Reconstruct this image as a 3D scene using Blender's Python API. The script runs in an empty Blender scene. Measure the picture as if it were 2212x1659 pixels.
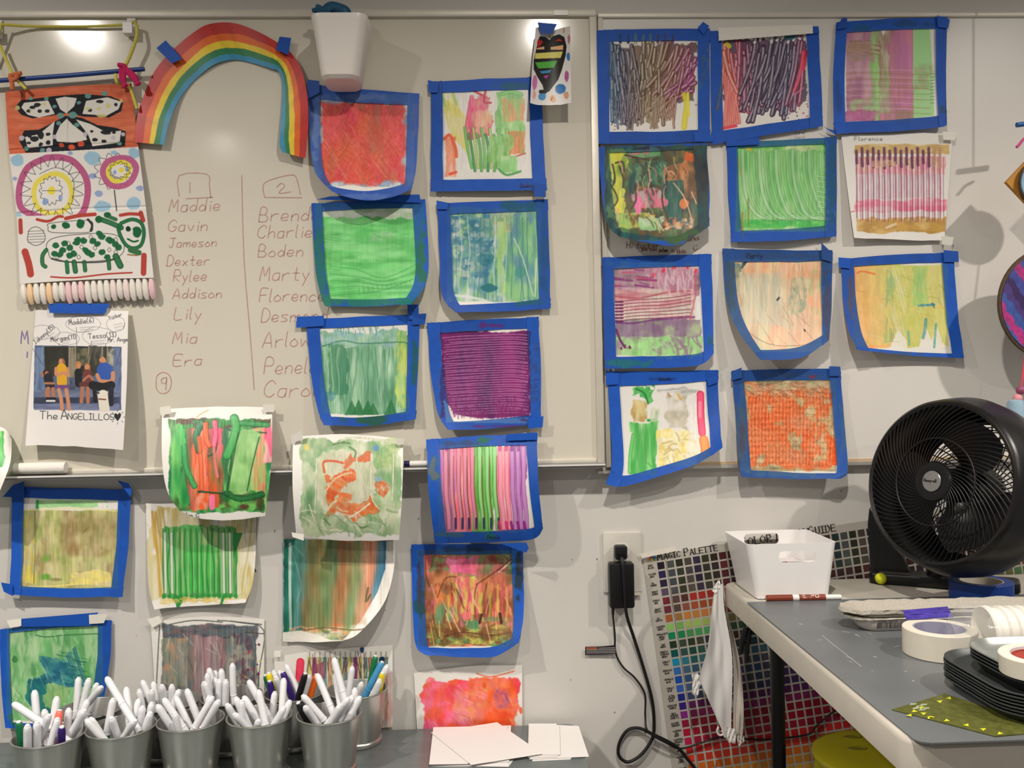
import bpy, math, random
import numpy as np
from mathutils import Vector, Matrix
PI = math.pi
C = bpy.context.scene.collection
SC = bpy.context.scene
# ------------------------------------------------------------------ camera
FPX, W, H = 1900.0, 2212.0, 1659.0
CAM = Vector((0.0, -1.9, 1.45))
YAW, PITCH, ROLL = math.radians(2.17), math.radians(0.35), math.radians(1.05)
RM = Matrix.Rotation(-YAW, 3, 'Z') @ Matrix.Rotation(PI/2 + PITCH, 3, 'X') @ Matrix.Rotation(-ROLL, 3, 'Z')
cd = bpy.data.cameras.new('camera'); cam = bpy.data.objects.new('camera', cd); C.objects.link(cam)
cam.location = CAM; cam.rotation_euler = RM.to_euler()
cd.sensor_width = 36.0; cd.lens = FPX / W * 36.0; cd.clip_start = 0.02
SC.camera = cam
def ray(x, y): return RM @ Vector(((x - W/2)/FPX, -(y - H/2)/FPX, -1.0))
def at(x, y, d=0.0):            # point of the photo on the plane d metres in front of the wall
    r = ray(x, y); t = (-d - CAM.y) / r.y; return CAM + r*t
def onz(x, y, z):               # point of the photo on the horizontal plane z
    r = ray(x, y); t = (z - CAM.z) / r.z; return CAM + r*t
RMn = np.array(RM); CAMn = np.array(CAM)
def at_np(X, Y, D):
    L = np.stack([(X - W/2)/FPX, -(Y - H/2)/FPX, -np.ones_like(X)], -1) @ RMn.T
    t = (-D - CAMn[1]) / L[..., 1]
    return CAMn + L*t[..., None]
# ------------------------------------------------------------------ world, lamps, exposure
wd = bpy.data.worlds.new('world'); SC.world = wd; wd.use_nodes = True
wn = wd.node_tree.nodes; bg = wn['Background']
bg.inputs[0].default_value = (1.0, 0.95, 0.90, 1); bg.inputs[1].default_value = 0.17
def lamp(name, loc, w, r=0.034, col=(1.0, 0.925, 0.84)):
    l = bpy.data.lights.new(name, 'AREA'); l.shape = 'DISK'; l.size = 2*r; l.energy = w; l.color = col
    l.spread = math.radians(150)
    o = bpy.data.objects.new(name, l); C.objects.link(o); o.location = loc; return o
lamp('ceiling_lamp', (-1.37, -1.27, 2.74), 25.0)
lamp('ceiling_lamp', (0.26, -1.30, 2.74), 17.0)
lamp('ceiling_lamp', (1.85, -1.30, 2.74), 21.0)
lamp('ceiling_lamp', (-1.26, -2.60, 2.74), 17.0)
lamp('ceiling_lamp', (1.80, -2.60, 2.74), 10.0)
SC.view_settings.view_transform = 'Standard'; SC.view_settings.look = 'None'
SC.view_settings.exposure = 0.46; SC.view_settings.gamma = 1.0; SC.view_settings.use_curve_mapping = False
# ------------------------------------------------------------------ helpers
def lin(c):
    c = np.asarray(c, float)/255.0
    return np.where(c <= 0.04045, c/12.92, ((c + 0.055)/1.055)**2.4)
MATS = {}
def mat(name, col, rough=0.5, metal=0.0, var=0.04, scale=30.0, bump=0.0, spec=0.5, coat=0.0, alpha=1.0, trans=0.0, stretch=(1, 1, 1), ior=1.45):
    if name in MATS: return MATS[name]
    m = bpy.data.materials.new(name); m.use_nodes = True; nt = m.node_tree; b = nt.nodes['Principled BSDF']
    c = lin(col)
    tc = nt.nodes.new('ShaderNodeTexCoord'); mp = nt.nodes.new('ShaderNodeMapping'); mp.inputs['Scale'].default_value = stretch
    nz = nt.nodes.new('ShaderNodeTexNoise'); nz.inputs['Scale'].default_value = scale; nz.inputs['Detail'].default_value = 4
    nt.links.new(tc.outputs['Object'], mp.inputs[0]); nt.links.new(mp.outputs[0], nz.inputs['Vector'])
    rp = nt.nodes.new('ShaderNodeValToRGB'); nt.links.new(nz.outputs['Fac'], rp.inputs[0])
    rp.color_ramp.elements[0].position = 0.3; rp.color_ramp.elements[1].position = 0.7
    rp.color_ramp.elements[0].color = (*np.clip(c*(1 - var), 0, 1), 1); rp.color_ramp.elements[1].color = (*np.clip(c*(1 + var), 0, 1), 1)
    nt.links.new(rp.outputs[0], b.inputs['Base Color'])
    b.inputs['Roughness'].default_value = rough; b.inputs['Metallic'].default_value = metal
    b.inputs['Specular IOR Level'].default_value = spec; b.inputs['Coat Weight'].default_value = coat
    b.inputs['Alpha'].default_value = alpha; b.inputs['Transmission Weight'].default_value = trans; b.inputs['IOR'].default_value = ior
    if bump:
        bp = nt.nodes.new('ShaderNodeBump'); bp.inputs['Strength'].default_value = bump; bp.inputs['Distance'].default_value = 0.002
        nt.links.new(nz.outputs['Fac'], bp.inputs['Height']); nt.links.new(bp.outputs[0], b.inputs['Normal'])
    MATS[name] = m; return m
def vmat(name, rough=0.45, spec=0.4, bump=0.0, scale=400.0):
    if name in MATS: return MATS[name]
    m = bpy.data.materials.new(name); m.use_nodes = True; nt = m.node_tree; b = nt.nodes['Principled BSDF']
    a = nt.nodes.new('ShaderNodeVertexColor'); a.layer_name = 'Col'
    nz = nt.nodes.new('ShaderNodeTexNoise'); nz.inputs['Scale'].default_value = scale
    tc = nt.nodes.new('ShaderNodeTexCoord'); nt.links.new(tc.outputs['Object'], nz.inputs['Vector'])
    hs = nt.nodes.new('ShaderNodeHueSaturation'); mr = nt.nodes.new('ShaderNodeMapRange')
    mr.inputs['To Min'].default_value = 0.95; mr.inputs['To Max'].default_value = 1.05
    nt.links.new(nz.outputs['Fac'], mr.inputs[0]); nt.links.new(mr.outputs[0], hs.inputs['Value'])
    nt.links.new(a.outputs[0], hs.inputs['Color']); nt.links.new(hs.outputs[0], b.inputs['Base Color'])
    b.inputs['Roughness'].default_value = rough; b.inputs['Specular IOR Level'].default_value = spec
    if bump:
        bp = nt.nodes.new('ShaderNodeBump'); bp.inputs['Strength'].default_value = bump; bp.inputs['Distance'].default_value = 0.001
        nt.links.new(nz.outputs['Fac'], bp.inputs['Height']); nt.links.new(bp.outputs[0], b.inputs['Normal'])
    MATS[name] = m; return m
WL = {}
def tag(o, label=None, cat=None, group=None, kind=None):
    if label: o['label'] = label
    if cat: o['category'] = cat
    if group: o['group'] = group
    if kind: o['kind'] = kind
    return o
def thing(name, label, cat, loc, group=None):
    o = bpy.data.objects.new(name, None); C.objects.link(o); o.empty_display_size = 0.02
    o.location = loc; WL[o.name] = Vector(loc)
    return tag(o, label, cat, group)
def link(name, me, parent=None, m=None, local=False, sharp=35, smooth=True):
    o = bpy.data.objects.new(name, me); C.objects.link(o)
    if m is not None: me.materials.append(m)
    if smooth and len(me.polygons):
        me.polygons.foreach_set('use_smooth', np.ones(len(me.polygons), bool))
        if sharp: me.set_sharp_from_angle(angle=math.radians(sharp))
    if parent is not None:
        o.parent = parent
        off = WL.get(parent.name, Vector((0, 0, 0)))
        if not local: me.transform(Matrix.Translation(-off))
        WL[o.name] = Vector((0, 0, 0)) if local else off
    else: WL[o.name] = Vector((0, 0, 0))
    return o
def _frame(d):
    d = d.normalized(); a = Vector((0, 0, 1)) if abs(d.z) < 0.9 else Vector((1, 0, 0))
    s = d.cross(a).normalized(); return s, s.cross(d).normalized()
def catmull(P, n=6, closed=False):
    P = [np.asarray(p, float) for p in P]
    if len(P) < 3: return P if len(P) < 2 else [P[0] + (P[1] - P[0])*k/n for k in range(n + 1)]
    out = []; m = len(P)
    rng = range(m if closed else m - 1)
    for i in rng:
        if closed: p0, p1, p2, p3 = P[(i-1) % m], P[i], P[(i+1) % m], P[(i+2) % m]
        else: p0, p1, p2, p3 = P[max(i-1, 0)], P[i], P[i+1], P[min(i+2, m-1)]
        for k in range(n):
            t = k/n; out.append(0.5*((2*p1) + (p2 - p0)*t + (2*p0 - 5*p1 + 4*p2 - p3)*t*t + (3*p1 - p0 - 3*p2 + p3)*t**3))
    if not closed: out.append(P[-1])
    return out
class MB:
    def __init__(s, M=None): s.v = []; s.f = []; s.M = M
    def add(s, vs, fs):
        o = len(s.v); s.v += [tuple(s.M @ Vector(p)) if s.M else tuple(p) for p in vs]; s.f += [tuple(i + o for i in f) for f in fs]; return s
    def box(s, a, b, bev=0.0):
        (x0, y0, z0), (x1, y1, z1) = a, b
        if bev <= 0:
            return s.add([(x0,y0,z0),(x1,y0,z0),(x1,y1,z0),(x0,y1,z0),(x0,y0,z1),(x1,y0,z1),(x1,y1,z1),(x0,y1,z1)], [(3,2,1,0),(4,5,6,7),(0,1,5,4),(1,2,6,5),(2,3,7,6),(3,0,4,7)])
        return s.rbox(a, b, bev, min(bev, 0.5*min(x1-x0, y1-y0)*0.99))
    def rbox(s, a, b, bev, rad, n=5):   # box with rounded vertical corners and chamfered top and bottom
        (x0, y0, z0), (x1, y1, z1) = a, b
        def ring(ins, z):
            r = max(rad - ins, 0.0005); out = []
            for cx, cy, a0 in ((x1-ins-r, y1-ins-r, 0), (x0+ins+r, y1-ins-r, PI/2), (x0+ins+r, y0+ins+r, PI), (x1-ins-r, y0+ins+r, 1.5*PI)):
                for k in range(n + 1):
                    t = a0 + k/n*PI/2; out.append((cx + r*math.cos(t), cy + r*math.sin(t), z))
            return out
        rings = [ring(bev, z0), ring(bev*0.3, z0+bev*0.3), ring(0, z0+bev), ring(0, z1-bev), ring(bev*0.3, z1-bev*0.3), ring(bev, z1)]
        return s.loft(rings, cap=True)
    def loft(s, rings, cap=True, close=True):
        n = len(rings[0]); vs = [p for r in rings for p in r]; fs = []
        for i in range(len(rings) - 1):
            for k in range(n if close else n - 1):
                a, b = i*n + k, i*n + (k+1) % n; fs.append((a, b, b + n, a + n))
        if cap: fs.append(tuple(reversed(range(n)))); fs.append(tuple(range((len(rings)-1)*n, len(rings)*n)))
        return s.add(vs, fs)
    def tube(s, pts, r, n=8, cap=True, closed=False):
        P = [Vector(p) for p in pts]; m = len(P); rings = []
        rr = r if isinstance(r, (list, tuple)) else [r]*m
        prev = None
        for i in range(m):
            if closed: d = P[(i+1) % m] - P[i-1]
            else: d = P[min(i+1, m-1)] - P[max(i-1, 0)]
            if d.length < 1e-9: d = Vector((0, 0, 1))
            d.normalize()
            if prev is None: u, w = _frame(d)
            else:
                u = prev - d*prev.dot(d)
                if u.length < 1e-6: u, w = _frame(d)
                u.normalize(); w = u.cross(d)
            prev = u
            rings.append([P[i] + (u*math.cos(t) + w*math.sin(t))*rr[i] for t in [2*PI*k/n for k in range(n)]])
        if closed: rings.append(rings[0])
        return s.loft(rings, cap=cap and not closed)
    def lathe(s, prof, n=32, c=(0, 0, 0), cap=False):
        rings = [[(c[0] + r*math.cos(2*PI*k/n), c[1] + r*math.sin(2*PI*k/n), c[2] + z) for k in range(n)] for r, z in prof]
        return s.loft(rings, cap=cap)
    def prism(s, poly, ax0, ax1):       # poly of 3D points, extruded by vector
        n = len(poly); a = [Vector(p) + Vector(ax0) for p in poly]; b = [Vector(p) + Vector(ax1) for p in poly]
        return s.add(a + b, [tuple(reversed(range(n))), tuple(range(n, 2*n))] + [(k, (k+1) % n, n + (k+1) % n, n + k) for k in range(n)])
    def build(s, name, m, parent=None, local=False, sharp=35, smooth=True):
        me = bpy.data.meshes.new(name); me.from_pydata(s.v, [], s.f); me.validate(); me.update()
        return link(name, me, parent, m, local, sharp, smooth)
def grid_mesh(name, P, col, m, parent):   # P (h,w,3), col (h,w,3) srgb 0-255
    h, w = P.shape[:2]; me = bpy.data.meshes.new(name)
    idx = np.arange(h*w).reshape(h, w)
    q = np.stack([idx[1:, :-1], idx[1:, 1:], idx[:-1, 1:], idx[:-1, :-1]], -1).reshape(-1)
    nf = (h-1)*(w-1)
    me.vertices.add(h*w); me.vertices.foreach_set('co', P.reshape(-1).astype(np.float32))
    me.loops.add(nf*4); me.loops.foreach_set('vertex_index', q.astype(np.int32))
    me.polygons.add(nf); me.polygons.foreach_set('loop_start', np.arange(0, nf*4, 4, dtype=np.int32))
    me.polygons.foreach_set('use_smooth', np.ones(nf, bool))
    me.update(calc_edges=True)
    ca = me.color_attributes.new('Col', 'FLOAT_COLOR', 'POINT')
    cc = np.ones((h*w, 4), np.float32); cc[:, :3] = lin(np.clip(col, 0, 255)).reshape(-1, 3)
    ca.data.foreach_set('color', cc.reshape(-1))
    return link(name, me, parent, m, sharp=None)
# ------------------------------------------------------------------ single-stroke lettering
GL = dict(a="4j1j0h0f1e3e4g 4j4e", b="0o0e 0h2j4i4f2e0f", c="4i2j0h0f2e4f", d="4o4e 4h2j0h0f2e4g", e="0g4h3j1j0h0f2e4f", f="4n3o2n2e 0j4j",
 g="4i2j0h0f2e4g 4j4b2a0b", h="0o0e 0h2j4i4e", i="1j1e 1l1m", j="2j2b1a0b", k="0o0e 4j0g4e", l="0o0f1e", m="0j0e 0h2j3i3e 3h5j6i6e", n="0j0e 0h2j4i4e",
 o="2j0h0f2e4f4h2j", p="0j0a 0h2j4i4f2e0f", r="0j0e 0h2j4j", s="4j1j0i1h3g4f3e0e", t="2n2f3e4e 0j4j", u="0j0f2e4f 4j4e", v="0j2e4j", w="0j1e3i5e6j",
 x="0j4e 4j0e", y="0j2f 4j1a", z="0j4j0e4e", A="0e3o6e 1h5h", B="0e0o3o4m3j0j 3j5h4e0e", C="5m3o0l0g3e5g", D="0e0o3o5l5h3e0e", E="5o0o0e5e 0j4j", F="5o0o0e 0j4j",
 G="5m3o0l0g3e5g5i3i", H="0o0e 5o5e 0j5j", I="0o4o 2o2e 0e4e", J="0o5o 3o3f1e0g", K="0o0e 5o0i5e", L="0o0e5e", M="0e1o3h5o6e", N="0e0o5e5o", O="3o0l0g3e6g6l3o", P="0e0o4o5l4j0j",
 R="0e0o4o5l4j0j5e", S="5n2o0m1j4i5g3e0f", T="0o6o 3o3e", U="0o0g3e5g5o", X="0o5e 5o0e", Y="0o3j6o 3j3e")
GL.update({'0': "2o0l0g2e4g4l2o", '1': "1l2o2e", '2': "0m2o4m3j0e5e", '3': "0n3o4m2j4g2e0f", '4': "3o0h5h 3o3e", '5': "4o0o0k3k4h3e0e", '6': "4o1k0g2e4g3i0h", '7': "0o5o1e", '8': "2j0l2o4l2j0g2e4g2j", '9': "4k2j0l2o4n4k3e", '(': "2o0l0g2d", ')': "0o2l2g0d", '.': "0e1e", ':': "0e1e 0i1i", '/': "0e4o", '-': "0i4i"})
def text_px(s, x, y, h, rot=0.0, slant=0.0, sp=0.22, wd=1.0, jit=0.0, seed=0):
    rnd = random.Random(seed + len(s)); out = []; cx = 0.0
    for ch in s:
        if ch == ' ': cx += 0.5*wd; continue
        g = GL.get(ch)
        if g is None: continue
        mx = 0; jy = rnd.uniform(-jit, jit)
        for pl in g.split(' '):
            pts = []
            for k in range(0, len(pl), 2):
                gx = int(pl[k])*0.1*wd; gy = (ord(pl[k+1]) - ord('e'))*0.1; mx = max(mx, gx)
                gy2 = gy + jy; X = (cx + gx + gy2*slant)*h; Y = -gy2*h
                X += rnd.uniform(-jit, jit)*h*0.3; Y += rnd.uniform(-jit, jit)*h*0.3
                pts.append((x + X*math.cos(rot) - Y*math.sin(rot), y + X*math.sin(rot) + Y*math.cos(rot)))
            out.append(pts)
        cx += mx + sp*wd
    return out
def ribbon(name, lines, w, fn, m, parent=None, smooth=2):
    mb = MB()
    for L in lines:
        P = catmull(L, smooth) if len(L) > 2 else [np.array(p, float) for p in L]
        n = len(P); a = []
        for i in range(n):
            d = P[min(i+1, n-1)] - P[max(i-1, 0)]; d = d/(np.hypot(*d) + 1e-9); q = np.array([-d[1], d[0]])*w/2
            e = d*w*0.3*(-1 if i == 0 else 1 if i == n-1 else 0)
            a += [fn(*(P[i] + q + e)), fn(*(P[i] - q + e))]
        mb.add(a, [(2*i, 2*i+2, 2*i+3, 2*i+1) for i in range(n-1)])
    return mb.build(name, m, parent, smooth=False)
# ------------------------------------------------------------------ room and boards
wall_m = mat('painted_wall', (206, 203, 197), 0.55, var=0.02, scale=9, bump=0.15)
def struct(name, mb, m): o = mb.build(name, m); o['kind'] = 'structure'; return o
nt = wall_m.node_tree; b_ = nt.nodes['Principled BSDF']; src_ = b_.inputs['Base Color'].links[0].from_socket      # sparse scuffs and specks on the paint
tc_ = nt.nodes.new('ShaderNodeTexCoord'); n1 = nt.nodes.new('ShaderNodeTexNoise'); n1.inputs['Scale'].default_value = 55; n1.inputs['Detail'].default_value = 1; mp_ = nt.nodes.new('ShaderNodeMapping'); mp_.inputs['Scale'].default_value = (1, 1, .7)
nt.links.new(tc_.outputs['Object'], mp_.inputs[0]); nt.links.new(mp_.outputs[0], n1.inputs['Vector']); r1_ = nt.nodes.new('ShaderNodeMapRange'); nt.links.new(n1.outputs['Fac'], r1_.inputs[0])
r1_.inputs['From Min'].default_value = .755; r1_.inputs['From Max'].default_value = .79; mx_ = nt.nodes.new('ShaderNodeMix'); mx_.data_type = 'RGBA'; nt.links.new(r1_.outputs[0], mx_.inputs[0]); nt.links.new(src_, mx_.inputs[6])
mx_.inputs[7].default_value = (.12, .11, .10, 1); nt.links.new(mx_.outputs[2], b_.inputs['Base Color'])
struct('wall_back', MB().box((-3.2, 0, 0), (3.4, 0.12, 2.8)), wall_m)
struct('floor', MB().box((-3.2, -4.2, -0.1), (3.4, 0, 0)), mat('grey_floor', (84, 78, 72), 0.5))
struct('ceiling', MB().box((-3.2, -4.2, 2.8), (3.4, 0.12, 2.9)), mat('white_ceiling', (225, 222, 216), 0.8))
ALU = mat('satin_aluminium', (205, 202, 194), 0.38, 0.55, var=0.03, scale=60)
FRM = mat('pale_board_frame', (214, 208, 194), 0.4, 0.15, var=0.03)
BRD = mat('glossy_board_enamel', (212, 206, 191), 0.13, var=0.015, scale=6, spec=0.42)
BRD2 = mat('white_board_enamel', (222, 218, 211), 0.34, var=0.015, scale=6, spec=0.42)
def zx(x, y, d=0.0): p = at(x, y, d); return p.x, p.z
LBF, RBF = 0.018, 0.011
# left board
X0, X1, Z0, Z1 = -1.03, 0.2665, 1.288, 2.2635
lb = thing('whiteboard', 'large cream whiteboard on the left, handwritten lists of names and a tray along its foot', 'whiteboard', (-0.38, 0, Z0))
MB().box((X0+.012, -LBF, Z0+.01), (X1-.01, -0.001, Z1-.01)).build('board_panel', BRD, lb)
fr = MB(); fr.box((X0, -LBF-.009, Z1-.016), (X1, -0.001, Z1), .002); fr.box((X1-.016, -LBF-.009, Z0), (X1, -0.001, Z1-.0161), .002)
fr.box((X0, -LBF-.009, Z0-.001), (X0+.014, -0.001, Z1-.0161), .002); fr.box((X0+.0141, -LBF-.006, Z0), (X1-.0161, -0.001, Z0+.011), .002)
fr.build('board_frame', FRM, lb)
def tray(xa, xb, dep, parent, z):
    pr = [(0, .006), (-.012, .004), (-dep+.006, .0), (-dep, .004), (-dep-.002, .003), (-dep-.001, -.004), (-.012, -.003), (0, .0)]
    rings = [[(x, -LBF + y, z + zz) for y, zz in pr] for x in (xa, xb)]
    return MB().loft(rings, cap=True).build('marker_tray', mat('dull_tray_metal', (142, 142, 140), .45, .3, var=.05), parent, sharp=25)
tray(X0+.02, X1-.003, .034, lb, Z0-.002)
MB().box((X0+.02, -LBF-.0385, Z0-.0015), (X1-.003, -LBF-.0362, Z0+.0018)).build('tray_lip', mat('bright_lip', (236, 234, 228), .3, .2), lb)
MB().box((0.175, -LBF-.0105, Z1-.0145), (0.205, -LBF-.0095, Z1-.004)).build('frame_clip', mat('grey_clip', (150, 148, 142), .4, .5), lb)
# right board
rb = thing('whiteboard', 'white whiteboard on the right, mostly covered by taped paintings, fan in front of its corner', 'whiteboard', (1.0, 0, 1.28))
RX0, RX1, RZ0, RZ1 = 0.271, 2.2, 1.279, 2.2595
MB().box((RX0+.01, -RBF, RZ0+.006), (RX1-.01, -0.001, RZ1-.006)).build('board_panel', BRD2, rb)
fr = MB(); fr.box((RX0, -RBF-.006, RZ1-.011), (RX1, -0.001, RZ1), .0015); fr.box((RX0, -RBF-.006, RZ0), (RX0+.011, -0.001, RZ1-.0111), .0015)
fr.box((RX1-.012, -RBF-.006, RZ0), (RX1, -0.001, RZ1-.0111), .0015)
fr.build('board_frame', FRM, rb)
MB().box((RX0+.0115, -RBF-.003, RZ0), (RX1-.0125, -0.001, RZ0+.006)).build('bottom_trim', mat('tan_trim', (196, 172, 138), .5), rb)
MB().box((RX0+.0115, -RBF-.007, RZ0-.007), (RX1-.0125, -0.001, RZ0-.0002)).build('bottom_rail', ALU, rb)
MB().box((RX0-.02, -.03, RZ0-.012), (RX0+.03, -0.001, RZ0-.0075)).build('corner_bracket', ALU, rb)
# handwriting on the boards
INK = mat('faded_red_brown_ink', (192, 146, 134), 0.5, var=0.15, scale=120)
fl = lambda x, y: at(x, y, LBF + 0.0006)
L = []
for s, x, y, h, w in (("Maddie", 364, 457, 27, 1.25), ("Gavin", 363, 500, 25, 1.3), ("Jameson", 365, 534, 20, 1.2), ("Dexter", 360, 574, 22, 1.2), ("Rylee", 374, 608, 24, 1.15), ("Addison", 372, 645, 22, 1.25),
                      ("Lily", 376, 690, 26, 1.3), ("Mia", 372, 742, 25, 1.4), ("Era", 374, 790, 24, 1.5),
                      ("Brenden", 559, 478, 30, 1.25), ("Charlie", 556, 514, 28, 1.2), ("Boden", 557, 555, 26, 1.3), ("Marty", 560, 606, 30, 1.2), ("Florence", 560, 652, 28, 1.15), ("Desmond", 564, 695, 28, 1.2),
                      ("Arlowe", 566, 750, 33, 1.1), ("Penelope", 570, 808, 34, 1.05), ("Carol", 570, 858, 36, 1.2)):
    L += text_px(s, x, y, h, rot=-0.02, slant=0.18, wd=w*.95, jit=0.03, seed=7)
L += [[(387, 424), (387, 379), (447, 376), (452, 400), (455, 427)], [(402, 429), (460, 426)], [(410, 394), (410, 416)],
      [(571, 424), (568, 402), (580, 390), (625, 378), (640, 384), (649, 421)], [(571, 426), (652, 427)], [(598, 404), (607, 396), (615, 402), (602, 417), (628, 414)],
      [(522, 379), (527, 560), (540, 720), (549, 841)],
      [(337, 828), (339, 812), (352, 804), (366, 811), (370, 828), (364, 845), (350, 850), (339, 842), (337, 828)], [(360, 815), (350, 818), (349, 826), (358, 828), (360, 816), (358, 842)]]
ribbon('marker_writing', L, 1.7, fl, INK, lb, 3)
ribbon('marker_writing', text_px("M", 45, 742, 28, wd=.95) + [[(59, 760), (58, 772)]], 2.2, fl, mat('purple_ink', (120, 105, 165), .5), lb)
fr_ = lambda x, y: at(x, y, RBF + 0.0006)
ribbon('marker_writing', text_px("Hi tucker", 1353, 536, 14, slant=.1) + text_px("person who", 1387, 541, 9, rot=.05) + text_px("ever is", 1424, 545, 9) + text_px("this", 1462, 548, 10, rot=-.1) + text_px("marks", 1480, 522, 10, rot=-.15)
       + [[(1498, 535), (1500, 540), (1504, 541), (1507, 537)], [(1499, 531), (1500, 532)], [(1505, 530), (1506, 531)]], 1.6, fr_, mat('brown_ink', (165, 120, 100), .5), rb)

# ------------------------------------------------------------------ paint canvases (pattern that belongs to the paper itself)
class Cv:
    def __init__(s, x0, y0, x1, y1, q=1.0, seed=1, paper=(232, 229, 222)):
        s.x0, s.y0, s.q = x0, y0, q; s.w = int((x1-x0)*q)+1; s.h_ = int((y1-y0)*q)+1
        s.X, s.Y = np.meshgrid(x0 + np.arange(s.w)/q, y0 + np.arange(s.h_)/q)
        s.c = np.ones((s.h_, s.w, 3))*np.array(paper, float); s.a = np.zeros((s.h_, s.w)); s.h = np.zeros((s.h_, s.w)); s.r = np.random.RandomState(seed)
    def nz(s, fx, fy, oc=2, ang=0.0):
        out = 0; tot = 0
        Xr = (s.X - s.x0)*math.cos(ang) + (s.Y - s.y0)*math.sin(ang) + 900; Yr = -(s.X - s.x0)*math.sin(ang) + (s.Y - s.y0)*math.cos(ang) + 900
        for o in range(oc):
            gx, gy = Xr/(fx/2**o), Yr/(fy/2**o); ix, iy = gx.astype(int), gy.astype(int); u, v = gx-ix, gy-iy
            u = u*u*(3-2*u); v = v*v*(3-2*v)
            ix -= ix.min(); iy -= iy.min(); Lt = s.r.rand(iy.max()+2, ix.max()+2)
            n = (Lt[iy, ix]*(1-u) + Lt[iy, ix+1]*u)*(1-v) + (Lt[iy+1, ix]*(1-u) + Lt[iy+1, ix+1]*u)*v
            out = out + n*0.55**o; tot += 0.55**o
        n = out/tot; lo, hi = np.percentile(n, 3), np.percentile(n, 97); return np.clip((n-lo)/(hi-lo), 0, 1)
    def put(s, m, col):
        m = np.clip(m, 0, 1); s.c = s.c*(1-m[..., None]) + np.asarray(col, float)*m[..., None]; s.a = np.maximum(s.a, m); return s
    def ramp(s, n, cols):
        cols = np.array(cols, float); t = n*(len(cols)-1); i = np.clip(t.astype(int), 0, len(cols)-2); f = (t-i)[..., None]; f = f*f*(3-2*f)
        return cols[i]*(1-f) + cols[i+1]*f
    def inbox(s, x0, y0, x1, y1, rough=4, soft=2.0, fx=15, fy=15):
        n = (s.nz(fx*1.7, fy*1.7, 4)-.5)*1.7*rough; d = np.minimum(np.minimum(s.X-x0, x1-s.X), np.minimum(s.Y-y0, y1-s.Y)) + n
        return np.clip(d/soft + .5, 0, 1)
    def smear(s, box, cols, fx=20, fy=60, a=1.0, rough=5, gap=0.0, ang=0.0, oc=3, soft=2.0, rel=0.25):
        m = s.inbox(*box, rough=rough, soft=soft)
        if gap > 0: m = m*np.clip((s.nz(fx*.5, fy*.7, 2, ang)-gap)*6+.5, 0, 1)
        col, n = s.mix(cols, fx, fy, oc, ang); s.h += m*n*rel; return s.put(m*a, col)
    def mix(s, cols, fx, fy, oc=3, ang=0.0, k=6.5):
        acc = 0; tot = 0
        for c in cols:
            w = np.exp(k*s.nz(fx, fy, oc, ang)); acc = acc + w[..., None]*np.array(c, float); tot = tot + w
        n = s.nz(fx*.4, fy, 2, ang); col = acc/tot[..., None]; return np.clip(col*(1 + (n[..., None]-.5)*.09), 0, 255), n
    def pw(s, pts, cols, fx=12, fy=20, ang=0.0, rough=4, a=.95, rel=.3, k=5):      # painted patch with a ragged outline
        P = np.array(catmull(pts, 5, closed=True)); X = s.X + (s.nz(10, 10)-.5)*2*rough; Y = s.Y + (s.nz(10, 10)-.5)*2*rough; ins = np.zeros(X.shape, bool); j = len(P)-1
        for i in range(len(P)):
            xi, yi, xj, yj = *P[i], *P[j]; ins ^= ((yi > Y) != (yj > Y)) & (X < (xj-xi)*(Y-yi)/(yj-yi+1e-12)+xi); j = i
        m = ins.astype(float); m = (m + np.roll(m, 1, 0) + np.roll(m, -1, 0) + np.roll(m, 1, 1) + np.roll(m, -1, 1))/5
        col, n = s.mix(cols, fx, fy, 2, ang, k); s.h += m*n*rel; return s.put(m*a, col)
    def fine(s, box, amt=14, fx=1.6, fy=30, ang=0.0, a=1.0):   # streaks in the paint film
        n = (s.nz(fx, fy, 1, ang)-.5)*2; m = s.inbox(*box, rough=2)*a; s.c = np.clip(s.c + (n*amt*m)[..., None], 0, 255); s.h += n*m*.12; return s
    def st(s, pts, w, col, a=1.0, edge=None, rel=0.15, sm=4, taper=False, soft=0.8):
        P = catmull(pts, sm) if len(pts) > 2 else [np.asarray(p, float) for p in pts]
        P = np.array(P); q = s.q; pad = w/2 + 3
        bx0 = max(int((P[:, 0].min()-pad-s.x0)*q), 0); bx1 = min(int((P[:, 0].max()+pad-s.x0)*q)+1, s.w)
        by0 = max(int((P[:, 1].min()-pad-s.y0)*q), 0); by1 = min(int((P[:, 1].max()+pad-s.y0)*q)+1, s.h_)
        if bx1 <= bx0 or by1 <= by0: return s
        D = np.full((by1-by0, bx1-bx0), 1e9); m = len(P)-1
        for i in range(m):
            p, r = P[i], P[i+1]
            lx0 = max(int((min(p[0], r[0])-pad-s.x0)*q), bx0); lx1 = min(int((max(p[0], r[0])+pad-s.x0)*q)+1, bx1)
            ly0 = max(int((min(p[1], r[1])-pad-s.y0)*q), by0); ly1 = min(int((max(p[1], r[1])+pad-s.y0)*q)+1, by1)
            if lx1 <= lx0 or ly1 <= ly0: continue
            X = s.X[ly0:ly1, lx0:lx1]-p[0]; Y = s.Y[ly0:ly1, lx0:lx1]-p[1]; d = r-p; LL = d@d + 1e-9
            t = np.clip((X*d[0] + Y*d[1])/LL, 0, 1); dd = np.hypot(X-t*d[0], Y-t*d[1])
            if taper: dd = dd*(1 + 1.6*abs((i+t)/m-.5)**2*4*.5)
            v = D[ly0-by0:ly1-by0, lx0-bx0:lx1-bx0]; np.minimum(v, dd, out=v)
        sl = (slice(by0, by1), slice(bx0, bx1)); mk = np.clip((w/2-D)/soft+.5, 0, 1)*a
        cc = np.asarray(col, float)*np.ones(mk.shape + (3,))
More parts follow.
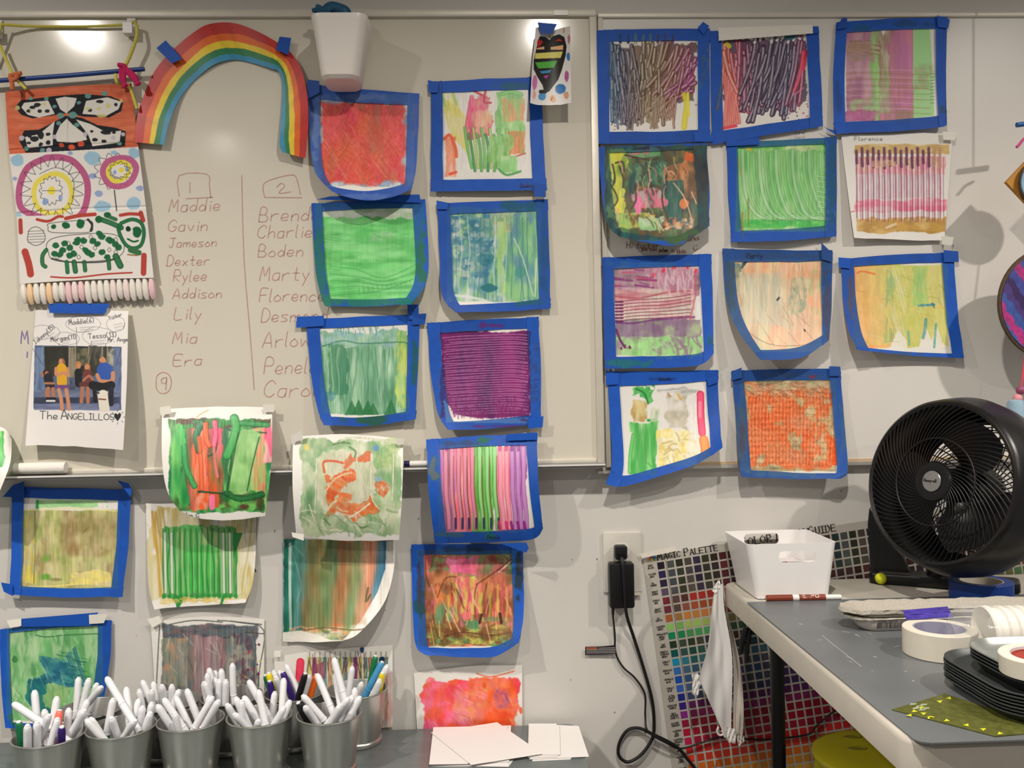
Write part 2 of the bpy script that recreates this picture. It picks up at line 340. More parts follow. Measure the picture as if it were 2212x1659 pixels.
        if edge is not None:
            e = np.clip((D/(w/2)-.55)/.3, 0, 1)[..., None]; cc = cc*(1-e) + np.asarray(edge, float)*e
        s.c[sl] = s.c[sl]*(1-mk[..., None]) + cc*mk[..., None]; s.a[sl] = np.maximum(s.a[sl], mk); s.h[sl] += mk*rel*np.clip(1-(D/(w/2+.01))**2, 0, 1)
        return s
    def blob(s, x, y, rx, ry, col, a=1.0, rough=.15, soft=.15):
        d = np.hypot((s.X-x)/rx, (s.Y-y)/ry); n = (s.nz(max(rx, 3), max(ry, 3), 2)-.5)*2*rough
        return s.put(np.clip((1-d+n)/soft, 0, 1)*a, col)
    def poly(s, pts, col, a=1.0):
        P = np.array(pts, float); ins = np.zeros(s.X.shape, bool); j = len(P)-1
        for i in range(len(P)):
            xi, yi, xj, yj = *P[i], *P[j]
            ins ^= ((yi > s.Y) != (yj > s.Y)) & (s.X < (xj-xi)*(s.Y-yi)/(yj-yi+1e-12)+xi); j = i
        return s.put(ins*a, col)
    def lines(s, n, x0, x1, y0, y1, w, cols, wob=2, a=1.0, edge=None, lean=0, vert=True, rel=.15, jit=3):
        for i in range(n):
            t = (i+.5)/n; b = x0 + (x1-x0)*t + s.r.uniform(-1, 1)*jit; k = 6; off = np.cumsum(s.r.uniform(-wob, wob, k))
            ll = lean*(s.r.uniform(.6, 1.4) if not callable(lean) else 1)
            y0_, y1_ = y0 + s.r.uniform(-jit, jit), y1 + s.r.uniform(-jit, jit)
            pts = [(b + off[j] + ll*(j/(k-1)), y0_ + (y1_-y0_)*j/(k-1)) for j in range(k)]
            if not vert: pts = [(y, x) for x, y in pts]
            c = cols[s.r.randint(len(cols))]; s.st(pts, w*s.r.uniform(.75, 1.25), c, a, edge, rel, sm=3)
        return s
    def scr(s, n, box, ln, ang, w, cols, a=.8, spread=.3, rel=.1, curve=0.0):
        for i in range(n):
            x, y = s.r.uniform(box[0], box[2]), s.r.uniform(box[1], box[3]); t = ang + s.r.uniform(-spread, spread); l = ln*s.r.uniform(.5, 1.3)
            dx, dy = math.cos(t)*l/2, math.sin(t)*l/2; k = s.r.uniform(-curve, curve)*l
            s.st([(x-dx, y-dy), (x - dy/l*2*k, y + dx/l*2*k), (x+dx, y+dy)], w*s.r.uniform(.7, 1.4), cols[s.r.randint(len(cols))], a, None, rel, sm=3)
        return s
    def txt(s, t, x, y, h, col, w=1.2, a=.9, **k):
        for L in text_px(t, x, y, h, **k): s.st(L, w, col, a, None, 0.0, sm=2)
        return s
    def dots(s, n, box, r, cols, a=.9):
        for i in range(n):
            x, y = s.r.uniform(box[0], box[2]), s.r.uniform(box[1], box[3]); s.st([(x, y), (x+s.r.uniform(-1, 1), y+s.r.uniform(-2, 2))], r*s.r.uniform(.5, 1.5), cols[s.r.randint(len(cols))], a, None, .1)
        return s
    def sample(s, X, Y, A):
        gx = np.clip((X-s.x0)*s.q, 0, s.w-1.001); gy = np.clip((Y-s.y0)*s.q, 0, s.h_-1.001); ix, iy = gx.astype(int), gy.astype(int); u, v = gx-ix, gy-iy
        if A.ndim == 3: u, v = u[..., None], v[..., None]
        return (A[iy, ix]*(1-u) + A[iy, ix+1]*u)*(1-v) + (A[iy+1, ix]*(1-u) + A[iy+1, ix+1]*u)*v
# ------------------------------------------------------------------ sheets of paper as curved patches
class Patch:
    def __init__(s, T, R, B, L, D, base):
        f = lambda P: np.array(catmull(P, 8)) if len(P) > 2 else np.array([P[0], P[-1]], float)
        def par(P):
            P = f(P); d = np.r_[0, np.cumsum(np.hypot(*np.diff(P, axis=0).T))]; return P, d/d[-1]
        s.T, s.R, s.B, s.L = par(T), par(R), par(B), par(L); s.D = np.array(D, float)/1000; s.base = base
    def ev(s, E, t): return np.stack([np.interp(t, E[1], E[0][:, 0]), np.interp(t, E[1], E[0][:, 1])], -1)
    def px(s, U, V):
        u, v = np.clip(U, 0, 1), np.clip(V, 0, 1); T, B, L, R = s.ev(s.T, u), s.ev(s.B, u), s.ev(s.L, v), s.ev(s.R, v)
        c00, c10, c01, c11 = s.T[0][0], s.T[0][-1], s.B[0][0], s.B[0][-1]; u, v = u[..., None], v[..., None]
        P = T*(1-v) + B*v + L*(1-u) + R*u - (c00*(1-u)*(1-v) + c10*u*(1-v) + c01*(1-u)*v + c11*u*v)
        ex, ey = U[..., None]-u, V[..., None]-v
        return P + ex*(c10-c00) + ey*(c01-c00)
    def dep(s, U, V):
        def bas(t): return [2*(t-.5)*(t-1), -4*t*(t-1), 2*t*(t-.5)]
        bu, bv = bas(U), bas(V); return s.base + np.maximum(sum(s.D[j, i]*bv[j]*bu[i] for j in range(3) for i in range(3)), .0026)
    def pos(s, U, V, off=0.0):
        P = s.px(U, V); return at_np(P[..., 0], P[..., 1], s.dep(U, V) + off), P[..., 0], P[..., 1]
PAPER = vmat('painted_paper', 0.42, 0.45); TAPEM = vmat('painters_tape', 0.55, 0.3, bump=0.12, scale=160)
TBLUE = (22, 82, 178)
def tape_grid(name, pt, u0, u1, v0, v1, off, cv, tf, root, base=TBLUE, seed=0, dens=1.0):
    rs = np.random.RandomState(seed)
    P4 = pt.px(np.array([u0, u1, u0]), np.array([v0, v0, v1])); w = np.hypot(*(P4[1]-P4[0])); h = np.hypot(*(P4[2]-P4[0]))
    nu, nv = max(int(w/1.5*dens), 5), max(int(h/1.5*dens), 5)
    U, V = np.meshgrid(np.linspace(u0, u1, nu), np.linspace(v0, v1, nv))
    if w > h:
        n = np.interp(np.linspace(0, 1, nu), np.linspace(0, 1, 7), rs.uniform(-.004, .004, 7)); V = V + n[None]
        U = U + np.where(np.arange(nu) == 0, -1, np.where(np.arange(nu) == nu-1, 1, 0))[None]*rs.uniform(0, .006, nv)[:, None]
    else:
        n = np.interp(np.linspace(0, 1, nv), np.linspace(0, 1, 7), rs.uniform(-.004, .004, 7)); U = U + n[:, None]
        V = V + np.where(np.arange(nv) == 0, -1, np.where(np.arange(nv) == nv-1, 1, 0))[:, None]*rs.uniform(0, .006, nu)[None]
    Wn = (np.sin(U*31+seed)*np.sin(V*27+seed*2)*.5+.5)*.0003
    P, X, Y = pt.pos(U, V, off + Wn)
    col = np.ones(X.shape+(3,))*np.array(base, float)*rs.uniform(.94, 1.07)
    if cv is not None:
        col = col*(.97 + .05*cv.sample(X, Y, cv.tn)[..., None])
        a = (cv.sample(X, Y, cv.a)*tf)[..., None]; pc = cv.sample(X, Y, cv.c)
        col = col*(1-a) + (pc*.45 + np.minimum(pc, col*1.5)*.35)*a
        a2 = cv.sample(X, Y, cv.ta)[..., None]; col = col*(1-a2) + cv.sample(X, Y, cv.tc)*a2
    return grid_mesh(name, P, col, TAPEM, root)
def tabs(pt, quads, root, base=TBLUE, name='tape_strip'):
    Ug, Vg = np.meshgrid(np.linspace(0, 1, 31), np.linspace(0, 1, 31)); Pg = pt.px(Ug, Vg); Dg = pt.dep(Ug, Vg)
    for k, q in enumerate(quads):
        q = [np.array(p, float) for p in q]; near = [Dg.flat[np.argmin(np.hypot(Pg[..., 0]-c[0], Pg[..., 1]-c[1]))] for c in q + [sum(q)/4]]
        d = max(near) + (.0058 if 'masking' in name else .0035)
        P = Patch([q[0], q[1]], [q[1], q[2]], [q[3], q[2]], [q[0], q[3]], [[1.0+.25*k]*3]*3, d)
        tape_grid(name, P, 0, 1, 0, 1, 0.0, None, 0, root, base, seed=k+int(q[0][0]), dens=.6)
NP = [0]
def painting(T, R, B, L, D, base, mrg, rec, label, tf=.35, tabq=(), box=None, tb=TBLUE, tpaint=None, group=None, name='painting', cat='painting', q=1.0, rel=1.0, paper=(232, 229, 222), wt=(), ov=(0, 0, 0, 0), seed=None, wrapd=None):
    NP[0] += 1; sd = seed or NP[0]*7+3
    allp = np.array([p for E in (T, R, B, L) for p in E], float); x0, y0 = allp.min(0)-4; x1, y1 = allp.max(0)+4
    cv = Cv(x0, y0, x1, y1, q, sd, paper); cv.tn = cv.nz(18, 18, 2); cv.ta = np.zeros_like(cv.a); cv.tc = np.zeros_like(cv.c)
    if rec: rec(cv)
    if tpaint:
        for (x, y, rx, ry, col, a) in tpaint:
            m = np.clip((1-np.hypot((cv.X-x)/rx, (cv.Y-y)/ry) + (cv.nz(14, 14, 2)-.5)*.9)*2.5, 0, 1)*a
            cv.ta = np.maximum(cv.ta, m); mm = m[..., None]; cv.tc = cv.tc*(1-mm) + np.array(col, float)*mm if cv.tc.max() > 0 else np.ones_like(cv.c)*np.array(col, float)
    mxd = max(max(r) for r in D); D = [[v*(1.0 if mxd > 50 else 1.4) for v in r] for r in D]
    pt = Patch(T, R, B, L, D, base)
    root = thing(name, label, cat, at((x0+x1)/2, (y0+y1)/2, base), group)
    l, r, t, b = mrg if mrg else (0, 0, 0, 0); k = .45
    u0, u1, v0, v1 = l*k, 1-r*k, t*k, 1-b*k
    nu, nv = int((x1-x0)*q*(u1-u0)), int((y1-y0)*q*(v1-v0))
    U, V = np.meshgrid(np.linspace(u0, u1, nu), np.linspace(v0, v1, nv))
    if not mrg:
        rr = cv.r; e = np.interp(np.linspace(0, 1, nu), np.linspace(0, 1, 9), rr.uniform(-.004, .004, 9)); V = V + e[None]*(V-.5)*2
    _, X, Y = pt.pos(U, V)
    hh = cv.sample(X, Y, cv.h)*.00055*rel
    wav = (np.sin(U*9+sd)*np.sin(V*7+sd*1.7))*.0005
    P, X, Y = pt.pos(U, V, hh + wav)
    grid_mesh('paper_sheet', P, cv.sample(X, Y, cv.c), PAPER, root)
    if mrg:
        oT, oR, oB, oL = ov
        tape_grid('tape_strip', pt, -oL, 1+oR, 0, t, .0016, cv, tf, root, tb, sd+1)
        tape_grid('tape_strip', pt, -oL*.5, 1+oR, 1-b, 1, .0016, cv, tf, root, tb, sd+2)
        tape_grid('tape_strip', pt, 0, l, -oT*.5, 1, .0028, cv, tf, root, tb, sd+3)
        tape_grid('tape_strip', pt, 1-r, 1, -oT, 1, .0028, cv, tf, root, tb, sd+4)
    if tabq: tabs(pt, tabq, root, tb)
    if wt: tabs(pt, wt, root, (226, 222, 212), 'masking_tape_piece')
    return root, cv, pt

NAVY = mat('navy_pen', (16, 30, 70), .5)
def note(res, words, x, y, h, rot=0.0, m=NAVY):
    root, cv, pt = res; U, V = np.meshgrid(np.linspace(0, 1, 61), np.linspace(0, 1, 61)); Pg = pt.px(U, V); Dg = pt.dep(U, V)
    def fn(a, b): return at(a, b, Dg.flat[np.argmin(np.hypot(Pg[..., 0]-a, Pg[..., 1]-b))] + .0036)
    ribbon('pen_writing', text_px(words, x, y, h, rot=rot, slant=.1, jit=.03), 1.1, fn, m, root, 1)
# ------------------------------------------------------------------ the paintings
WB, WL_, WR = 0.0012, LBF + .001, RBF + .001
F = [[0, 0, 0], [0, 0, 0], [0, 0, 0]]
G1, G2, G3 = 'taped paintings on the left board', 'taped paintings on the right board', 'paintings on the wall under the board'
wt_ = (236, 232, 224)
# --- left board, inner column
def r1(c):
    c.smear((676, 205, 893, 402), [(150, 165, 185), (205, 215, 218), (110, 150, 190), (190, 200, 205)], 12, 16, a=.9, rough=3)
    c.smear((692, 222, 874, 396), [(222, 84, 66), (232, 88, 92), (214, 96, 60), (226, 64, 88), (200, 108, 84)], 34, 50, rough=7, soft=7)
    c.fine((690, 218, 880, 400), 7, 2, 7, .5); c.fine((690, 218, 880, 400), 6, 2, 6, -.7)
    c.scr(60, (695, 230, 860, 390), 46, .95, .8, [(245, 165, 140), (240, 150, 120)], .55, .12)
    c.scr(45, (695, 230, 860, 390), 20, 2.4, .8, [(190, 120, 100)], .35, .5)
    c.smear((798, 228, 824, 330), [(170, 110, 90), (205, 90, 66)], 9, 40, a=.55, soft=8, rough=4)
painting([(668, 184), (780, 192), (905, 203)], [(905, 203), (901, 340), (889, 408)], [(716, 412), (745, 424), (790, 433), (840, 428), (889, 408)], [(668, 184), (668, 290), (680, 370), (716, 412)],
         [[3, 3, 3], [8, 5, 6], [34, 40, 20]], WL_, (.10, .105, .12, .10), r1, 'scratched coral red painting, its blue-taped foot curling off the board below the white bin', .3,
         tb=(52, 92, 178), tpaint=[(680, 280, 10, 60, (120, 145, 190), .5), (790, 208, 70, 9, (110, 140, 190), .4), (800, 425, 60, 8, (110, 135, 180), .4), (898, 260, 6, 40, (120, 60, 110), .4)],
         tabq=[[(664, 172), (690, 175), (690, 200), (664, 214)]], group=G1)
def r2(c):
    W_ = (236, 232, 226)
    c.smear((953, 205, 992, 250), [(232, 226, 130), (238, 236, 210), (190, 214, 120)], 14, 30, a=.8, rough=8, gap=.3)
    for k in range(6): c.st([(958+k*7, 214+k*5), (970+k*8, 270), (985+k*5, 300+k*6)], 6, (228, 216, 100), .6, (205, 190, 70))
    c.st([(952, 200), (962, 228)], 6, (150, 205, 120), .6); c.st([(978, 198), (986, 226)], 6, (150, 200, 110), .6)
    c.smear((1012, 208, 1060, 296), [(236, 84, 138), (240, 130, 160), (232, 60, 116), (226, 160, 130)], 12, 30, rough=8)
    c.st([(1019, 210), (1012, 250), (1007, 285)], 9, (238, 110, 150), .9, (222, 70, 100)); c.st([(1023, 196), (1050, 210)], 5, (214, 56, 84)); c.st([(1049, 196), (1046, 220), (1060, 222)], 5, (205, 60, 80))
    c.smear((1030, 240, 1064, 292), [(236, 214, 150), (222, 130, 110), (240, 180, 160)], 10, 26, a=.7, rough=6)
    c.smear((1074, 200, 1130, 312), [(150, 214, 120), (110, 190, 90), (180, 226, 150)], 14, 40, rough=6, a=.9)
    c.smear((1084, 214, 1132, 262), [(240, 150, 100), (170, 205, 110), (244, 160, 110)], 12, 28, a=.85, rough=6)
    c.smear((1092, 282, 1134, 334), [(236, 130, 74), (150, 170, 70), (240, 150, 90)], 10, 30, a=.95, rough=3)
    c.st([(1088, 334), (1110, 338), (1135, 331)], 3, (200, 90, 50))
    c.st([(1080, 204), (1105, 198), (1126, 204)], 9, (130, 210, 110), .9, (90, 170, 80))
    for k in range(11): c.st([(1004+k*9, 276+(k*13) % 25), (1010+k*9, 320), (1019+k*7, 362+(k*7) % 14)], 6.5, [(120, 200, 100), (66, 150, 70), (190, 210, 110), (100, 180, 80)][k % 4], .9, (60, 130, 60))
    c.smear((1052, 292, 1104, 350), [(160, 216, 130), (120, 190, 90)], 12, 20, a=.7, rough=8)
    c.smear((1080, 336, 1120, 374), [(186, 226, 160), (150, 214, 130)], 20, 20, rough=4); c.st([(1078, 366), (1095, 378), (1124, 370)], 5, (70, 160, 70), .9)
    c.smear((962, 296, 984, 380), [(240, 160, 130), (246, 190, 170), (240, 130, 90)], 12, 40, rough=3); c.st([(960, 300), (972, 292), (984, 320), (986, 338)], 7, (232, 96, 50), .9); c.st([(972, 376), (985, 372)], 6, (236, 90, 60))
    c.fine((955, 200, 1140, 380), 7, 2, 18)
P_boden = painting([(930, 177), (1050, 170), (1168, 166)], [(1168, 166), (1174, 290), (1181, 411)], [(931, 413), (1050, 413), (1181, 411)], [(930, 177), (931, 300), (931, 413)],
         [[2, 2, 2], [3, 8, 5], [6, 9, 8]], WL_, (.105, .115, .105, .105), r2, 'painting with a pink streak over green strokes on white, left of the little striped heart', .2, group=G1,
         tabq=[[(924, 173), (946, 178), (945, 200), (926, 200)], [(1152, 398), (1178, 398), (1178, 426), (1154, 424)]], tpaint=[(1100, 186, 40, 8, (40, 110, 90), .5), (1165, 403, 16, 6, (60, 40, 110), .6)])
def r3(c):
    c.smear((680, 440, 915, 650), [(96, 200, 104), (120, 214, 124), (84, 184, 92), (140, 220, 140)], 60, 14, rough=1)
    c.smear((694, 448, 896, 470), [(220, 222, 214), (232, 230, 224), (190, 215, 180)], 40, 12, a=.9, rough=5)
    c.smear((800, 500, 850, 520), [(120, 190, 120), (170, 205, 170)], 20, 8, a=.5, soft=8)
    c.fine((690, 460, 900, 645), 5, 3, 40); c.fine((690, 460, 900, 645), 5, 60, 6)
    for k in range(9): c.st([(712, 575+k*8), (770, 582+k*6+(k % 3)*2), (830, 600+k*4), (900, 570+k*8)], 2.2, (150, 226, 150) if k % 2 else (60, 160, 80), .55)
    for k in range(5): c.st([(700, 505+k*7), (725, 512+k*5), (748, 506+k*6)], 2, (150, 226, 150), .6)
    for k in range(12): c.st([(775+k*10, 622-k*1.5), (776+k*10, 634-k*2)], 2, (80, 170, 90), .8)
    c.st([(775, 634), (830, 626), (890, 604)], 2.4, (70, 160, 84), .8)
painting([(673, 440), (790, 434), (918, 431)], [(918, 431), (926, 540), (920, 612), (888, 657)], [(703, 661), (790, 662), (888, 657)], [(673, 440), (679, 560), (690, 630), (703, 661)],
         [[2, 2, 2], [3, 4, 8], [12, 10, 30]], WL_, (.09, .115, .075, .08), r3, 'plain bright green painting in a green-smeared blue tape frame, below the coral red one', .25, group=G1,
         tpaint=[(700, 650, 90, 14, (22, 120, 84), .85), (820, 652, 80, 12, (20, 120, 90), .8), (690, 560, 14, 110, (24, 110, 100), .75), (910, 560, 14, 80, (30, 110, 70), .8)],
         tabq=[[(683, 431), (715, 424), (905, 420), (909, 438)]])
def r4(c):
    c.smear((966, 448, 1168, 652), [(36, 110, 150), (90, 150, 160), (130, 190, 120), (196, 214, 206), (60, 130, 150), (150, 200, 130), (228, 228, 220)], 16, 40, rough=2)
    c.smear((1090, 455, 1165, 650), [(130, 196, 130), (96, 170, 120), (150, 206, 140), (90, 140, 170)], 14, 46, a=.85, rough=6)
    c.smear((972, 470, 1060, 600), [(20, 96, 140), (110, 160, 150), (200, 204, 196), (30, 110, 150)], 22, 14, a=.75, rough=8, gap=.25)
    c.smear((1060, 460, 1110, 505), [(170, 150, 90), (130, 180, 120), (190, 200, 180)], 12, 12, a=.7, rough=8)
    c.smear((1074, 480, 1090, 640), [(180, 220, 110), (190, 220, 180)], 8, 50, a=.7)
    c.lines(14, 975, 1160, 470, 645, 2, [(225, 228, 222), (60, 120, 120)], 4, .6)
    c.st([(1110, 515), (1130, 560), (1152, 640)], 2.5, (215, 226, 200), .8); c.st([(1158, 560), (1156, 640)], 3, (220, 226, 200), .8)
    c.blob(1055, 622, 20, 9, (16, 110, 120), .9); c.blob(1050, 560, 18, 14, (20, 110, 130), .6); c.blob(1122, 588, 14, 14, (60, 150, 130), .6)
    c.st([(980, 638), (1020, 643), (1050, 650)], 6, (225, 228, 226), .8)
painting([(944, 440), (1060, 434), (1183, 431)], [(1183, 431), (1187, 550), (1189, 666)], [(985, 674), (1090, 673), (1189, 666)], [(944, 440), (950, 560), (955, 640), (985, 674)],
         [[2, 2, 2], [4, 3, 3], [16, 8, 8]], WL_, (.115, .105, .10, .09), r4, 'blue, teal and pale green dragged-paint painting in blue tape, right of the plain green one', .25, group=G1,
         tpaint=[(1120, 445, 45, 12, (20, 90, 110), .8), (1176, 560, 12, 90, (18, 70, 130), .6), (1140, 655, 30, 8, (20, 100, 90), .7)], tabq=[[(943, 433), (968, 438), (966, 452), (943, 452)]])
def r5(c):
    c.smear((694, 722, 884, 895), [(110, 168, 130), (150, 196, 160), (90, 150, 112), (176, 210, 180)], 14, 60, rough=4)
    c.smear((696, 716, 870, 748), [(150, 190, 190), (170, 205, 180), (130, 180, 150)], 20, 12, a=.9, rough=9)
    c.smear((712, 748, 752, 850), [(60, 130, 96), (90, 150, 110)], 14, 60, a=.8, rough=6)
    c.smear((856, 712, 882, 880), [(180, 212, 120), (214, 218, 90), (120, 180, 120)], 12, 30, a=.9, rough=4)
    c.st([(697, 748), (740, 736), (780, 742), (862, 739), (880, 742)], 3, (50, 120, 90), .6)
    c.lines(16, 700, 880, 750, 890, 2, [(180, 214, 186), (70, 136, 100)], 5, .6)
    c.scr(30, (720, 700, 850, 720), 16, 1.4, 2, [(110, 170, 150), (70, 140, 150)], .6)
    for x in (760, 775, 795, 806, 845): c.poly([(x-16, 897), (x, 872-(x % 7)*2), (x+14, 897)], (40, 118, 66), .8)
    c.blob(715, 855, 12, 12, (60, 130, 150), .5); c.fine((692, 715, 884, 895), 10, 2, 30)
painting([(662, 689), (780, 684), (906, 679)], [(906, 679), (903, 800), (898, 905)], [(700, 918), (800, 920), (898, 905)], [(662, 689), (670, 790), (685, 880), (700, 918)],
         [[2, 2, 2], [4, 3, 3], [16, 8, 12]], WL_, (.115, .105, .09, .085), r5, 'green landscape-like scraped painting with a long overhanging tape strip, below the plain green one', .3, group=G1,
         tabq=[[(641, 684), (700, 682), (699, 704), (640, 708)], [(880, 658), (904, 658), (905, 690), (881, 690)], [(890, 679), (921, 677), (918, 700), (890, 702)]],
         tpaint=[(790, 907, 50, 12, (30, 90, 60), .85), (896, 780, 8, 60, (20, 90, 80), .7)])
def r6(c):
    c.smear((952, 716, 1145, 902), [(112, 22, 96), (76, 24, 88), (140, 34, 110), (98, 26, 96)], 40, 120, rough=4, soft=3)
    c.smear((990, 730, 1080, 890), [(112, 26, 100), (66, 24, 84)], 14, 90, a=.6, soft=8)
    for k in range(34):
        y = 724 + k*5.1; c.st([(955+(k*5) % 9, y+6), (1000, y+2+(k % 3)), (1060, y), (1110, y-2+(k % 2)), (1141, y+(k % 4))], 1.5, (222, 170, 205), .7)
    c.scr(120, (956, 860, 1145, 905), 12, 1.5, 1.4, [(120, 30, 100)], .8); c.scr(60, (948, 730, 966, 890), 14, .1, 1.3, [(110, 30, 100)], .8)
    c.poly([(964, 912), (958, 862), (985, 895), (1040, 906), (1150, 902), (1150, 915)], wt_, .9)
    c.scr(60, (975, 880, 1145, 900), 12, 1.5, 1.5, [(120, 30, 100)], .8)
    c.smear((1136, 740, 1166, 870), [(120, 20, 90), (90, 30, 110)], 8, 10, a=.7, gap=.45)
    c.scr(40, (1146, 740, 1164, 890), 12, 0, 1.2, [(70, 24, 110)], .8)
painting([(923, 698), (1040, 690), (1163, 685)], [(1163, 685), (1168, 800), (1168, 914)], [(968, 928), (1060, 926), (1168, 914)], [(923, 698), (930, 800), (945, 890), (968, 928)],
         [[2, 2, 2], [4, 3, 3], [20, 12, 8]], WL_, (.115, .105, .10, .09), r6, 'dark purple painting combed with fine white horizontal lines, in blue tape', .55, group=G1,
         tabq=[[(1140, 902), (1174, 899), (1172, 923), (1141, 926)]], tpaint=[(1060, 703, 30, 7, (110, 24, 100), .7), (1075, 921, 70, 4, (90, 30, 110), .7), (1142, 908, 18, 5, (20, 30, 70), .7)])
def r7(c):
    c.smear((946, 962, 985, 1150), [(200, 130, 180), (226, 120, 160), (130, 110, 150), (190, 110, 190)], 14, 60, rough=2)
    c.smear((983, 962, 1032, 1150), [(250, 130, 150), (246, 110, 130), (250, 160, 170)], 20, 60, rough=2)
    c.smear((1020, 962, 1068, 1150), [(110, 190, 80), (150, 214, 120), (84, 160, 60)], 12, 60, rough=4)
    c.smear((1072, 962, 1112, 1150), [(250, 150, 170), (240, 225, 215), (250, 130, 150)], 8, 90, rough=3)
    c.smear((1106, 962, 1138, 1150), [(190, 110, 190), (236, 228, 226), (150, 60, 150)], 8, 90, rough=3)
    X = [962, 975, 990, 1004, 1020, 1036, 1052, 1068, 1080, 1094, 1106, 1118, 1130]
    for i, x in enumerate(X):
        c1 = (225, 140, 170) if i < 5 else (150, 220, 140) if i < 8 else (250, 160, 178) if i < 10 else (200, 140, 205)
        dk = (130, 70, 70) if i < 5 else (60, 120, 50) if i < 8 else (190, 70, 110) if i < 10 else (120, 40, 110)
        w1 = (x*7) % 5 - 2; c.st([(x, 968), (x+1+w1*.5, 1020), (x+2, 1070), (x+7, 1110), (x+8, 1141)], 10.5+w1*.4, dk, .8); c.st([(x, 968), (x+1, 1020), (x+2, 1070), (x+7, 1110), (x+8, 1141)], 7.5, c1, .95)
        if i in (1, 2, 3, 4, 5, 6, 7): c.st([(x+9, 1120), (x+9, 1141)], 5, (30, 30, 80), .8); c.st([(x+5, 985), (x+5, 1060), (x+11, 1120)], 2, (120, 70, 40), .8)
    for x in (1078, 1093, 1104, 1118, 1132): c.st([(x, 1128), (x+3, 1143)], 6, (222, 50, 110) if x < 1100 else (150, 30, 130), .9)
    for x, k in ((965, (150, 40, 140)), (1080, (190, 50, 120)), (1094, (190, 50, 120)), (1106, (110, 20, 120)), (1120, (130, 20, 130))): c.st([(x, 952), (x, 972)], 7, k, .8)
P_flo = painting([(921, 950), (1040, 941), (1159, 939)], [(1159, 939), (1164, 1050), (1172, 1143)], [(940, 1174), (1060, 1172), (1150, 1164), (1172, 1143)], [(921, 950), (926, 1060), (940, 1174)],
         [[14, 14, 14], [54, 52, 52], [30, 26, 40]], WL_, (.115, .10, .10, .105), r7, 'painting of pink, green and violet vertical stripes in blue tape, hanging across the board edge', .35, group=G1,
         tpaint=[(1045, 952, 20, 8, (30, 110, 60), .8), (935, 1020, 12, 30, (150, 110, 90), .7), (1000, 958, 60, 7, (80, 30, 110), .6), (975, 1155, 30, 6, (140, 100, 110), .5), (1060, 1160, 12, 8, (20, 110, 100), .7)],
         tabq=[[(1094, 938), (1161, 934), (1161, 950), (1094, 952)]])
def r8(c):
    c.smear((902, 1188, 1112, 1396), [(120, 70, 40), (214, 110, 90), (90, 150, 100), (226, 140, 90), (236, 110, 140), (110, 60, 40), (210, 200, 90), (150, 90, 50)], 26, 40, rough=1)
    c.smear((930, 1200, 1104, 1232), [(100, 150, 100), (200, 90, 110), (150, 60, 50), (140, 150, 90)], 22, 14, a=.9)
    c.smear((968, 1205, 1030, 1242), [(236, 100, 150), (226, 110, 120), (240, 130, 170)], 14, 20, a=.95, rough=6); c.smear((1032, 1212, 1085, 1245), [(200, 110, 110), (130, 130, 90)], 16, 20, a=.8, rough=6)
    c.smear((986, 1242, 1034, 1330), [(226, 216, 100), (236, 120, 120), (240, 150, 60), (232, 220, 120), (230, 70, 120)], 11, 30, a=.9, rough=8)
    c.smear((940, 1262, 990, 1345), [(90, 150, 110), (150, 80, 50), (236, 130, 70)], 16, 30, a=.85, rough=9)
    c.smear((1060, 1262, 1106, 1335), [(236, 110, 120), (170, 80, 60), (240, 150, 90)], 14, 26, a=.8, rough=8)
    c.smear((925, 1370, 1106, 1394), [(200, 205, 90), (90, 90, 40), (90, 160, 100), (110, 60, 30)], 16, 12, a=.9, rough=4)
    c.smear((920, 1352, 1106, 1376), [(104, 62, 26), (130, 110, 50), (200, 200, 90)], 26, 9, a=.7, rough=8)
    for pts in ([(919, 1204), (920, 1240), (928, 1268)], [(945, 1290), (962, 1250), (985, 1246)], [(1104, 1210), (1060, 1242), (1030, 1262)], [(975, 1260), (978, 1300), (984, 1320)], [(995, 1275), (1000, 1310), (1015, 1322)],
                [(1030, 1262), (1024, 1300), (1030, 1340)], [(960, 1375), (1000, 1366), (1060, 1372), (1104, 1366)], [(935, 1330), (945, 1370), (955, 1385)], [(1088, 1200), (1104, 1215)]):
        c.st(pts, 3.5, (90, 48, 26), .55)
    for x in range(968, 1100, 9): c.st([(x, 1262+(x*7) % 30), (x+(x % 5)-2, 1300+(x*3) % 20), (x+(x % 7)-3, 1340)], 5, [(232, 120, 110), (110, 70, 40), (222, 200, 90), (90, 150, 100), (236, 140, 70), (214, 90, 110)][x % 6], .55)
    c.scr(26, (925, 1270, 1100, 1385), 40, 1.5, 2.2, [(240, 205, 150), (236, 170, 130), (110, 60, 40)], .7, .4)
    c.st([(1104, 1212), (1078, 1236)], 3, (236, 180, 170)); c.st([(1080, 1326), (1083, 1345)], 7, (80, 50, 26)); c.st([(1040, 1328), (1036, 1345)], 6, (80, 50, 26))
    c.blob(950, 1316, 12, 22, (90, 165, 116), .6, soft=.6); c.blob(1008, 1330, 14, 11, (236, 120, 120), .9); c.blob(1062, 1338, 24, 8, (80, 150, 90), .5, soft=.6); c.fine((915, 1197, 1106, 1390), 10, 3, 22)
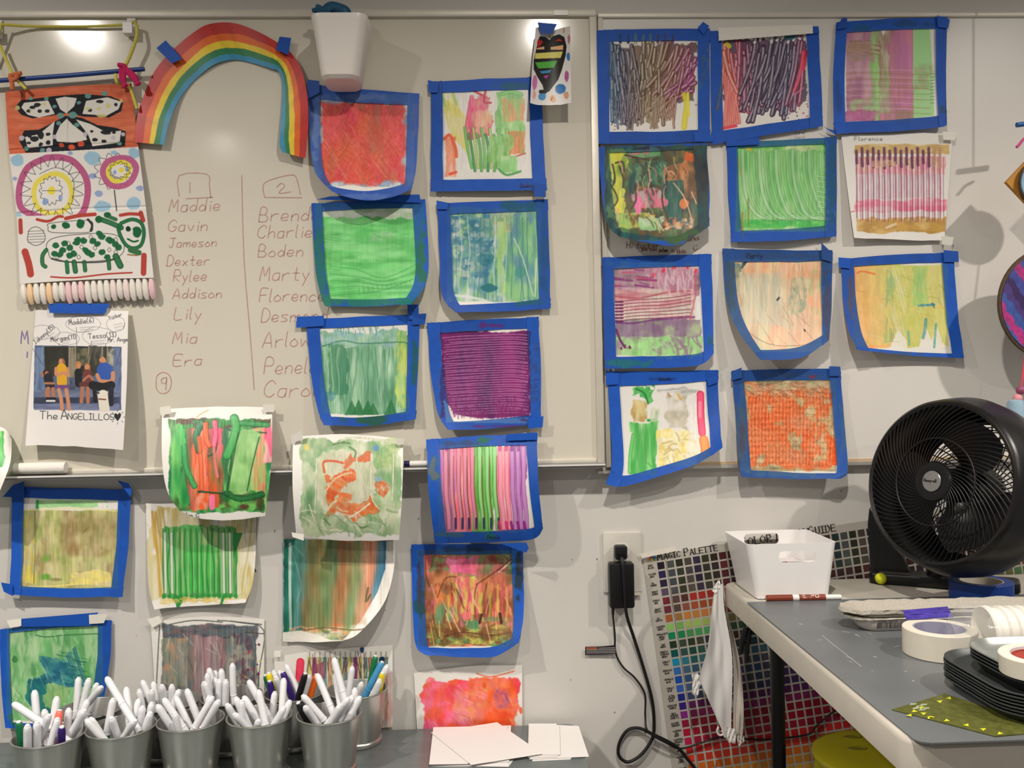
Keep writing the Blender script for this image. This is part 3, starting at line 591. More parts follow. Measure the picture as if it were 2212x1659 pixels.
painting([(889, 1177), (1010, 1175), (1129, 1176)], [(1129, 1176), (1132, 1320), (1120, 1387)], [(918, 1414), (990, 1419), (1072, 1417), (1120, 1387)], [(889, 1177), (890, 1280), (897, 1388), (918, 1414)],
         [[3, 3, 3], [8, 6, 8], [24, 22, 34]], WB, (.11, .105, .09, .10), r8, 'busy brown, pink and yellow painting in blue tape, above the white paper stacks', .3, group=G3,
         tabq=[[(1080, 1174), (1137, 1172), (1142, 1184), (1137, 1194), (1081, 1195)]], tpaint=[(1122, 1240, 10, 70, (40, 50, 50), .8), (1000, 1186, 60, 6, (30, 60, 110), .6), (908, 1300, 14, 30, (30, 80, 50), .7), (906, 1250, 6, 60, (80, 40, 50), .6), (1125, 1225, 8, 14, (120, 60, 40), .6)])
def r9(c):
    c.smear((910, 1470, 1118, 1660), [(240, 100, 140), (236, 60, 70), (244, 120, 150), (240, 96, 60)], 26, 26, rough=9, soft=3)
    c.smear((1010, 1462, 1116, 1660), [(240, 92, 30), (244, 130, 80), (236, 74, 30), (240, 120, 110)], 22, 22, rough=9, soft=6)
    c.smear((980, 1490, 1050, 1560), [(226, 190, 120), (240, 150, 140), (216, 130, 130)], 18, 18, a=.5, soft=9); c.smear((1070, 1490, 1100, 1530), [(150, 80, 140), (210, 100, 110)], 14, 14, a=.7, soft=9)
    c.st([(1030, 1455), (1060, 1462), (1110, 1450)], 3, (230, 100, 60), .8); c.scr(40, (920, 1480, 1110, 1600), 24, .8, 2, [(250, 190, 190), (200, 60, 60)], .35, .6); c.blob(1125, 1535, 4, 8, (240, 110, 70))
painting([(894, 1454), (1000, 1440), (1128, 1437)], [(1128, 1437), (1128, 1660)], [(905, 1665), (1128, 1660)], [(894, 1454), (900, 1560), (905, 1665)], [[2, 2, 2], [3, 3, 3], [3, 3, 3]], WB, None, r9,
         'untaped hot pink and orange painting on white paper, rising from behind the grey tabletop', group=G3)
def r10(c):
    c.smear((366, 908, 584, 1106), [(30, 140, 60), (110, 200, 110), (60, 100, 50), (20, 110, 70), (150, 205, 120)], 16, 60, rough=4, soft=1.5)
    c.smear((404, 912, 480, 1098), [(100, 70, 40), (234, 84, 44), (240, 130, 90), (90, 120, 60), (236, 96, 120)], 12, 70, a=.92, rough=5)
    c.smear((452, 906, 476, 960), [(244, 80, 140), (200, 90, 100)], 9, 40, a=.9); c.smear((420, 930, 448, 1060), [(236, 84, 40), (244, 140, 110)], 10, 60, a=.9)
    c.smear((492, 930, 560, 1066), [(140, 205, 120), (170, 210, 140), (110, 180, 90)], 24, 60, a=.95, rough=4)
    c.smear((545, 925, 572, 1080), [(240, 160, 120), (160, 200, 110), (236, 110, 90)], 9, 60, a=.9, rough=3)
    c.smear((380, 905, 584, 925), [(20, 130, 50), (40, 150, 60), (90, 60, 40)], 30, 12, rough=4); c.smear((570, 912, 588, 1000), [(244, 70, 120), (240, 190, 180)], 8, 40, a=.9, rough=2)
    c.smear((470, 1062, 568, 1100), [(30, 110, 50), (90, 60, 40), (110, 190, 90)], 18, 16, rough=6); c.smear((420, 1064, 450, 1104), [(240, 100, 50), (236, 150, 120)], 10, 14); c.st([(458, 1074), (458, 1096)], 12, (246, 120, 160))
    for pts in ([(510, 940), (500, 990), (492, 1058)], [(558, 945), (540, 1000), (530, 1060)], [(388, 990), (398, 1050), (408, 1090)], [(490, 925), (506, 930), (575, 935)], [(470, 940), (465, 975), (450, 985)], [(430, 1062), (480, 1066), (530, 1072), (566, 1062)]):
        c.st(pts, 4, (30, 70, 40), .85)
    c.pw([(512, 934), (562, 938), (548, 1000), (536, 1062), (496, 1060), (504, 990)], [(140, 200, 120), (170, 212, 140), (110, 170, 90)], 24, 30, rough=2)
    c.pw([(378, 925), (392, 918), (400, 960), (392, 1010), (410, 1080), (396, 1096), (376, 1050), (370, 980)], [(70, 190, 90), (30, 140, 70), (140, 210, 110)], 14, 50, rough=2)
    for P_, w_, k_, e_ in (([(436, 914), (424, 940), (430, 974)], 15, (24, 130, 84), (16, 90, 60)), ([(398, 965), (402, 1010), (420, 1050)], 13, (60, 170, 90), (20, 110, 60)), ([(506, 904), (510, 925), (500, 960), (490, 984)], 20, (64, 176, 84), (24, 120, 50)),
                           ([(522, 914), (578, 918)], 12, (34, 150, 74), (20, 110, 50)), ([(444, 916), (446, 950), (452, 962)], 12, (240, 120, 70), (200, 70, 40)), ([(464, 912), (466, 940), (462, 962)], 12, (244, 110, 150), (210, 50, 80)), ([(430, 946), (434, 1000), (436, 1056)], 10, (236, 110, 60), (190, 70, 40)),
                           ([(490, 1066), (520, 1078), (566, 1068)], 13, (34, 110, 54), (20, 70, 36)), ([(560, 944), (546, 1000), (534, 1060)], 3, (40, 90, 50), None), ([(514, 934), (504, 990), (492, 1060)], 3, (40, 90, 50), None), ([(462, 962), (464, 1000), (470, 1030)], 6, (230, 120, 130), None)): c.st(P_, w_, k_, .9, e_, rel=.6)
    c.fine((366, 908, 584, 1100), 6, 2.5, 30)
    c.st([(424, 902), (436, 893), (450, 886)], 2.5, (240, 160, 110), .8)
    c.txt('dan G.', 397, 1118, 11, (40, 50, 60), 1.5, rot=.05, slant=.1)
painting([(350, 884), (470, 878), (588, 880)], [(588, 880), (586, 1000), (573, 1114)], [(388, 1104), (430, 1120), (500, 1124), (573, 1114)], [(350, 884), (350, 990), (361, 1060), (388, 1104)],
         [[6, 6, 6], [52, 46, 46], [50, 50, 44]], WL_, None, r10, 'untaped white sheet with thick green, orange and brown paint, hanging across the board tray', group='untaped paintings across the board tray',
         wt=[[(345, 880), (368, 876), (370, 893), (347, 897)], [(568, 874), (592, 874), (592, 890), (569, 890)]], rel=1.6)
def r11(c):
    c.smear((654, 950, 866, 1156), [(180, 196, 150), (120, 160, 110), (214, 218, 190), (140, 176, 130), (200, 208, 176)], 30, 40, rough=9, soft=3)
    c.smear((656, 1010, 690, 1110), [(90, 140, 90), (190, 205, 170)], 20, 50, a=.7, rough=6); c.smear((805, 960, 855, 1010), [(110, 160, 90), (190, 200, 130)], 20, 20, a=.7, rough=8)
    c.pw([(688, 985), (770, 975), (806, 990), (806, 1085), (760, 1120), (690, 1090)], [(206, 200, 176), (190, 196, 160), (222, 214, 196)], 26, 30, a=.85)
    O1, O2, O3 = (226, 92, 34), (204, 80, 40), (236, 130, 70)
    c.st([(701, 1020), (699, 998), (722, 996), (740, 1000)], 5, O2, .9)
    c.pw([(700, 1026), (712, 1030), (704, 1046)], [O1, O2], a=.8)
    c.pw([(706, 1052), (728, 1024), (752, 1012), (766, 1020), (766, 1036), (752, 1048), (744, 1052), (728, 1074), (712, 1100), (706, 1076)], [O1, O2, O3, (200, 160, 110)], 30, 5, .55, rough=3)
    c.st([(704, 1060), (722, 1036), (745, 1024), (758, 1022)], 4, (222, 206, 176), .75)
    c.pw([(742, 996), (756, 980), (764, 992), (796, 974), (802, 984), (786, 1000), (764, 1000), (744, 1014)], [O1, (190, 110, 60), O2], 9, 12, rough=5, a=.8)
    c.pw([(706, 1100), (722, 1080), (745, 1062), (760, 1070), (756, 1084), (780, 1084), (796, 1074), (812, 1092), (820, 1106), (790, 1112), (776, 1122), (758, 1130), (752, 1118), (730, 1108), (712, 1116)], [O1, O2, (206, 150, 100), O3], 16, 10, .4, rough=4, a=.85)
    c.pw([(812, 1046), (826, 1038), (840, 1052), (830, 1074), (818, 1064)], [O1, (214, 190, 160), O2], 8, 8, rough=3, a=.8)
    c.st([(744, 1124), (775, 1106), (798, 1088)], 4, (232, 222, 200), .9); c.st([(706, 1104), (716, 1090), (726, 1082)], 5, (216, 214, 180), .8)
    for pts in ([(770, 990), (776, 1020), (796, 1076), (770, 1078)], [(802, 980), (802, 1070), (820, 1100)], [(684, 990), (680, 1110)], [(668, 1090), (690, 1140), (740, 1146)], [(720, 965), (760, 945), (850, 955)], [(850, 980), (848, 1060), (842, 1110), (820, 1148)]):
        c.st(pts, 3.5, (226, 222, 200), .9, (120, 140, 100))
    for pts in ([(755, 966), (768, 975), (766, 988)], [(720, 962), (736, 956), (756, 958)], [(700, 1120), (712, 1134)], [(770, 1130), (780, 1140), (795, 1136)]): c.st(pts, 4, (96, 130, 80), .9)
    c.scr(30, (665, 1100, 850, 1150), 26, .8, 4, [(226, 224, 200), (130, 160, 110)], .6, .8, curve=.2)
    c.blob(812, 968, 8, 9, (90, 140, 180), .9); c.blob(818, 1035, 11, 7, (140, 170, 180), .8); c.blob(662, 966, 5, 8, (230, 200, 80), .7); c.fine((655, 950, 860, 1150), 7, 3, 12)
painting([(633, 944), (750, 938), (871, 948)], [(871, 948), (869, 1060), (862, 1166)], [(640, 1158), (750, 1168), (862, 1166)], [(633, 944), (632, 1050), (640, 1158)], [[14, 14, 14], [54, 54, 54], [34, 36, 44]], WL_, None, r11,
         'untaped white sheet with swirled sage green and burnt orange paint, hanging across the board tray', group='untaped paintings across the board tray', rel=1.8,
         wt=[[(628, 942), (650, 930), (655, 950), (630, 956)], [(630, 1150), (656, 1154), (656, 1168), (632, 1160)], [(856, 950), (874, 946), (872, 960), (858, 962)]])
def r12(c):
    c.smear((612, 1160, 838, 1384), [(20, 110, 90), (60, 140, 120), (40, 120, 140), (120, 130, 70), (150, 120, 60), (130, 170, 110), (226, 130, 80), (150, 190, 130), (240, 170, 130), (60, 140, 180)], 600, 900, rough=2)
    n = np.clip((c.X-612-8*(c.nz(40, 60)-.5))/226 + (c.Y-1165)*.0004, 0, 1); m = c.inbox(612, 1160, 836, 1366, rough=3)
    c.put(m, c.ramp(n, [(16, 100, 84), (30, 112, 96), (60, 130, 112), (84, 134, 130), (124, 112, 66), (138, 126, 70), (116, 148, 90), (130, 150, 96), (196, 116, 70), (212, 140, 90), (136, 176, 116), (222, 160, 124), (226, 150, 116), (90, 140, 160), (50, 124, 166)]))
    c.st([(627, 1175), (626, 1250), (628, 1360)], 9, (190, 205, 200), .9, (30, 120, 90)); c.smear((620, 1352, 830, 1384), [(232, 160, 110), (170, 190, 130), (236, 228, 220)], 26, 10, a=.7, gap=.3)
    c.poly([(848, 1240), (845, 1170), (835, 1165), (832, 1230), (815, 1280), (780, 1340), (740, 1384), (770, 1384), (830, 1320)], wt_, 1)
    c.st([(795, 1270), (790, 1300), (800, 1285)], 4, (110, 100, 70)); c.fine((612, 1165, 840, 1375), 18, 3, 60); c.fine((612, 1165, 840, 1375), 16, 12, 30); c.smear((650, 1170, 790, 1350), [(110, 130, 90), (150, 120, 80), (90, 140, 110), (190, 140, 100)], 12, 50, a=.4, soft=8)
    c.st([(655, 1200), (630, 1180), (650, 1260), (640, 1300)], 1.5, (150, 200, 190), .6); c.st([(640, 1366), (700, 1356), (780, 1360), (830, 1330)], 3, (110, 80, 50), .7)
    c.poly([(612, 1366), (650, 1362), (690, 1372), (720, 1385), (612, 1390)], wt_, .9)
painting([(611, 1164), (730, 1166), (852, 1170)], [(852, 1170), (850, 1235), (828, 1305), (775, 1368), (740, 1384)], [(611, 1386), (680, 1387), (740, 1384)], [(611, 1164), (612, 1280), (611, 1386)],
         [[3, 3, 3], [4, 6, 26], [6, 10, 46]], WB, None, r12, 'untaped painting of blended teal, ochre, peach and blue vertical bands, lower right corner curled forward', group=G3)
def r13(c):
    c.smear((44, 1102, 256, 1272), [(196, 190, 130), (150, 160, 90), (206, 196, 150), (160, 140, 96), (190, 196, 120)], 22, 40, rough=2)
    c.smear((52, 1110, 76, 1262), [(220, 200, 80), (206, 196, 120), (190, 180, 150)], 12, 20, a=.8); c.smear((130, 1110, 252, 1200), [(170, 150, 110), (190, 170, 130), (140, 116, 70)], 30, 30, a=.6, soft=9)
    c.smear((78, 1080, 232, 1096), [(150, 210, 140), (176, 220, 160)], 30, 9, rough=2); c.st([(81, 1082), (80, 1100)], 6, (60, 170, 90)); c.smear((212, 1086, 230, 1098), [wt_, wt_], 9, 9)
    c.blob(100, 1205, 16, 14, (110, 165, 60), .7, soft=.7); c.blob(160, 1185, 20, 24, (140, 104, 56), .55, soft=.8); c.blob(98, 1247, 14, 9, (90, 160, 50), .85, soft=.5); c.blob(120, 1252, 18, 5, (110, 110, 50), .6, soft=.5)
    c.smear((150, 1235, 240, 1262), [(236, 220, 120), (214, 200, 150)], 26, 9, a=.8, rough=6); c.st([(75, 1105), (76, 1180), (73, 1260)], 2, (90, 110, 80), .8); c.st([(50, 1102), (150, 1098), (254, 1104)], 3, (232, 222, 160), .9); c.st([(52, 1268), (120, 1266), (230, 1256)], 3, (236, 216, 130), .9)
    c.st([(192, 1138), (180, 1150)], 3, (140, 110, 70), .8); c.fine((46, 1102, 254, 1268), 12, 3, 30)
painting([(24, 1052), (150, 1054), (283, 1058)], [(283, 1058), (277, 1180), (264, 1289)], [(20, 1284), (140, 1290), (264, 1289)], [(24, 1052), (25, 1170), (20, 1284)],
         [[3, 3, 3], [8, 5, 8], [16, 12, 18]], WB, (.10, .105, .10, .085), r13, 'olive and beige scraped painting in blue tape, on the wall beneath the white eraser roll', .25, group=G3,
         tabq=[[(28, 1048), (52, 1040), (53, 1074), (6, 1073)], [(254, 1038), (278, 1044), (285, 1058), (282, 1074), (256, 1074)], [(2, 1258), (26, 1262), (28, 1288), (8, 1278)]])
def r14(c):
    c.smear((318, 1098, 550, 1298), [(206, 196, 150), (226, 222, 206), (190, 170, 96), (214, 206, 170)], 22, 60, rough=6, a=.9, gap=.15)
    c.lines(7, 326, 350, 1104, 1290, 4, [(200, 160, 70), (226, 220, 200)], 3, .8, lean=16); c.lines(14, 496, 548, 1112, 1280, 3, [(196, 180, 110), (170, 160, 90), (224, 218, 190)], 3, .75, lean=-14)
    c.smear((356, 1136, 512, 1290), [(60, 160, 70), (90, 180, 90), (50, 140, 60), (170, 200, 130)], 11, 90, rough=4, a=.92)
    c.smear((400, 1180, 470, 1280), [(70, 190, 80), (60, 165, 70)], 20, 40, a=.8, soft=7)
    for x in range(352, 512, 12): c.st([(x, 1142), (x+(x % 5)-2, 1180), (x+(x % 7)-2, 1230), (x+3, 1286)], 2.2+(x % 3), (36, 124, 56), .75); c.st([(x+6, 1150), (x+7, 1280)], 2, (190, 214, 160), .7); c.blob(x+2, 1288, 5, 6, (40, 140, 60), .9)
    for x in (356, 370, 482, 496): c.st([(x, 1152), (x+2, 1280)], 7, (218, 218, 204), .95, (70, 140, 80))
    c.poly([(502, 1152), (524, 1152), (504, 1206)], (40, 130, 60)); c.st([(382, 1290), (385, 1312)], 8, (40, 140, 60)); c.st([(482, 1290), (477, 1308)], 6, (40, 140, 60)); c.poly([(370, 1292), (402, 1292), (386, 1312)], (40, 140, 60))
    c.smear((345, 1292, 500, 1302), [(220, 190, 90), (226, 210, 150)], 20, 6, a=.7, gap=.3)
painting([(315, 1088), (430, 1090), (553, 1118)], [(553, 1118), (552, 1200), (545, 1262), (530, 1302)], [(333, 1316), (430, 1308), (530, 1302)], [(315, 1088), (318, 1200), (322, 1270), (333, 1316)],
         [[2, 2, 2], [6, 4, 8], [14, 8, 20]], WB, None, r14, 'untaped ochre sheet with dripping green stripes, tucked below the green and orange one', group=G3)
def r15(c):
    c.smear((14, 1350, 222, 1556), [(110, 180, 110), (160, 205, 150), (90, 160, 96), (176, 212, 160)], 14, 46, rough=1)
    for k in range(30): c.st([(60+k*3.5, 1490-k*2.6-abs(15-k)*1.2), (90+k*3.2, 1500-k*1.2), (110+k*3, 1476+k*.3)], 3.5, [(24, 90, 120), (20, 110, 130), (40, 120, 150), (90, 170, 150)][k % 4], .75)
    c.smear((92, 1424, 158, 1480), [(20, 90, 130), (30, 110, 140), (70, 150, 150)], 16, 12, a=.8, rough=8, ang=.6); c.smear((62, 1466, 110, 1560), [(14, 90, 110), (30, 120, 120)], 16, 30, a=.85, rough=9)
    c.smear((100, 1480, 150, 1525), [(150, 190, 120), (130, 180, 110)], 20, 20, a=.9, rough=9); c.scr(40, (130, 1410, 180, 1480), 26, .25, 1.4, [(30, 100, 90)], .7, .2); c.scr(16, (80, 1420, 180, 1500), 50, 1.1, 1, [(170, 214, 180)], .6, .2)
    c.st([(78, 1372), (100, 1376), (140, 1372), (212, 1369)], 2.5, (50, 110, 60), .8); c.scr(40, (20, 1370, 210, 1540), 24, 1.3, 2.5, [(70, 150, 80), (190, 222, 180)], .5, .5); c.blob(32, 1424, 7, 9, (50, 120, 60), .8)
painting([(0, 1360), (120, 1346), (241, 1340)], [(241, 1340), (236, 1440), (214, 1556)], [(12, 1572), (110, 1576), (214, 1556)], [(0, 1360), (2, 1470), (12, 1572)],
         [[3, 3, 3], [4, 3, 6], [10, 8, 12]], WB, (.085, .12, .045, .06), r15, 'pale green painting with a dark teal scratched patch, behind the leftmost pail', .3, group=G3,
         tabq=[[(30, 1338), (120, 1330), (212, 1323), (212, 1350), (44, 1352)][0:1] + [(212, 1323), (196, 1352), (46, 1354)]], wt=[[(192, 1328), (232, 1326), (224, 1346), (193, 1348)], [(14, 1340), (46, 1336), (46, 1352), (22, 1356)]],
         tpaint=[(90, 1340, 60, 6, (60, 100, 40), .7), (35, 1555, 16, 12, (40, 120, 50), .8)])
def r16(c):
    c.smear((350, 1352, 550, 1560), [(120, 120, 112), (150, 140, 130), (96, 104, 108), (160, 120, 110), (90, 120, 130), (150, 150, 140)], 14, 60, rough=3)
    c.smear((420, 1370, 486, 1560), [(150, 96, 106), (190, 150, 156), (140, 104, 110), (176, 160, 160)], 7, 90, a=.8, rough=4); c.smear((352, 1376, 400, 1480), [(130, 140, 120), (200, 150, 110), (150, 150, 140)], 14, 22, a=.7)
    c.smear((352, 1350, 556, 1376), [(96, 110, 116), (60, 80, 88), (120, 96, 100)], 30, 9, a=.9); c.smear((496, 1366, 556, 1480), [(110, 80, 96), (90, 120, 130), (170, 170, 150), (96, 70, 84)], 12, 18, a=.85)
    for pts in ([(366, 1349), (420, 1340), (480, 1344)], [(470, 1340), (520, 1345), (570, 1362), (560, 1450), (558, 1500)], [(345, 1352), (342, 1400), (338, 1480)], [(545, 1360), (552, 1400), (548, 1460)], [(530, 1366), (569, 1369)], [(500, 1342), (565, 1349)]): c.st(pts, 2.4, (70, 78, 74), .85)
    c.scr(30, (360, 1380, 550, 1480), 30, 1.2, 2, [(190, 190, 180), (80, 80, 84), (200, 180, 140)], .5, .8); c.dots(12, (520, 1380, 566, 1470), 4, [(200, 50, 70), (200, 190, 90), (90, 40, 60)]); c.fine((350, 1352, 556, 1560), 14, 2, 50)
painting([(325, 1344), (440, 1332), (571, 1337)], [(571, 1337), (570, 1560)], [(335, 1562), (570, 1560)], [(325, 1344), (332, 1450), (335, 1562)], [[2, 2, 2], [3, 3, 3], [3, 3, 3]], WB, None, r16,
         'untaped smoky grey and mauve painting on white paper, rising behind the marker pails', group=G3, wt=[[(318, 1338), (344, 1330), (350, 1344), (330, 1356)]])
def r17(c):
    for i, x in enumerate(range(664, 830, 11)):
        k = [(214, 206, 110), (150, 60, 120), (200, 190, 110), (110, 160, 150), (226, 170, 130), (210, 180, 110), (150, 170, 100), (120, 150, 150)][i % 8]; c.smear((x, 1420, x+9, 1600), [k, tuple(int(v*.7) for v in k)], 5, 30, a=.9, rough=1)
        c.scr(7, (x, 1424, x+9, 1560), 34, 1.57, 1.8, [(80, 60, 60), (130, 60, 60), (190, 190, 90)], .8, .25); c.st([(x+5, 1408), (x+5, 1420)], 2, (110, 100, 80), .7)
    c.st([(649, 1430), (646, 1470)], 17, (238, 70, 100), 1, (226, 40, 70)); c.smear((676, 1430, 700, 1560), [(120, 50, 90), (160, 90, 110)], 8, 30, a=.8); c.blob(782, 1404, 5, 7, (30, 70, 110)); c.blob(825, 1425, 6, 7, (20, 50, 90)); c.smear((800, 1450, 846, 1600), [(226, 200, 190), (226, 140, 130)], 20, 40, a=.5)
painting([(592, 1418), (720, 1402), (848, 1393)], [(848, 1393), (848, 1571)], [(596, 1590), (848, 1571)], [(592, 1418), (594, 1500), (596, 1590)], [[2, 2, 2], [3, 3, 3], [3, 3, 3]], WB, None, r17,
         'untaped paper with thin rainbow comb marks and a red dash, behind the rightmost pails', group=G3, wt=[[(592, 1406), (606, 1405), (606, 1419), (592, 1419)]])
def r18(c):
    c.smear((-90, 930, 8, 1010), [(90, 200, 90), (60, 170, 70), (150, 220, 140)], 14, 40, rough=4)
painting([(-90, 925), (0, 922), (25, 948)], [(25, 948), (22, 1000), (0, 1060), (-12, 1090)], [(-80, 1100), (-12, 1090)], [(-90, 925), (-80, 1100)], [[10, 10, 12], [58, 58, 62], [60, 60, 70]], WL_, None, r18, 'untaped white sheet with bright green paint, cut off beside the eraser roll')

note(P_boden, "Boden", 1124, 404, 8, -.02, mat('dark_purple_pen', (60, 20, 60), .5)); note(P_flo, "Florence", 1052, 1163, 6)
# --- right board
def s1(c):
    c.smear((1324, 96, 1500, 220), [(120, 92, 66), (96, 60, 70), (60, 70, 96), (140, 104, 70), (110, 84, 60)], 24, 60, a=.85, rough=9)
    rr = c.r
    def colx(x):
        t = (x-1316)/190; P = [(20, 80, 120), (60, 50, 80), (80, 60, 60), (124, 96, 58), (130, 96, 60), (140, 90, 60), (150, 60, 90), (160, 50, 120)]; i = min(int(max(t, 0)*7), 6); f = max(t, 0)*7-i
        return tuple(P[i][j]*(1-f)+P[i+1][j]*f for j in range(3))
    for k in range(110):
        x = rr.uniform(1318, 1503); y = rr.uniform(88, 200); ln = rr.uniform(50, 95); t = (x-1316)/190; dx = (rr.uniform(-.1, .28) if t < .35 else rr.uniform(-.3, .1) if t < .6 else rr.uniform(-.75, -.2))*ln
        y2 = min(y+ln, 275 - max(0, (t-.6))*190 - rr.uniform(0, 12)); cl = colx(x); li = tuple(min(255, v*.5+128) for v in cl)
        w = rr.uniform(6, 8.5); q = [(x, y), (x+dx*.4, (y+y2)/2), (x+dx, y2)]; c.st(q, w+2.5, tuple(v*.8 for v in cl), .9, rel=.2); c.st(q, w*.5, li, .95, rel=.5)
    for k in range(60):
        x = rr.uniform(1330, 1460); y = rr.uniform(200, 225); cl = colx(x)
        q = [(x, y), (x+rr.uniform(-4, 4), y+20), (x+rr.uniform(-4, 6), rr.uniform(248, 280))]; c.st(q, 5, cl, .85); c.st(q, 1.8, tuple(min(255, v*.3+150) for v in cl), .9)
    c.st([(1478, 205), (1484, 225), (1480, 250), (1478, 275)], 12, (232, 222, 60), .9, (214, 196, 40)); c.st([(1486, 200), (1488, 250)], 5, (236, 226, 90)); c.st([(1484, 180), (1500, 150)], 4, (170, 60, 130))
    for i, x in enumerate((1340, 1357, 1373, 1390, 1405, 1421, 1437, 1453)): c.st([(x, 74+i % 2*2), (x, 92)], 6, [(20, 50, 100), (20, 50, 100), (230, 210, 140), (230, 210, 140), (225, 190, 120), (140, 40, 90), (150, 40, 130), (120, 30, 110)][i], .9, (30, 40, 90))
    c.dots(40, (1320, 210, 1345, 280), 2, [(60, 90, 120), (60, 60, 60)]); c.st([(1516, 130), (1522, 160), (1518, 180)], 3, (140, 90, 50), .8); c.smear((1510, 105, 1530, 190), [(130, 80, 40), (120, 40, 60)], 8, 14, a=.6, gap=.6)
painting([(1288, 66), (1400, 62), (1533, 62)], [(1533, 62), (1534, 180), (1534, 306)], [(1288, 310), (1410, 310), (1534, 306)], [(1288, 66), (1288, 190), (1288, 310)], [[7, 2, 2], [7, 3, 2], [7, 4, 3]], WR, (.118, .105, .105, .105), s1,
         'painting of crossing brown, blue and magenta ribs with a yellow drip at lower right', .75, group=G2, tabq=[[(1507, 60), (1519, 47), (1532, 56), (1532, 300)][:3] + [(1520, 75)], [(1500, 285), (1541, 292), (1541, 306), (1500, 306)]], rel=1.6)
def s2(c):
    rr = c.r; c.smear((1562, 84, 1740, 220), [(90, 50, 80), (60, 44, 74), (110, 70, 90), (70, 66, 84)], 24, 60, a=.85, rough=9)
    def colx(x):
        t = (x-1560)/183; P = [(214, 90, 60), (190, 60, 90), (110, 40, 80), (76, 44, 76), (62, 50, 76), (56, 40, 74), (70, 50, 90), (190, 40, 80)]; i = min(int(max(t, 0)*7), 6); f = max(t, 0)*7-i
        return tuple(P[i][j]*(1-f)+P[i+1][j]*f for j in range(3))
    for k in range(95):
        x = rr.uniform(1562, 1735); t = (x-1560)/183; y = rr.uniform(76 if t > .3 else 88, 150); dx = (rr.uniform(-20, 35) if t < .3 else rr.uniform(-50, -5)); y2 = min(y+rr.uniform(70, 140), 262 - max(0, (t-.72))*150); cl = colx(x)
        w = rr.uniform(6, 9); q = [(x, y), (x+dx*.35, y*.5+y2*.5), (x+dx, y2)]; c.st(q, w+2.5, tuple(v*.85 for v in cl), .9, rel=.2); c.st(q, w*.48, tuple(min(255, v*.5+140) for v in cl), .9, rel=.5)
    for k in range(8): c.st([(1562+k*4, 150+k*8), (1568+k*3, 210), (1563+k*5, 272-k)], 6, (236, 150, 130), .9, (200, 40, 70), rel=.4)
    for k in range(9): c.st([(1630+k*12, 92-(k % 3)*5), (1632+k*12, 84-(k % 2)*4)], 9, (236, 232, 228), .9, (50, 34, 60))
    c.blob(1706, 80, 12, 8, (30, 90, 110), .9); c.st([(1735, 112), (1728, 160), (1716, 195)], 7, (240, 90, 120), .9, (222, 30, 70)); c.st([(1742, 110), (1736, 150)], 6, (226, 40, 70)); c.st([(1715, 205), (1735, 190)], 3, (240, 120, 170), .8)
    c.st([(1570, 95), (1575, 100)], 10, (214, 200, 60)); c.dots(30, (1690, 215, 1745, 268), 2, [(60, 60, 80), (200, 60, 90)]); c.st([(1560, 278), (1590, 272)], 6, (236, 50, 80), .9)
P_car = painting([(1534, 68), (1640, 62), (1768, 57)], [(1768, 57), (1773, 160), (1777, 272)], [(1537, 312), (1640, 303), (1777, 290)], [(1534, 68), (1536, 190), (1537, 312)], [[2, 2, 2], [3, 3, 3], [4, 6, 4]], WR, (.105, .115, .001, .105), s2,
         'painting of crossing plum and black ribs, red at its left, white along the top', .6, group=G2, rel=1.6, wt=[[(1552, 60), (1755, 53), (1756, 72), (1553, 88)]], tabq=[[(1757, 57), (1768, 57), (1770, 72), (1757, 72)], [(1770, 268), (1786, 278), (1807, 282), (1806, 292), (1770, 292)][:4]])
def s3(c):
    c.smear((1590, 300, 1786, 500), [(150, 210, 130), (130, 200, 120), (180, 222, 160), (110, 190, 100)], 20, 60, rough=2); c.smear((1594, 312, 1784, 326), [(110, 200, 90), (214, 222, 170), (130, 210, 110)], 40, 8, a=.9)
    c.smear((1596, 474, 1783, 492), [(60, 184, 80), (110, 205, 100)], 30, 9, rough=4, a=.95)
    for k in range(15):
        x = 1604+k*12; c.st([(x, 325+(k % 3)*3), (x+2, 380), (x+10+k*.5, 430), (x+34, 466), (x+80, 474)][: 5 if k < 10 else 4], 6 if k % 3 else 9, (160, 216, 146) if k % 3 else (180, 220, 176), .7, (70, 150, 70), rel=.4)
    for y in range(380, 470, 11): c.st([(1765, y), (1782, y+3)], 5, (170, 222, 160), .8, (80, 150, 80))
    c.st([(1604, 460), (1603, 490), (1606, 512)], 4, (170, 130, 50), .9); c.st([(1616, 430), (1617, 488)], 3, (150, 120, 60), .7); c.st([(1596, 340), (1600, 380)], 3, (200, 150, 60), .6); c.st([(1614, 320), (1622, 324)], 6, (214, 190, 60)); c.fine((1594, 315, 1784, 492), 10, 2.5, 30)
    for k in range(12): c.st([(1785, 315+k*15), (1800, 320+k*15)], 6, (30, 90, 110), .6, (60, 130, 130))
painting([(1570, 309), (1690, 302), (1807, 296)], [(1807, 296), (1807, 400), (1806, 510)], [(1580, 522), (1690, 521), (1806, 510)], [(1570, 309), (1573, 410), (1580, 522)], [[2, 2, 2], [3, 3, 3], [6, 12, 6]], WR, (.10, .105, .06, .115), s3,
         'light green painting with sweeping curved combed lines, under the plum ribbed one', .5, group=G2, rel=1.3, tpaint=[(1798, 400, 10, 100, (20, 84, 110), .7)], tabq=[[(1568, 296), (1640, 294), (1640, 312), (1569, 316)]])
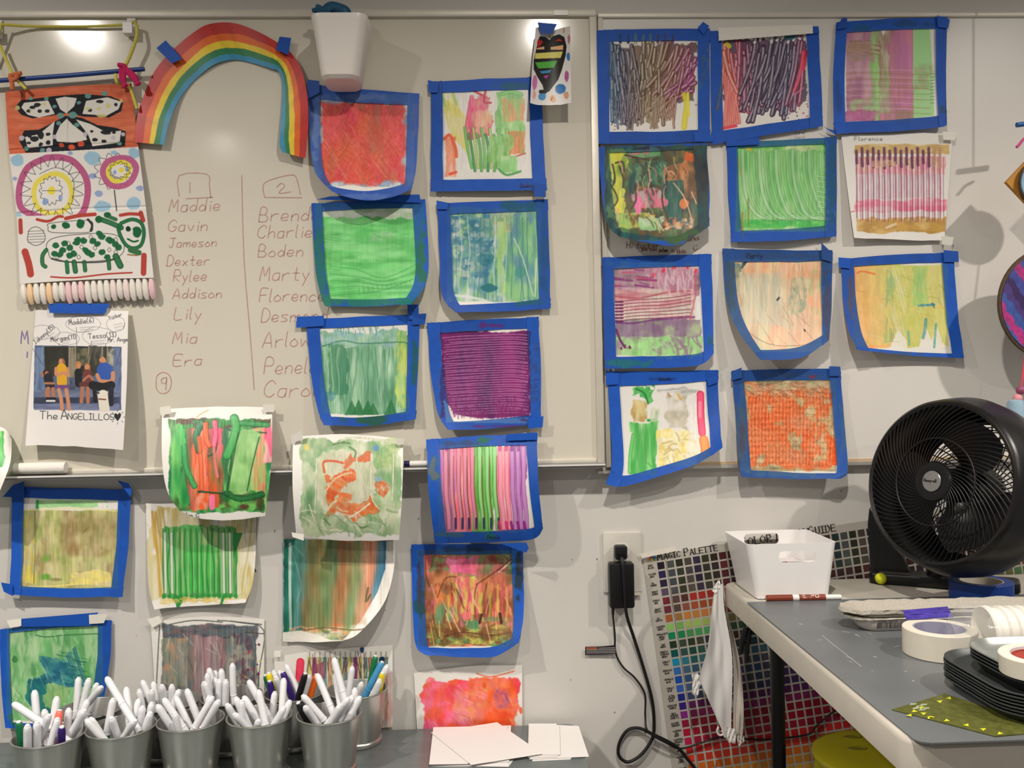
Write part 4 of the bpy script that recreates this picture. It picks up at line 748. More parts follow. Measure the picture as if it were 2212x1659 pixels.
def s4(c):
    c.smear((1828, 64, 1888, 262), [(190, 130, 160), (206, 160, 170), (176, 110, 150)], 24, 60, rough=2); c.smear((1880, 62, 1905, 262), [(150, 214, 120), (170, 160, 130)], 20, 60, rough=3)
    c.smear((1900, 62, 1974, 262), [(196, 110, 160), (170, 130, 110), (200, 120, 150), (150, 120, 90)], 18, 80, rough=3); c.smear((1900, 66, 1920, 240), [(160, 140, 110), (206, 200, 170), (150, 200, 110)], 10, 40, a=.8)
    c.smear((1934, 62, 1972, 240), [(200, 110, 165), (206, 120, 150)], 30, 50, a=.9); c.poly([(1972, 60), (2008, 60), (2012, 110), (2018, 250), (1974, 255)], (158, 220, 140)); c.smear((1974, 140, 2016, 196), [(150, 160, 100), (158, 220, 140)], 20, 20, a=.7, soft=8)
    c.smear((1840, 214, 1920, 244), [(150, 214, 130), (180, 150, 140)], 20, 20, a=.85, rough=5); c.smear((1824, 240, 1890, 262), [(186, 90, 150), (196, 120, 160)], 20, 10, a=.9); c.smear((1836, 88, 1886, 130), [(150, 120, 90), (180, 150, 140)], 30, 8, a=.8)
    for k in range(26): y = 92+k*1.8 if k < 12 else 150+(k-12)*7; c.st([(1828, y+2), (1870, y), (1900 if k < 12 else 2010, y+3+(k % 3)*2)], 1.5, (150, 110, 60) if k % 2 else (226, 190, 190), .65)
    c.poly([(1903, 66), (1915, 64), (1908, 78)], wt_, .9); c.poly([(2012, 60), (2024, 58), (2024, 150), (2017, 140)], wt_, 1)
    for k in range(10): c.st([(2010, 160+k*7), (2018, 159+k*7)], 2, (90, 140, 80), .8)
painting([(1807, 49), (1925, 40), (2046, 37)], [(2046, 37), (2044, 150), (2044, 262)], [(1808, 288), (1920, 285), (2033, 274), (2044, 262)], [(1807, 49), (1800, 160), (1801, 262), (1808, 288)], [[2, 2, 2], [3, 3, 4], [8, 8, 10]], WR, (.10, .105, .10, .105), s4,
         'painting of mauve and mint green upright bands scratched sideways, top right in blue tape', .2, group=G2, tpaint=[(1860, 60, 20, 8, (20, 90, 130), .7), (1950, 52, 60, 8, (24, 60, 120), .7), (2035, 235, 8, 14, (40, 70, 90), .7), (1810, 210, 8, 60, (30, 50, 130), .6)],
         tabq=[[(1818, 40), (1830, 38), (1830, 60), (1806, 64)], [(2024, 33), (2052, 42), (2048, 62), (2026, 58)]])
def s5(c):
    c.smear((1845, 312, 2050, 332), [(206, 172, 100), (226, 200, 140), (200, 160, 90)], 30, 12, rough=2); c.smear((1850, 338, 2042, 378), [(240, 150, 170), (236, 120, 150), (236, 190, 190), (222, 190, 120)], 24, 16, rough=3, a=.85)
    c.smear((1852, 378, 2036, 430), [(214, 208, 212), (226, 220, 220), (220, 190, 200)], 20, 20, a=.8); c.smear((1848, 430, 2046, 456), [(240, 90, 130), (244, 150, 170), (236, 200, 205)], 40, 12, a=.9); c.smear((1848, 470, 2044, 502), [(196, 150, 60), (214, 180, 110), (180, 136, 60)], 30, 14, rough=4)
    for k in range(16):
        x = 1850+k*12; top = (92, 24, 70) if k < 14 else (190, 140, 110)
        c.st([(x-1, 338), (x+1, 400), (x+1, 470+(k % 3)*4)], 3, (150, 66, 100), .75, rel=.4); c.st([(x+4, 340+(k % 3)*5), (x+5, 400), (x+5, 474)], 3, (238, 226, 222), .55, rel=.5); c.st([(x, 320 if k % 2 else 326), (x+1, 352+(k*7) % 12)], 6, top, .9)
        c.st([(x+8, 340), (x+8, 420), (x+9, 480)], 1.4, (120, 60, 90), .7)
    c.smear((1880, 345, 1940, 362), [(222, 180, 110), (236, 200, 170)], 12, 9, a=.6); c.st([(1845, 456), (1838, 458)], 2, (190, 90, 120)); c.st([(1915, 492), (1935, 484)], 5, (236, 214, 180), .8)
    c.txt('Florence', 1846, 304, 9, (96, 92, 88), 1.3, sp=.3, wd=1.3)
painting([(1817, 292), (1930, 288), (2058, 288)], [(2058, 288), (2050, 400), (2040, 520)], [(1845, 514), (1940, 518), (2040, 520)], [(1817, 292), (1826, 370), (1836, 450), (1845, 514)], [[3, 3, 3], [8, 5, 3], [14, 9, 6]], WR, None, s5,
         'untaped white sheet with pink, plum and ochre vertical ribs and a pencilled name', group=G2, rel=1.4, wt=[[(2036, 284), (2065, 286), (2063, 303), (2038, 302)], [(2032, 510), (2060, 512), (2056, 530), (2036, 528)]])
def s6(c):
    n = np.clip((c.X-1844+20*(c.nz(30, 50)-.5)-(c.Y-580)*.2)/205, 0, 1); c.put(c.inbox(1844, 572, 2048, 750, rough=4), c.ramp(n, [(244, 156, 90), (240, 184, 110), (214, 200, 110), (200, 206, 96), (206, 208, 110), (216, 214, 130), (210, 214, 120)]))
    c.smear((1848, 578, 2040, 745), [(236, 214, 150), (200, 190, 100), (190, 200, 130), (226, 220, 120)], 12, 24, a=.45, rough=3); c.smear((1912, 580, 1930, 740), [(150, 180, 100), (130, 180, 130)], 9, 40, a=.6, gap=.3); c.smear((1974, 578, 2002, 660), [(150, 206, 120), (190, 206, 110)], 12, 30, a=.7, rough=5)
    c.poly([(1926, 742), (1940, 712), (1958, 735), (1960, 752), (1926, 752)], wt_, .9); c.poly([(1985, 750), (1998, 700), (2012, 735), (2024, 705), (2036, 740), (2050, 752)], wt_, .95)
    c.st([(1985, 660), (2018, 658)], 5, (50, 140, 170), .8); c.st([(2014, 655), (2018, 664)], 3, (40, 110, 150)); c.st([(2000, 690), (1998, 712), (1994, 730)], 7, (70, 150, 150), .7); c.st([(2022, 700), (2018, 750)], 5, (70, 160, 150), .7); c.st([(1962, 716), (1964, 745)], 4, (80, 170, 160), .7)
    c.scr(60, (1850, 600, 2040, 740), 26, .8, 1.2, [(240, 190, 90), (170, 150, 60), (226, 222, 160)], .6, 1.0); c.scr(20, (1920, 590, 1960, 740), 90, 1.3, 1.2, [(226, 226, 190)], .7, .1); c.st([(1852, 590), (1862, 586), (1890, 592)], 4, (236, 110, 50), .8)
painting([(1815, 561), (1930, 550), (2060, 545)], [(2060, 545), (2068, 660), (2082, 773)], [(1852, 755), (1960, 768), (2082, 773)], [(1815, 561), (1822, 650), (1832, 710), (1852, 755)], [[3, 3, 3], [12, 6, 5], [30, 14, 14]], WR, (.115, .105, .09, .04), s6,
         'yellow-green painting fading to orange at its left, in blue tape, right of the peach one', .2, group=G2, tabq=[[(1811, 556), (1838, 558), (1837, 580), (1812, 578)], [(2038, 540), (2070, 543), (2071, 566), (2040, 566)]], tpaint=[(1838, 640, 7, 50, (120, 70, 60), .5), (1940, 765, 60, 6, (20, 90, 120), .5)])
def s7(c):
    c.smear((1306, 314, 1530, 520), [(60, 90, 60), (110, 70, 40), (20, 80, 80), (90, 150, 90), (60, 40, 26), (150, 110, 60)], 20, 40, rough=2)
    c.smear((1314, 326, 1352, 470), [(226, 222, 70), (200, 210, 90), (110, 150, 50)], 16, 40, a=.95, rough=7); c.smear((1355, 322, 1430, 340), [(226, 130, 140), (60, 130, 90), (100, 180, 110)], 16, 9, a=.9); c.smear((1480, 330, 1500, 350), [(238, 100, 40), (236, 120, 60)], 9, 14, a=.9)
    c.smear((1372, 352, 1440, 400), [(90, 150, 110), (30, 90, 80), (50, 60, 40), (110, 170, 130)], 14, 20, a=.8); c.smear((1365, 408, 1425, 450), [(236, 120, 150), (110, 50, 60), (200, 190, 190)], 10, 20, a=.85, rough=9)
    c.smear((1440, 350, 1500, 430), [(200, 120, 70), (110, 80, 50), (226, 150, 90)], 14, 30, a=.85, rough=8); c.smear((1436, 390, 1478, 490), [(16, 84, 84), (10, 60, 70), (40, 110, 96)], 18, 50, a=.85, rough=8); c.smear((1320, 460, 1420, 494), [(200, 206, 90), (110, 80, 40), (150, 200, 110)], 10, 14, a=.9)
    c.smear((1380, 470, 1432, 498), [(150, 205, 140), (190, 214, 190)], 14, 12, a=.85, rough=6); c.smear((1430, 470, 1500, 495), [(226, 140, 90), (60, 60, 50), (20, 70, 80), (240, 190, 150)], 9, 9, a=.9)
    c.blob(1378, 442, 10, 20, (244, 120, 170), .95); c.blob(1430, 438, 14, 11, (236, 120, 150), .85); c.blob(1478, 440, 10, 12, (236, 130, 60), .9)
    for pts in ([(1323, 355), (1328, 380), (1324, 400)], [(1338, 360), (1346, 385), (1345, 405)], [(1330, 352), (1345, 350), (1348, 370)], [(1350, 335), (1400, 345), (1420, 342)], [(1370, 400), (1374, 430), (1364, 450)], [(1395, 350), (1400, 380), (1412, 420)], [(1440, 380), (1430, 430), (1444, 480)], [(1320, 400), (1334, 430), (1322, 450)]): c.st(pts, 4, (60, 50, 26), .85)
    for pts in ([(1438, 375), (1450, 370), (1460, 380)], [(1455, 395), (1480, 430), (1496, 480)], [(1494, 415), (1505, 440)], [(1400, 460), (1420, 480), (1434, 498)], [(1402, 366), (1404, 390)]): c.st(pts, 2.4, (236, 190, 150), .9)
    c.scr(40, (1320, 350, 1500, 490), 22, 1.4, 2.5, [(90, 60, 30), (170, 190, 120), (236, 160, 150), (30, 70, 60)], .7, .5, curve=.2)
P_des = painting([(1292, 318), (1410, 312), (1526, 309)], [(1526, 309), (1532, 400), (1532, 488)], [(1338, 511), (1400, 524), (1465, 529), (1532, 488)], [(1292, 318), (1300, 420), (1313, 484), (1338, 511)],
         [[8, 3, 3], [14, 9, 8], [36, 30, 24]], WR, (.10, .125, .065, .10), s7, 'dark green, brown and yellow painting whose blue-taped foot curls away above red-brown handwriting', .75, group=G2, rel=1.5, tpaint=[(1515, 400, 12, 100, (60, 60, 60), .6), (1460, 510, 50, 18, (60, 100, 40), .85), (1470, 318, 40, 8, (50, 100, 80), .7), (1316, 400, 6, 40, (50, 100, 70), .6)])
def s8(c):
    c.smear((1326, 576, 1512, 640), [(190, 140, 165), (170, 140, 150), (200, 170, 180), (150, 110, 130)], 40, 14, rough=3); c.smear((1400, 576, 1500, 630), [(196, 120, 150), (176, 150, 160), (206, 150, 170)], 9, 40, a=.8, rough=4)
    c.smear((1328, 626, 1500, 690), [(226, 190, 185), (214, 205, 190), (206, 130, 140)], 60, 8, a=.9); c.smear((1328, 690, 1514, 742), [(150, 130, 150), (176, 196, 150), (140, 110, 140)], 30, 26, rough=3); c.smear((1330, 728, 1516, 768), [(150, 214, 130), (170, 220, 150), (160, 150, 150)], 20, 20, rough=2, a=.95)
    for k in range(7): y = 644+k*7; c.st([(1330, y+8), (1380, y+3), (1440, y), (1492, y-8 if k < 4 else y-4)], 1.8, (130, 50, 80), .85); c.st([(1330, y+8), (1345, y+8)], 4, (100, 20, 80), .9)
    c.st([(1330, 640), (1380, 644), (1440, 632), (1490, 628)], 4, (170, 60, 80), .6); c.st([(1332, 697), (1370, 698), (1420, 690), (1500, 685)], 4, (110, 40, 110), .7); c.st([(1331, 712), (1340, 735), (1350, 750)], 5, (110, 30, 100), .9); c.dots(8, (1340, 745, 1366, 765), 4, [(110, 30, 90)])
    for x, y in ((1411, 596), (1432, 586), (1455, 580), (1486, 578), (1502, 588)): c.st([(x, y), (x+2, y-4)], 7, (226, 60, 90), .9)
    c.st([(1502, 590), (1502, 640), (1490, 690)], 3, (206, 100, 120), .8); c.scr(24, (1400, 590, 1495, 625), 40, 1.5, 2.5, [(226, 200, 205)], .6, .3, curve=.2); c.scr(26, (1400, 735, 1510, 765), 24, 1.2, 5, [(150, 120, 140), (160, 220, 140)], .7, .6, curve=.2); c.scr(14, (1330, 580, 1400, 620), 36, .1, 3, [(130, 40, 110), (206, 60, 100)], .6, .15); c.fine((1326, 576, 1514, 768), 8, 3, 20)
painting([(1301, 557), (1420, 551), (1536, 549)], [(1536, 549), (1540, 660), (1541, 764)], [(1307, 796), (1420, 795), (1510, 788), (1541, 764)], [(1301, 557), (1303, 680), (1307, 796)], [[3, 3, 3], [5, 4, 5], [12, 9, 16]], WR, (.105, .115, .105, .105), s8,
         'mauve painting with dark horizontal lines and a green foot, in blue tape under the handwriting', .45, group=G2, tpaint=[(1350, 785, 70, 10, (20, 110, 110), .8), (1534, 735, 8, 20, (20, 90, 110), .8), (1400, 570, 90, 5, (110, 110, 170), .35)])
def s9(c):
    c.smear((1576, 562, 1776, 760), [(222, 210, 170), (232, 196, 160), (210, 206, 172), (236, 186, 150), (226, 214, 180)], 30, 50, rough=1); c.smear((1584, 566, 1774, 600), [(244, 166, 120), (240, 190, 160), (236, 200, 150)], 14, 26, a=.75, soft=8)
    c.smear((1585, 568, 1606, 600), [(70, 110, 120), (130, 150, 110), (236, 190, 150)], 9, 14, a=.8); c.smear((1586, 600, 1606, 700), [(190, 150, 110), (150, 180, 150), (226, 190, 150)], 9, 22, a=.7); c.smear((1705, 600, 1740, 680), [(130, 160, 140), (222, 200, 160), (150, 170, 140)], 10, 16, a=.7, rough=9, gap=.3)
    c.smear((1750, 580, 1776, 720), [(180, 190, 130), (240, 170, 130), (226, 200, 160)], 12, 26, a=.7); c.smear((1700, 680, 1770, 740), [(238, 190, 160), (232, 200, 170)], 20, 20, a=.6); c.smear((1600, 590, 1690, 700), [(190, 196, 180), (214, 206, 176), (226, 210, 180)], 7, 60, a=.6)
    c.scr(26, (1610, 570, 1760, 740), 46, 1.5, 1.5, [(236, 224, 200), (170, 160, 140)], .5, .3); c.st([(1600, 705), (1660, 743), (1730, 746), (1774, 738)], 1.6, (130, 110, 90), .7); c.scr(10, (1640, 680, 1760, 740), 44, .9, 1.2, [(150, 130, 100)], .5, .2)
    c.st([(1679, 648), (1683, 643)], 4, (50, 50, 50)); c.st([(1737, 712), (1739, 715)], 3, (60, 50, 50)); c.st([(1604, 570), (1612, 566), (1602, 578)], 4, (40, 70, 90), .9); c.fine((1584, 566, 1776, 750), 7, 2, 40)
P_mar = painting([(1561, 537), (1670, 540), (1798, 541)], [(1798, 541), (1797, 650), (1790, 735)], [(1642, 776), (1693, 777), (1740, 769), (1790, 735)], [(1561, 537), (1570, 650), (1595, 715), (1642, 776)],
         [[3, 3, 3], [18, 8, 6], [62, 46, 34]], WR, (.105, .105, .105, .105), s9, 'pale peach painting in darkened blue tape, its lower left corner curling strongly forward', .25, group=G2, tb=(34, 80, 150), tpaint=[(1578, 620, 12, 70, (60, 80, 90), .7), (1787, 660, 10, 80, (70, 60, 90), .75), (1780, 560, 16, 30, (30, 70, 120), .6), (1670, 553, 90, 8, (34, 70, 130), .7)],
         tabq=[[(1774, 524), (1799, 548), (1797, 566), (1775, 560)]])
def s10(c):
    c.smear((1366, 836, 1410, 860), [(70, 170, 80), (110, 200, 110)], 14, 12, rough=7, gap=.3); c.poly([(1366, 856), (1375, 834), (1398, 840), (1412, 866), (1404, 872), (1380, 850)], (80, 184, 90), .85); c.st([(1374, 840), (1392, 850), (1400, 872)], 4, (40, 130, 60))
    c.smear((1366, 862, 1396, 915), [(190, 150, 80), (226, 200, 130), (206, 206, 160)], 12, 22, rough=6, a=.9); c.st([(1419, 888), (1417, 905), (1400, 908)], 6, (50, 160, 80)); c.smear((1405, 880, 1425, 912), [(206, 214, 180), (226, 224, 214)], 9, 12, a=.8)
    c.smear((1362, 912, 1418, 1024), [(130, 214, 120), (70, 180, 80), (200, 226, 180), (60, 170, 70)], 9, 70, rough=5, a=.95); c.st([(1368, 940), (1362, 980), (1360, 1020)], 8, (110, 210, 110), .9, (50, 150, 60)); c.st([(1396, 930), (1396, 1000)], 3, (90, 170, 80)); c.st([(1400, 1000), (1416, 1020)], 4, (90, 190, 90))
    c.smear((1416, 838, 1516, 850), [(200, 200, 196), (226, 224, 220), (170, 170, 166)], 40, 5, a=.85); c.smear((1438, 852, 1486, 930), [(206, 198, 176), (226, 222, 212), (180, 174, 150)], 20, 20, a=.85, rough=8); c.smear((1420, 930, 1502, 1006), [(240, 232, 180), (246, 226, 130), (240, 236, 220), (226, 206, 120)], 16, 16, rough=6, a=.95)
    c.scr(34, (1440, 940, 1500, 1005), 18, .4, 3, [(250, 244, 210), (200, 180, 120)], .7, 1.2, curve=.3); c.st([(1440, 1004), (1470, 1006), (1500, 996)], 2.5, (190, 180, 150), .8); c.st([(1465, 852), (1470, 862)], 6, (214, 170, 90), .8); c.st([(1443, 850), (1447, 856)], 5, (170, 130, 90), .7)
    c.st([(1513, 852), (1514, 900), (1517, 935)], 16, (240, 90, 130), 1, (222, 40, 80)); c.st([(1512, 870), (1512, 900)], 7, (246, 150, 180), .8); c.st([(1520, 950), (1524, 975), (1518, 994)], 20, (240, 160, 80), 1, (232, 120, 40)); c.smear((1485, 860, 1502, 990), [(226, 224, 226), (238, 234, 230)], 8, 40, a=.6)
P_bre = painting([(1313, 803), (1430, 802), (1551, 800)], [(1551, 800), (1553, 880), (1560, 967)], [(1309, 1045), (1349, 1050), (1440, 1024), (1510, 1000), (1560, 967)], [(1313, 803), (1316, 900), (1321, 1000), (1309, 1045)],
         [[4, 4, 4], [10, 10, 14], [30, 34, 56]], WR, (.105, .11, .125, .10), s10, 'white painting with green figure, cream blotch and pink dash, lower right corner curled forward', .2, group=G2, tabq=[[(1309, 800), (1336, 808), (1336, 830), (1309, 832)], [(1527, 818), (1550, 810), (1551, 826), (1530, 834)]], rel=1.5,
         tpaint=[(1430, 819, 40, 4, (14, 50, 120), .5)])
def s11(c):
    c.smear((1598, 822, 1806, 1018), [(196, 180, 130), (170, 150, 110), (210, 196, 150), (150, 140, 110)], 16, 16, rough=1); c.smear((1612, 846, 1796, 1012), [(236, 96, 40), (226, 110, 60), (240, 84, 30), (214, 120, 80)], 34, 34, rough=9, a=.9, soft=9, gap=.12)
    c.smear((1614, 826, 1800, 852), [(200, 150, 120), (190, 180, 140), (226, 120, 80)], 20, 12, a=.7, soft=5); c.smear((1752, 900, 1796, 1000), [(200, 206, 160), (190, 190, 140), (236, 100, 50)], 14, 22, a=.8, soft=6, gap=.2); c.smear((1788, 940, 1812, 1006), [(244, 84, 20), (240, 110, 50)], 12, 30, a=.9, rough=4)
    for k in range(26): x = 1616+k*7.2; c.st([(x, 845+(k % 4)*3), (x-4+k*.3, 910), (x-1, 1005)], 1.6, (244, 176, 130), .75)
    for k in range(30): y = 838+k*6; c.st([(1612, y+2), (1700, y), (1796, y+6)], 1.1, (130, 90, 40) if k % 2 else (236, 180, 130), .5)
    c.scr(70, (1610, 828, 1790, 860), 22, .3, 1.1, [(130, 90, 60), (230, 210, 170)], .6, .5); c.fine((1606, 826, 1806, 1010), 15, 3, 4)
painting([(1581, 801), (1700, 797), (1815, 796)], [(1815, 796), (1822, 890), (1832, 1010), (1815, 1034)], [(1603, 1030), (1700, 1034), (1815, 1034)], [(1581, 801), (1589, 900), (1596, 1000), (1603, 1030)], [[6, 6, 6], [8, 6, 8], [20, 18, 24]], WR, (.105, .10, .10, .075), s11,
         'orange cross-hatched painting on tan in smeared blue tape, lowest on the right board', .2, group=G2, tb=(38, 84, 160), tabq=[[(1579, 803), (1602, 794), (1602, 816), (1580, 822)], [(1791, 791), (1815, 792), (1816, 812), (1792, 812)]],
         tpaint=[(1600, 940, 12, 90, (70, 90, 110), .75), (1603, 960, 6, 40, (90, 60, 60), .6), (1700, 1022, 100, 10, (70, 120, 150), .6), (1822, 920, 10, 70, (60, 110, 150), .6), (1700, 812, 80, 8, (50, 80, 140), .6), (1757, 814, 8, 5, (180, 40, 50), .8), (1720, 1018, 70, 4, (190, 90, 70), .5)])
# --- the little heart drawing (rolled paper strip)
def hr(c):
    K = (30, 27, 27)
    c.poly([(1163, 86), (1166, 78), (1178, 80), (1187, 86), (1195, 78), (1208, 74), (1219, 80), (1224, 100), (1222, 120), (1214, 150), (1206, 172), (1186, 198), (1176, 200), (1172, 184), (1162, 168), (1153, 150), (1153, 130), (1158, 108)], K)
    c.poly([(1163, 104), (1160, 92), (1163, 84), (1173, 90), (1172, 92)], (190, 34, 34)); c.poly([(1199, 89), (1208, 83), (1216, 89)], (200, 34, 34)); c.poly([(1160, 104), (1176, 100), (1176, 107), (1160, 107)], (232, 184, 140)); c.poly([(1189, 102), (1217, 97), (1216, 108), (1190, 107)], (236, 186, 130))
    c.poly([(1157, 115), (1216, 111), (1211, 125), (1155, 127)], (224, 214, 112)); c.poly([(1156, 135), (1204, 131), (1197, 146), (1163, 148)], (84, 176, 64)); c.poly([(1166, 154), (1191, 151), (1188, 157), (1170, 159)], (60, 140, 190)); c.poly([(1174, 164), (1185, 162), (1180, 171)], (196, 60, 170))
    c.blob(1155, 178, 6, 17, (196, 100, 160), .9); c.blob(1154, 205, 4, 10, (226, 150, 140), .8); c.blob(1171, 208, 8, 10, (60, 140, 200), .95); c.blob(1212, 192, 12, 11, (30, 110, 180), .95); c.blob(1194, 214, 7, 9, (236, 170, 130), .9); c.blob(1224, 166, 5, 13, (170, 70, 140), .9)
    c.blob(1228, 122, 4, 9, (30, 110, 180), .9); c.blob(1223, 206, 6, 8, (206, 150, 110), .9); c.blob(1229, 85, 3, 10, (190, 100, 130), .8); c.st([(1193, 210), (1191, 216)], 2, (120, 90, 40)); c.st([(1218, 62), (1218, 70)], 3, (200, 160, 60)); c.st([(1187, 74), (1187, 80)], 4, (190, 180, 110))
    c.st([(1168, 198), (1178, 198)], 8, K)
painting([(1157, 60), (1168, 58), (1194, 64), (1232, 56)], [(1232, 56), (1233, 140), (1234, 222)], [(1145, 223), (1165, 227), (1200, 227), (1234, 222)], [(1157, 60), (1150, 140), (1145, 223)],
         [[16, 4, 14], [30, 18, 26], [34, 26, 30]], WL_ + .006, None, hr, 'small curled paper strip with a black heart striped in rainbow colours, taped up', name='heart_drawing', cat='drawing', q=2.0, tabq=[[(1161, 48), (1203, 52), (1193, 73), (1168, 72)]], paper=(228, 224, 220))

note(P_car, "Carol", 1717, 290, 8, -.05); note(P_des, "Desmond", 1367, 322, 8); note(P_mar, "Marty", 1613, 557, 11, -.02); note(P_bre, "Brenden", 1424, 821, 6, -.05)
# ------------------------------------------------------------------ other things on the boards and the wall
WHT = mat('white_plastic', (228, 226, 222), 0.38, var=0.012, spec=0.5)
# rainbow cut-out
Ro = [(290, 307), (296, 253), (312, 203), (335, 152), (373, 108), (421, 68), (456, 51), (506, 50), (554, 67), (598, 91), (630, 116), (652, 152), (664, 209), (666, 269), (660, 342)]
Ri = [(354, 313), (364, 269), (380, 228), (405, 190), (437, 158), (468, 137), (506, 129), (544, 136), (585, 148), (601, 154), (609, 177), (609, 222), (606, 269), (604, 312), (611, 329)]
rt = thing('rainbow_cutout', 'painted rainbow arch cut from card, red outer band, taped on the left board', 'rainbow', at(478, 200, LBF))
po, pi_ = np.array(catmull(Ro, 24)), np.array(catmull(Ri, 24)); nn = len(po)
vv = np.linspace(0, 1, 70); PX = po[None]*(1-vv[:, None, None]) + pi_[None]*vv[:, None, None]
tt = np.linspace(0, 1, nn)[None]*np.ones((70, 1)); rs = np.random.RandomState(5)
nzl = lambda k, a: np.interp(np.linspace(0, 1, nn), np.linspace(0, 1, k), rs.uniform(-a, a, k))
col = np.zeros((70, nn, 3)); cols = [(186, 44, 40), (222, 100, 30), (228, 198, 44), (36, 120, 74), (50, 138, 176)]
bb = [0.29, .49, .67, .84]; base_ = np.ones((70, nn, 3))*cols[0]
for k, b in enumerate(bb):
    e = b + nzl(26, .018) + nzl(90, .008); m = np.clip((vv[:, None]-e[None])*60+.5, 0, 1)[..., None]; base_ = base_*(1-m) + np.array(cols[k+1])*m
base_ *= (1 + (rs.rand(70, nn, 1)-.5)*.05 + nzl(60, .05)[None, :, None])
dep = LBF + .0015 + .004*np.sin(tt*PI) + .014*np.clip(1-tt*4, 0, 1) + .022*np.clip(tt*3.2-2.2, 0, 1) + .002*np.sin(tt*23)
grid_mesh('rainbow_card', at_np(PX[..., 0], PX[..., 1], dep), base_, PAPER, rt)
rp = Patch([(340, 100), (400, 100)], [(400, 100), (400, 130)], [(340, 130), (400, 130)], [(340, 100), (340, 130)], F, LBF+.006)
tabs(rp, [[(338, 104), (358, 87), (394, 127), (371, 137)]], rt); tabs(rp, [[(604, 79), (629, 82), (623, 119), (596, 107)]], rt)
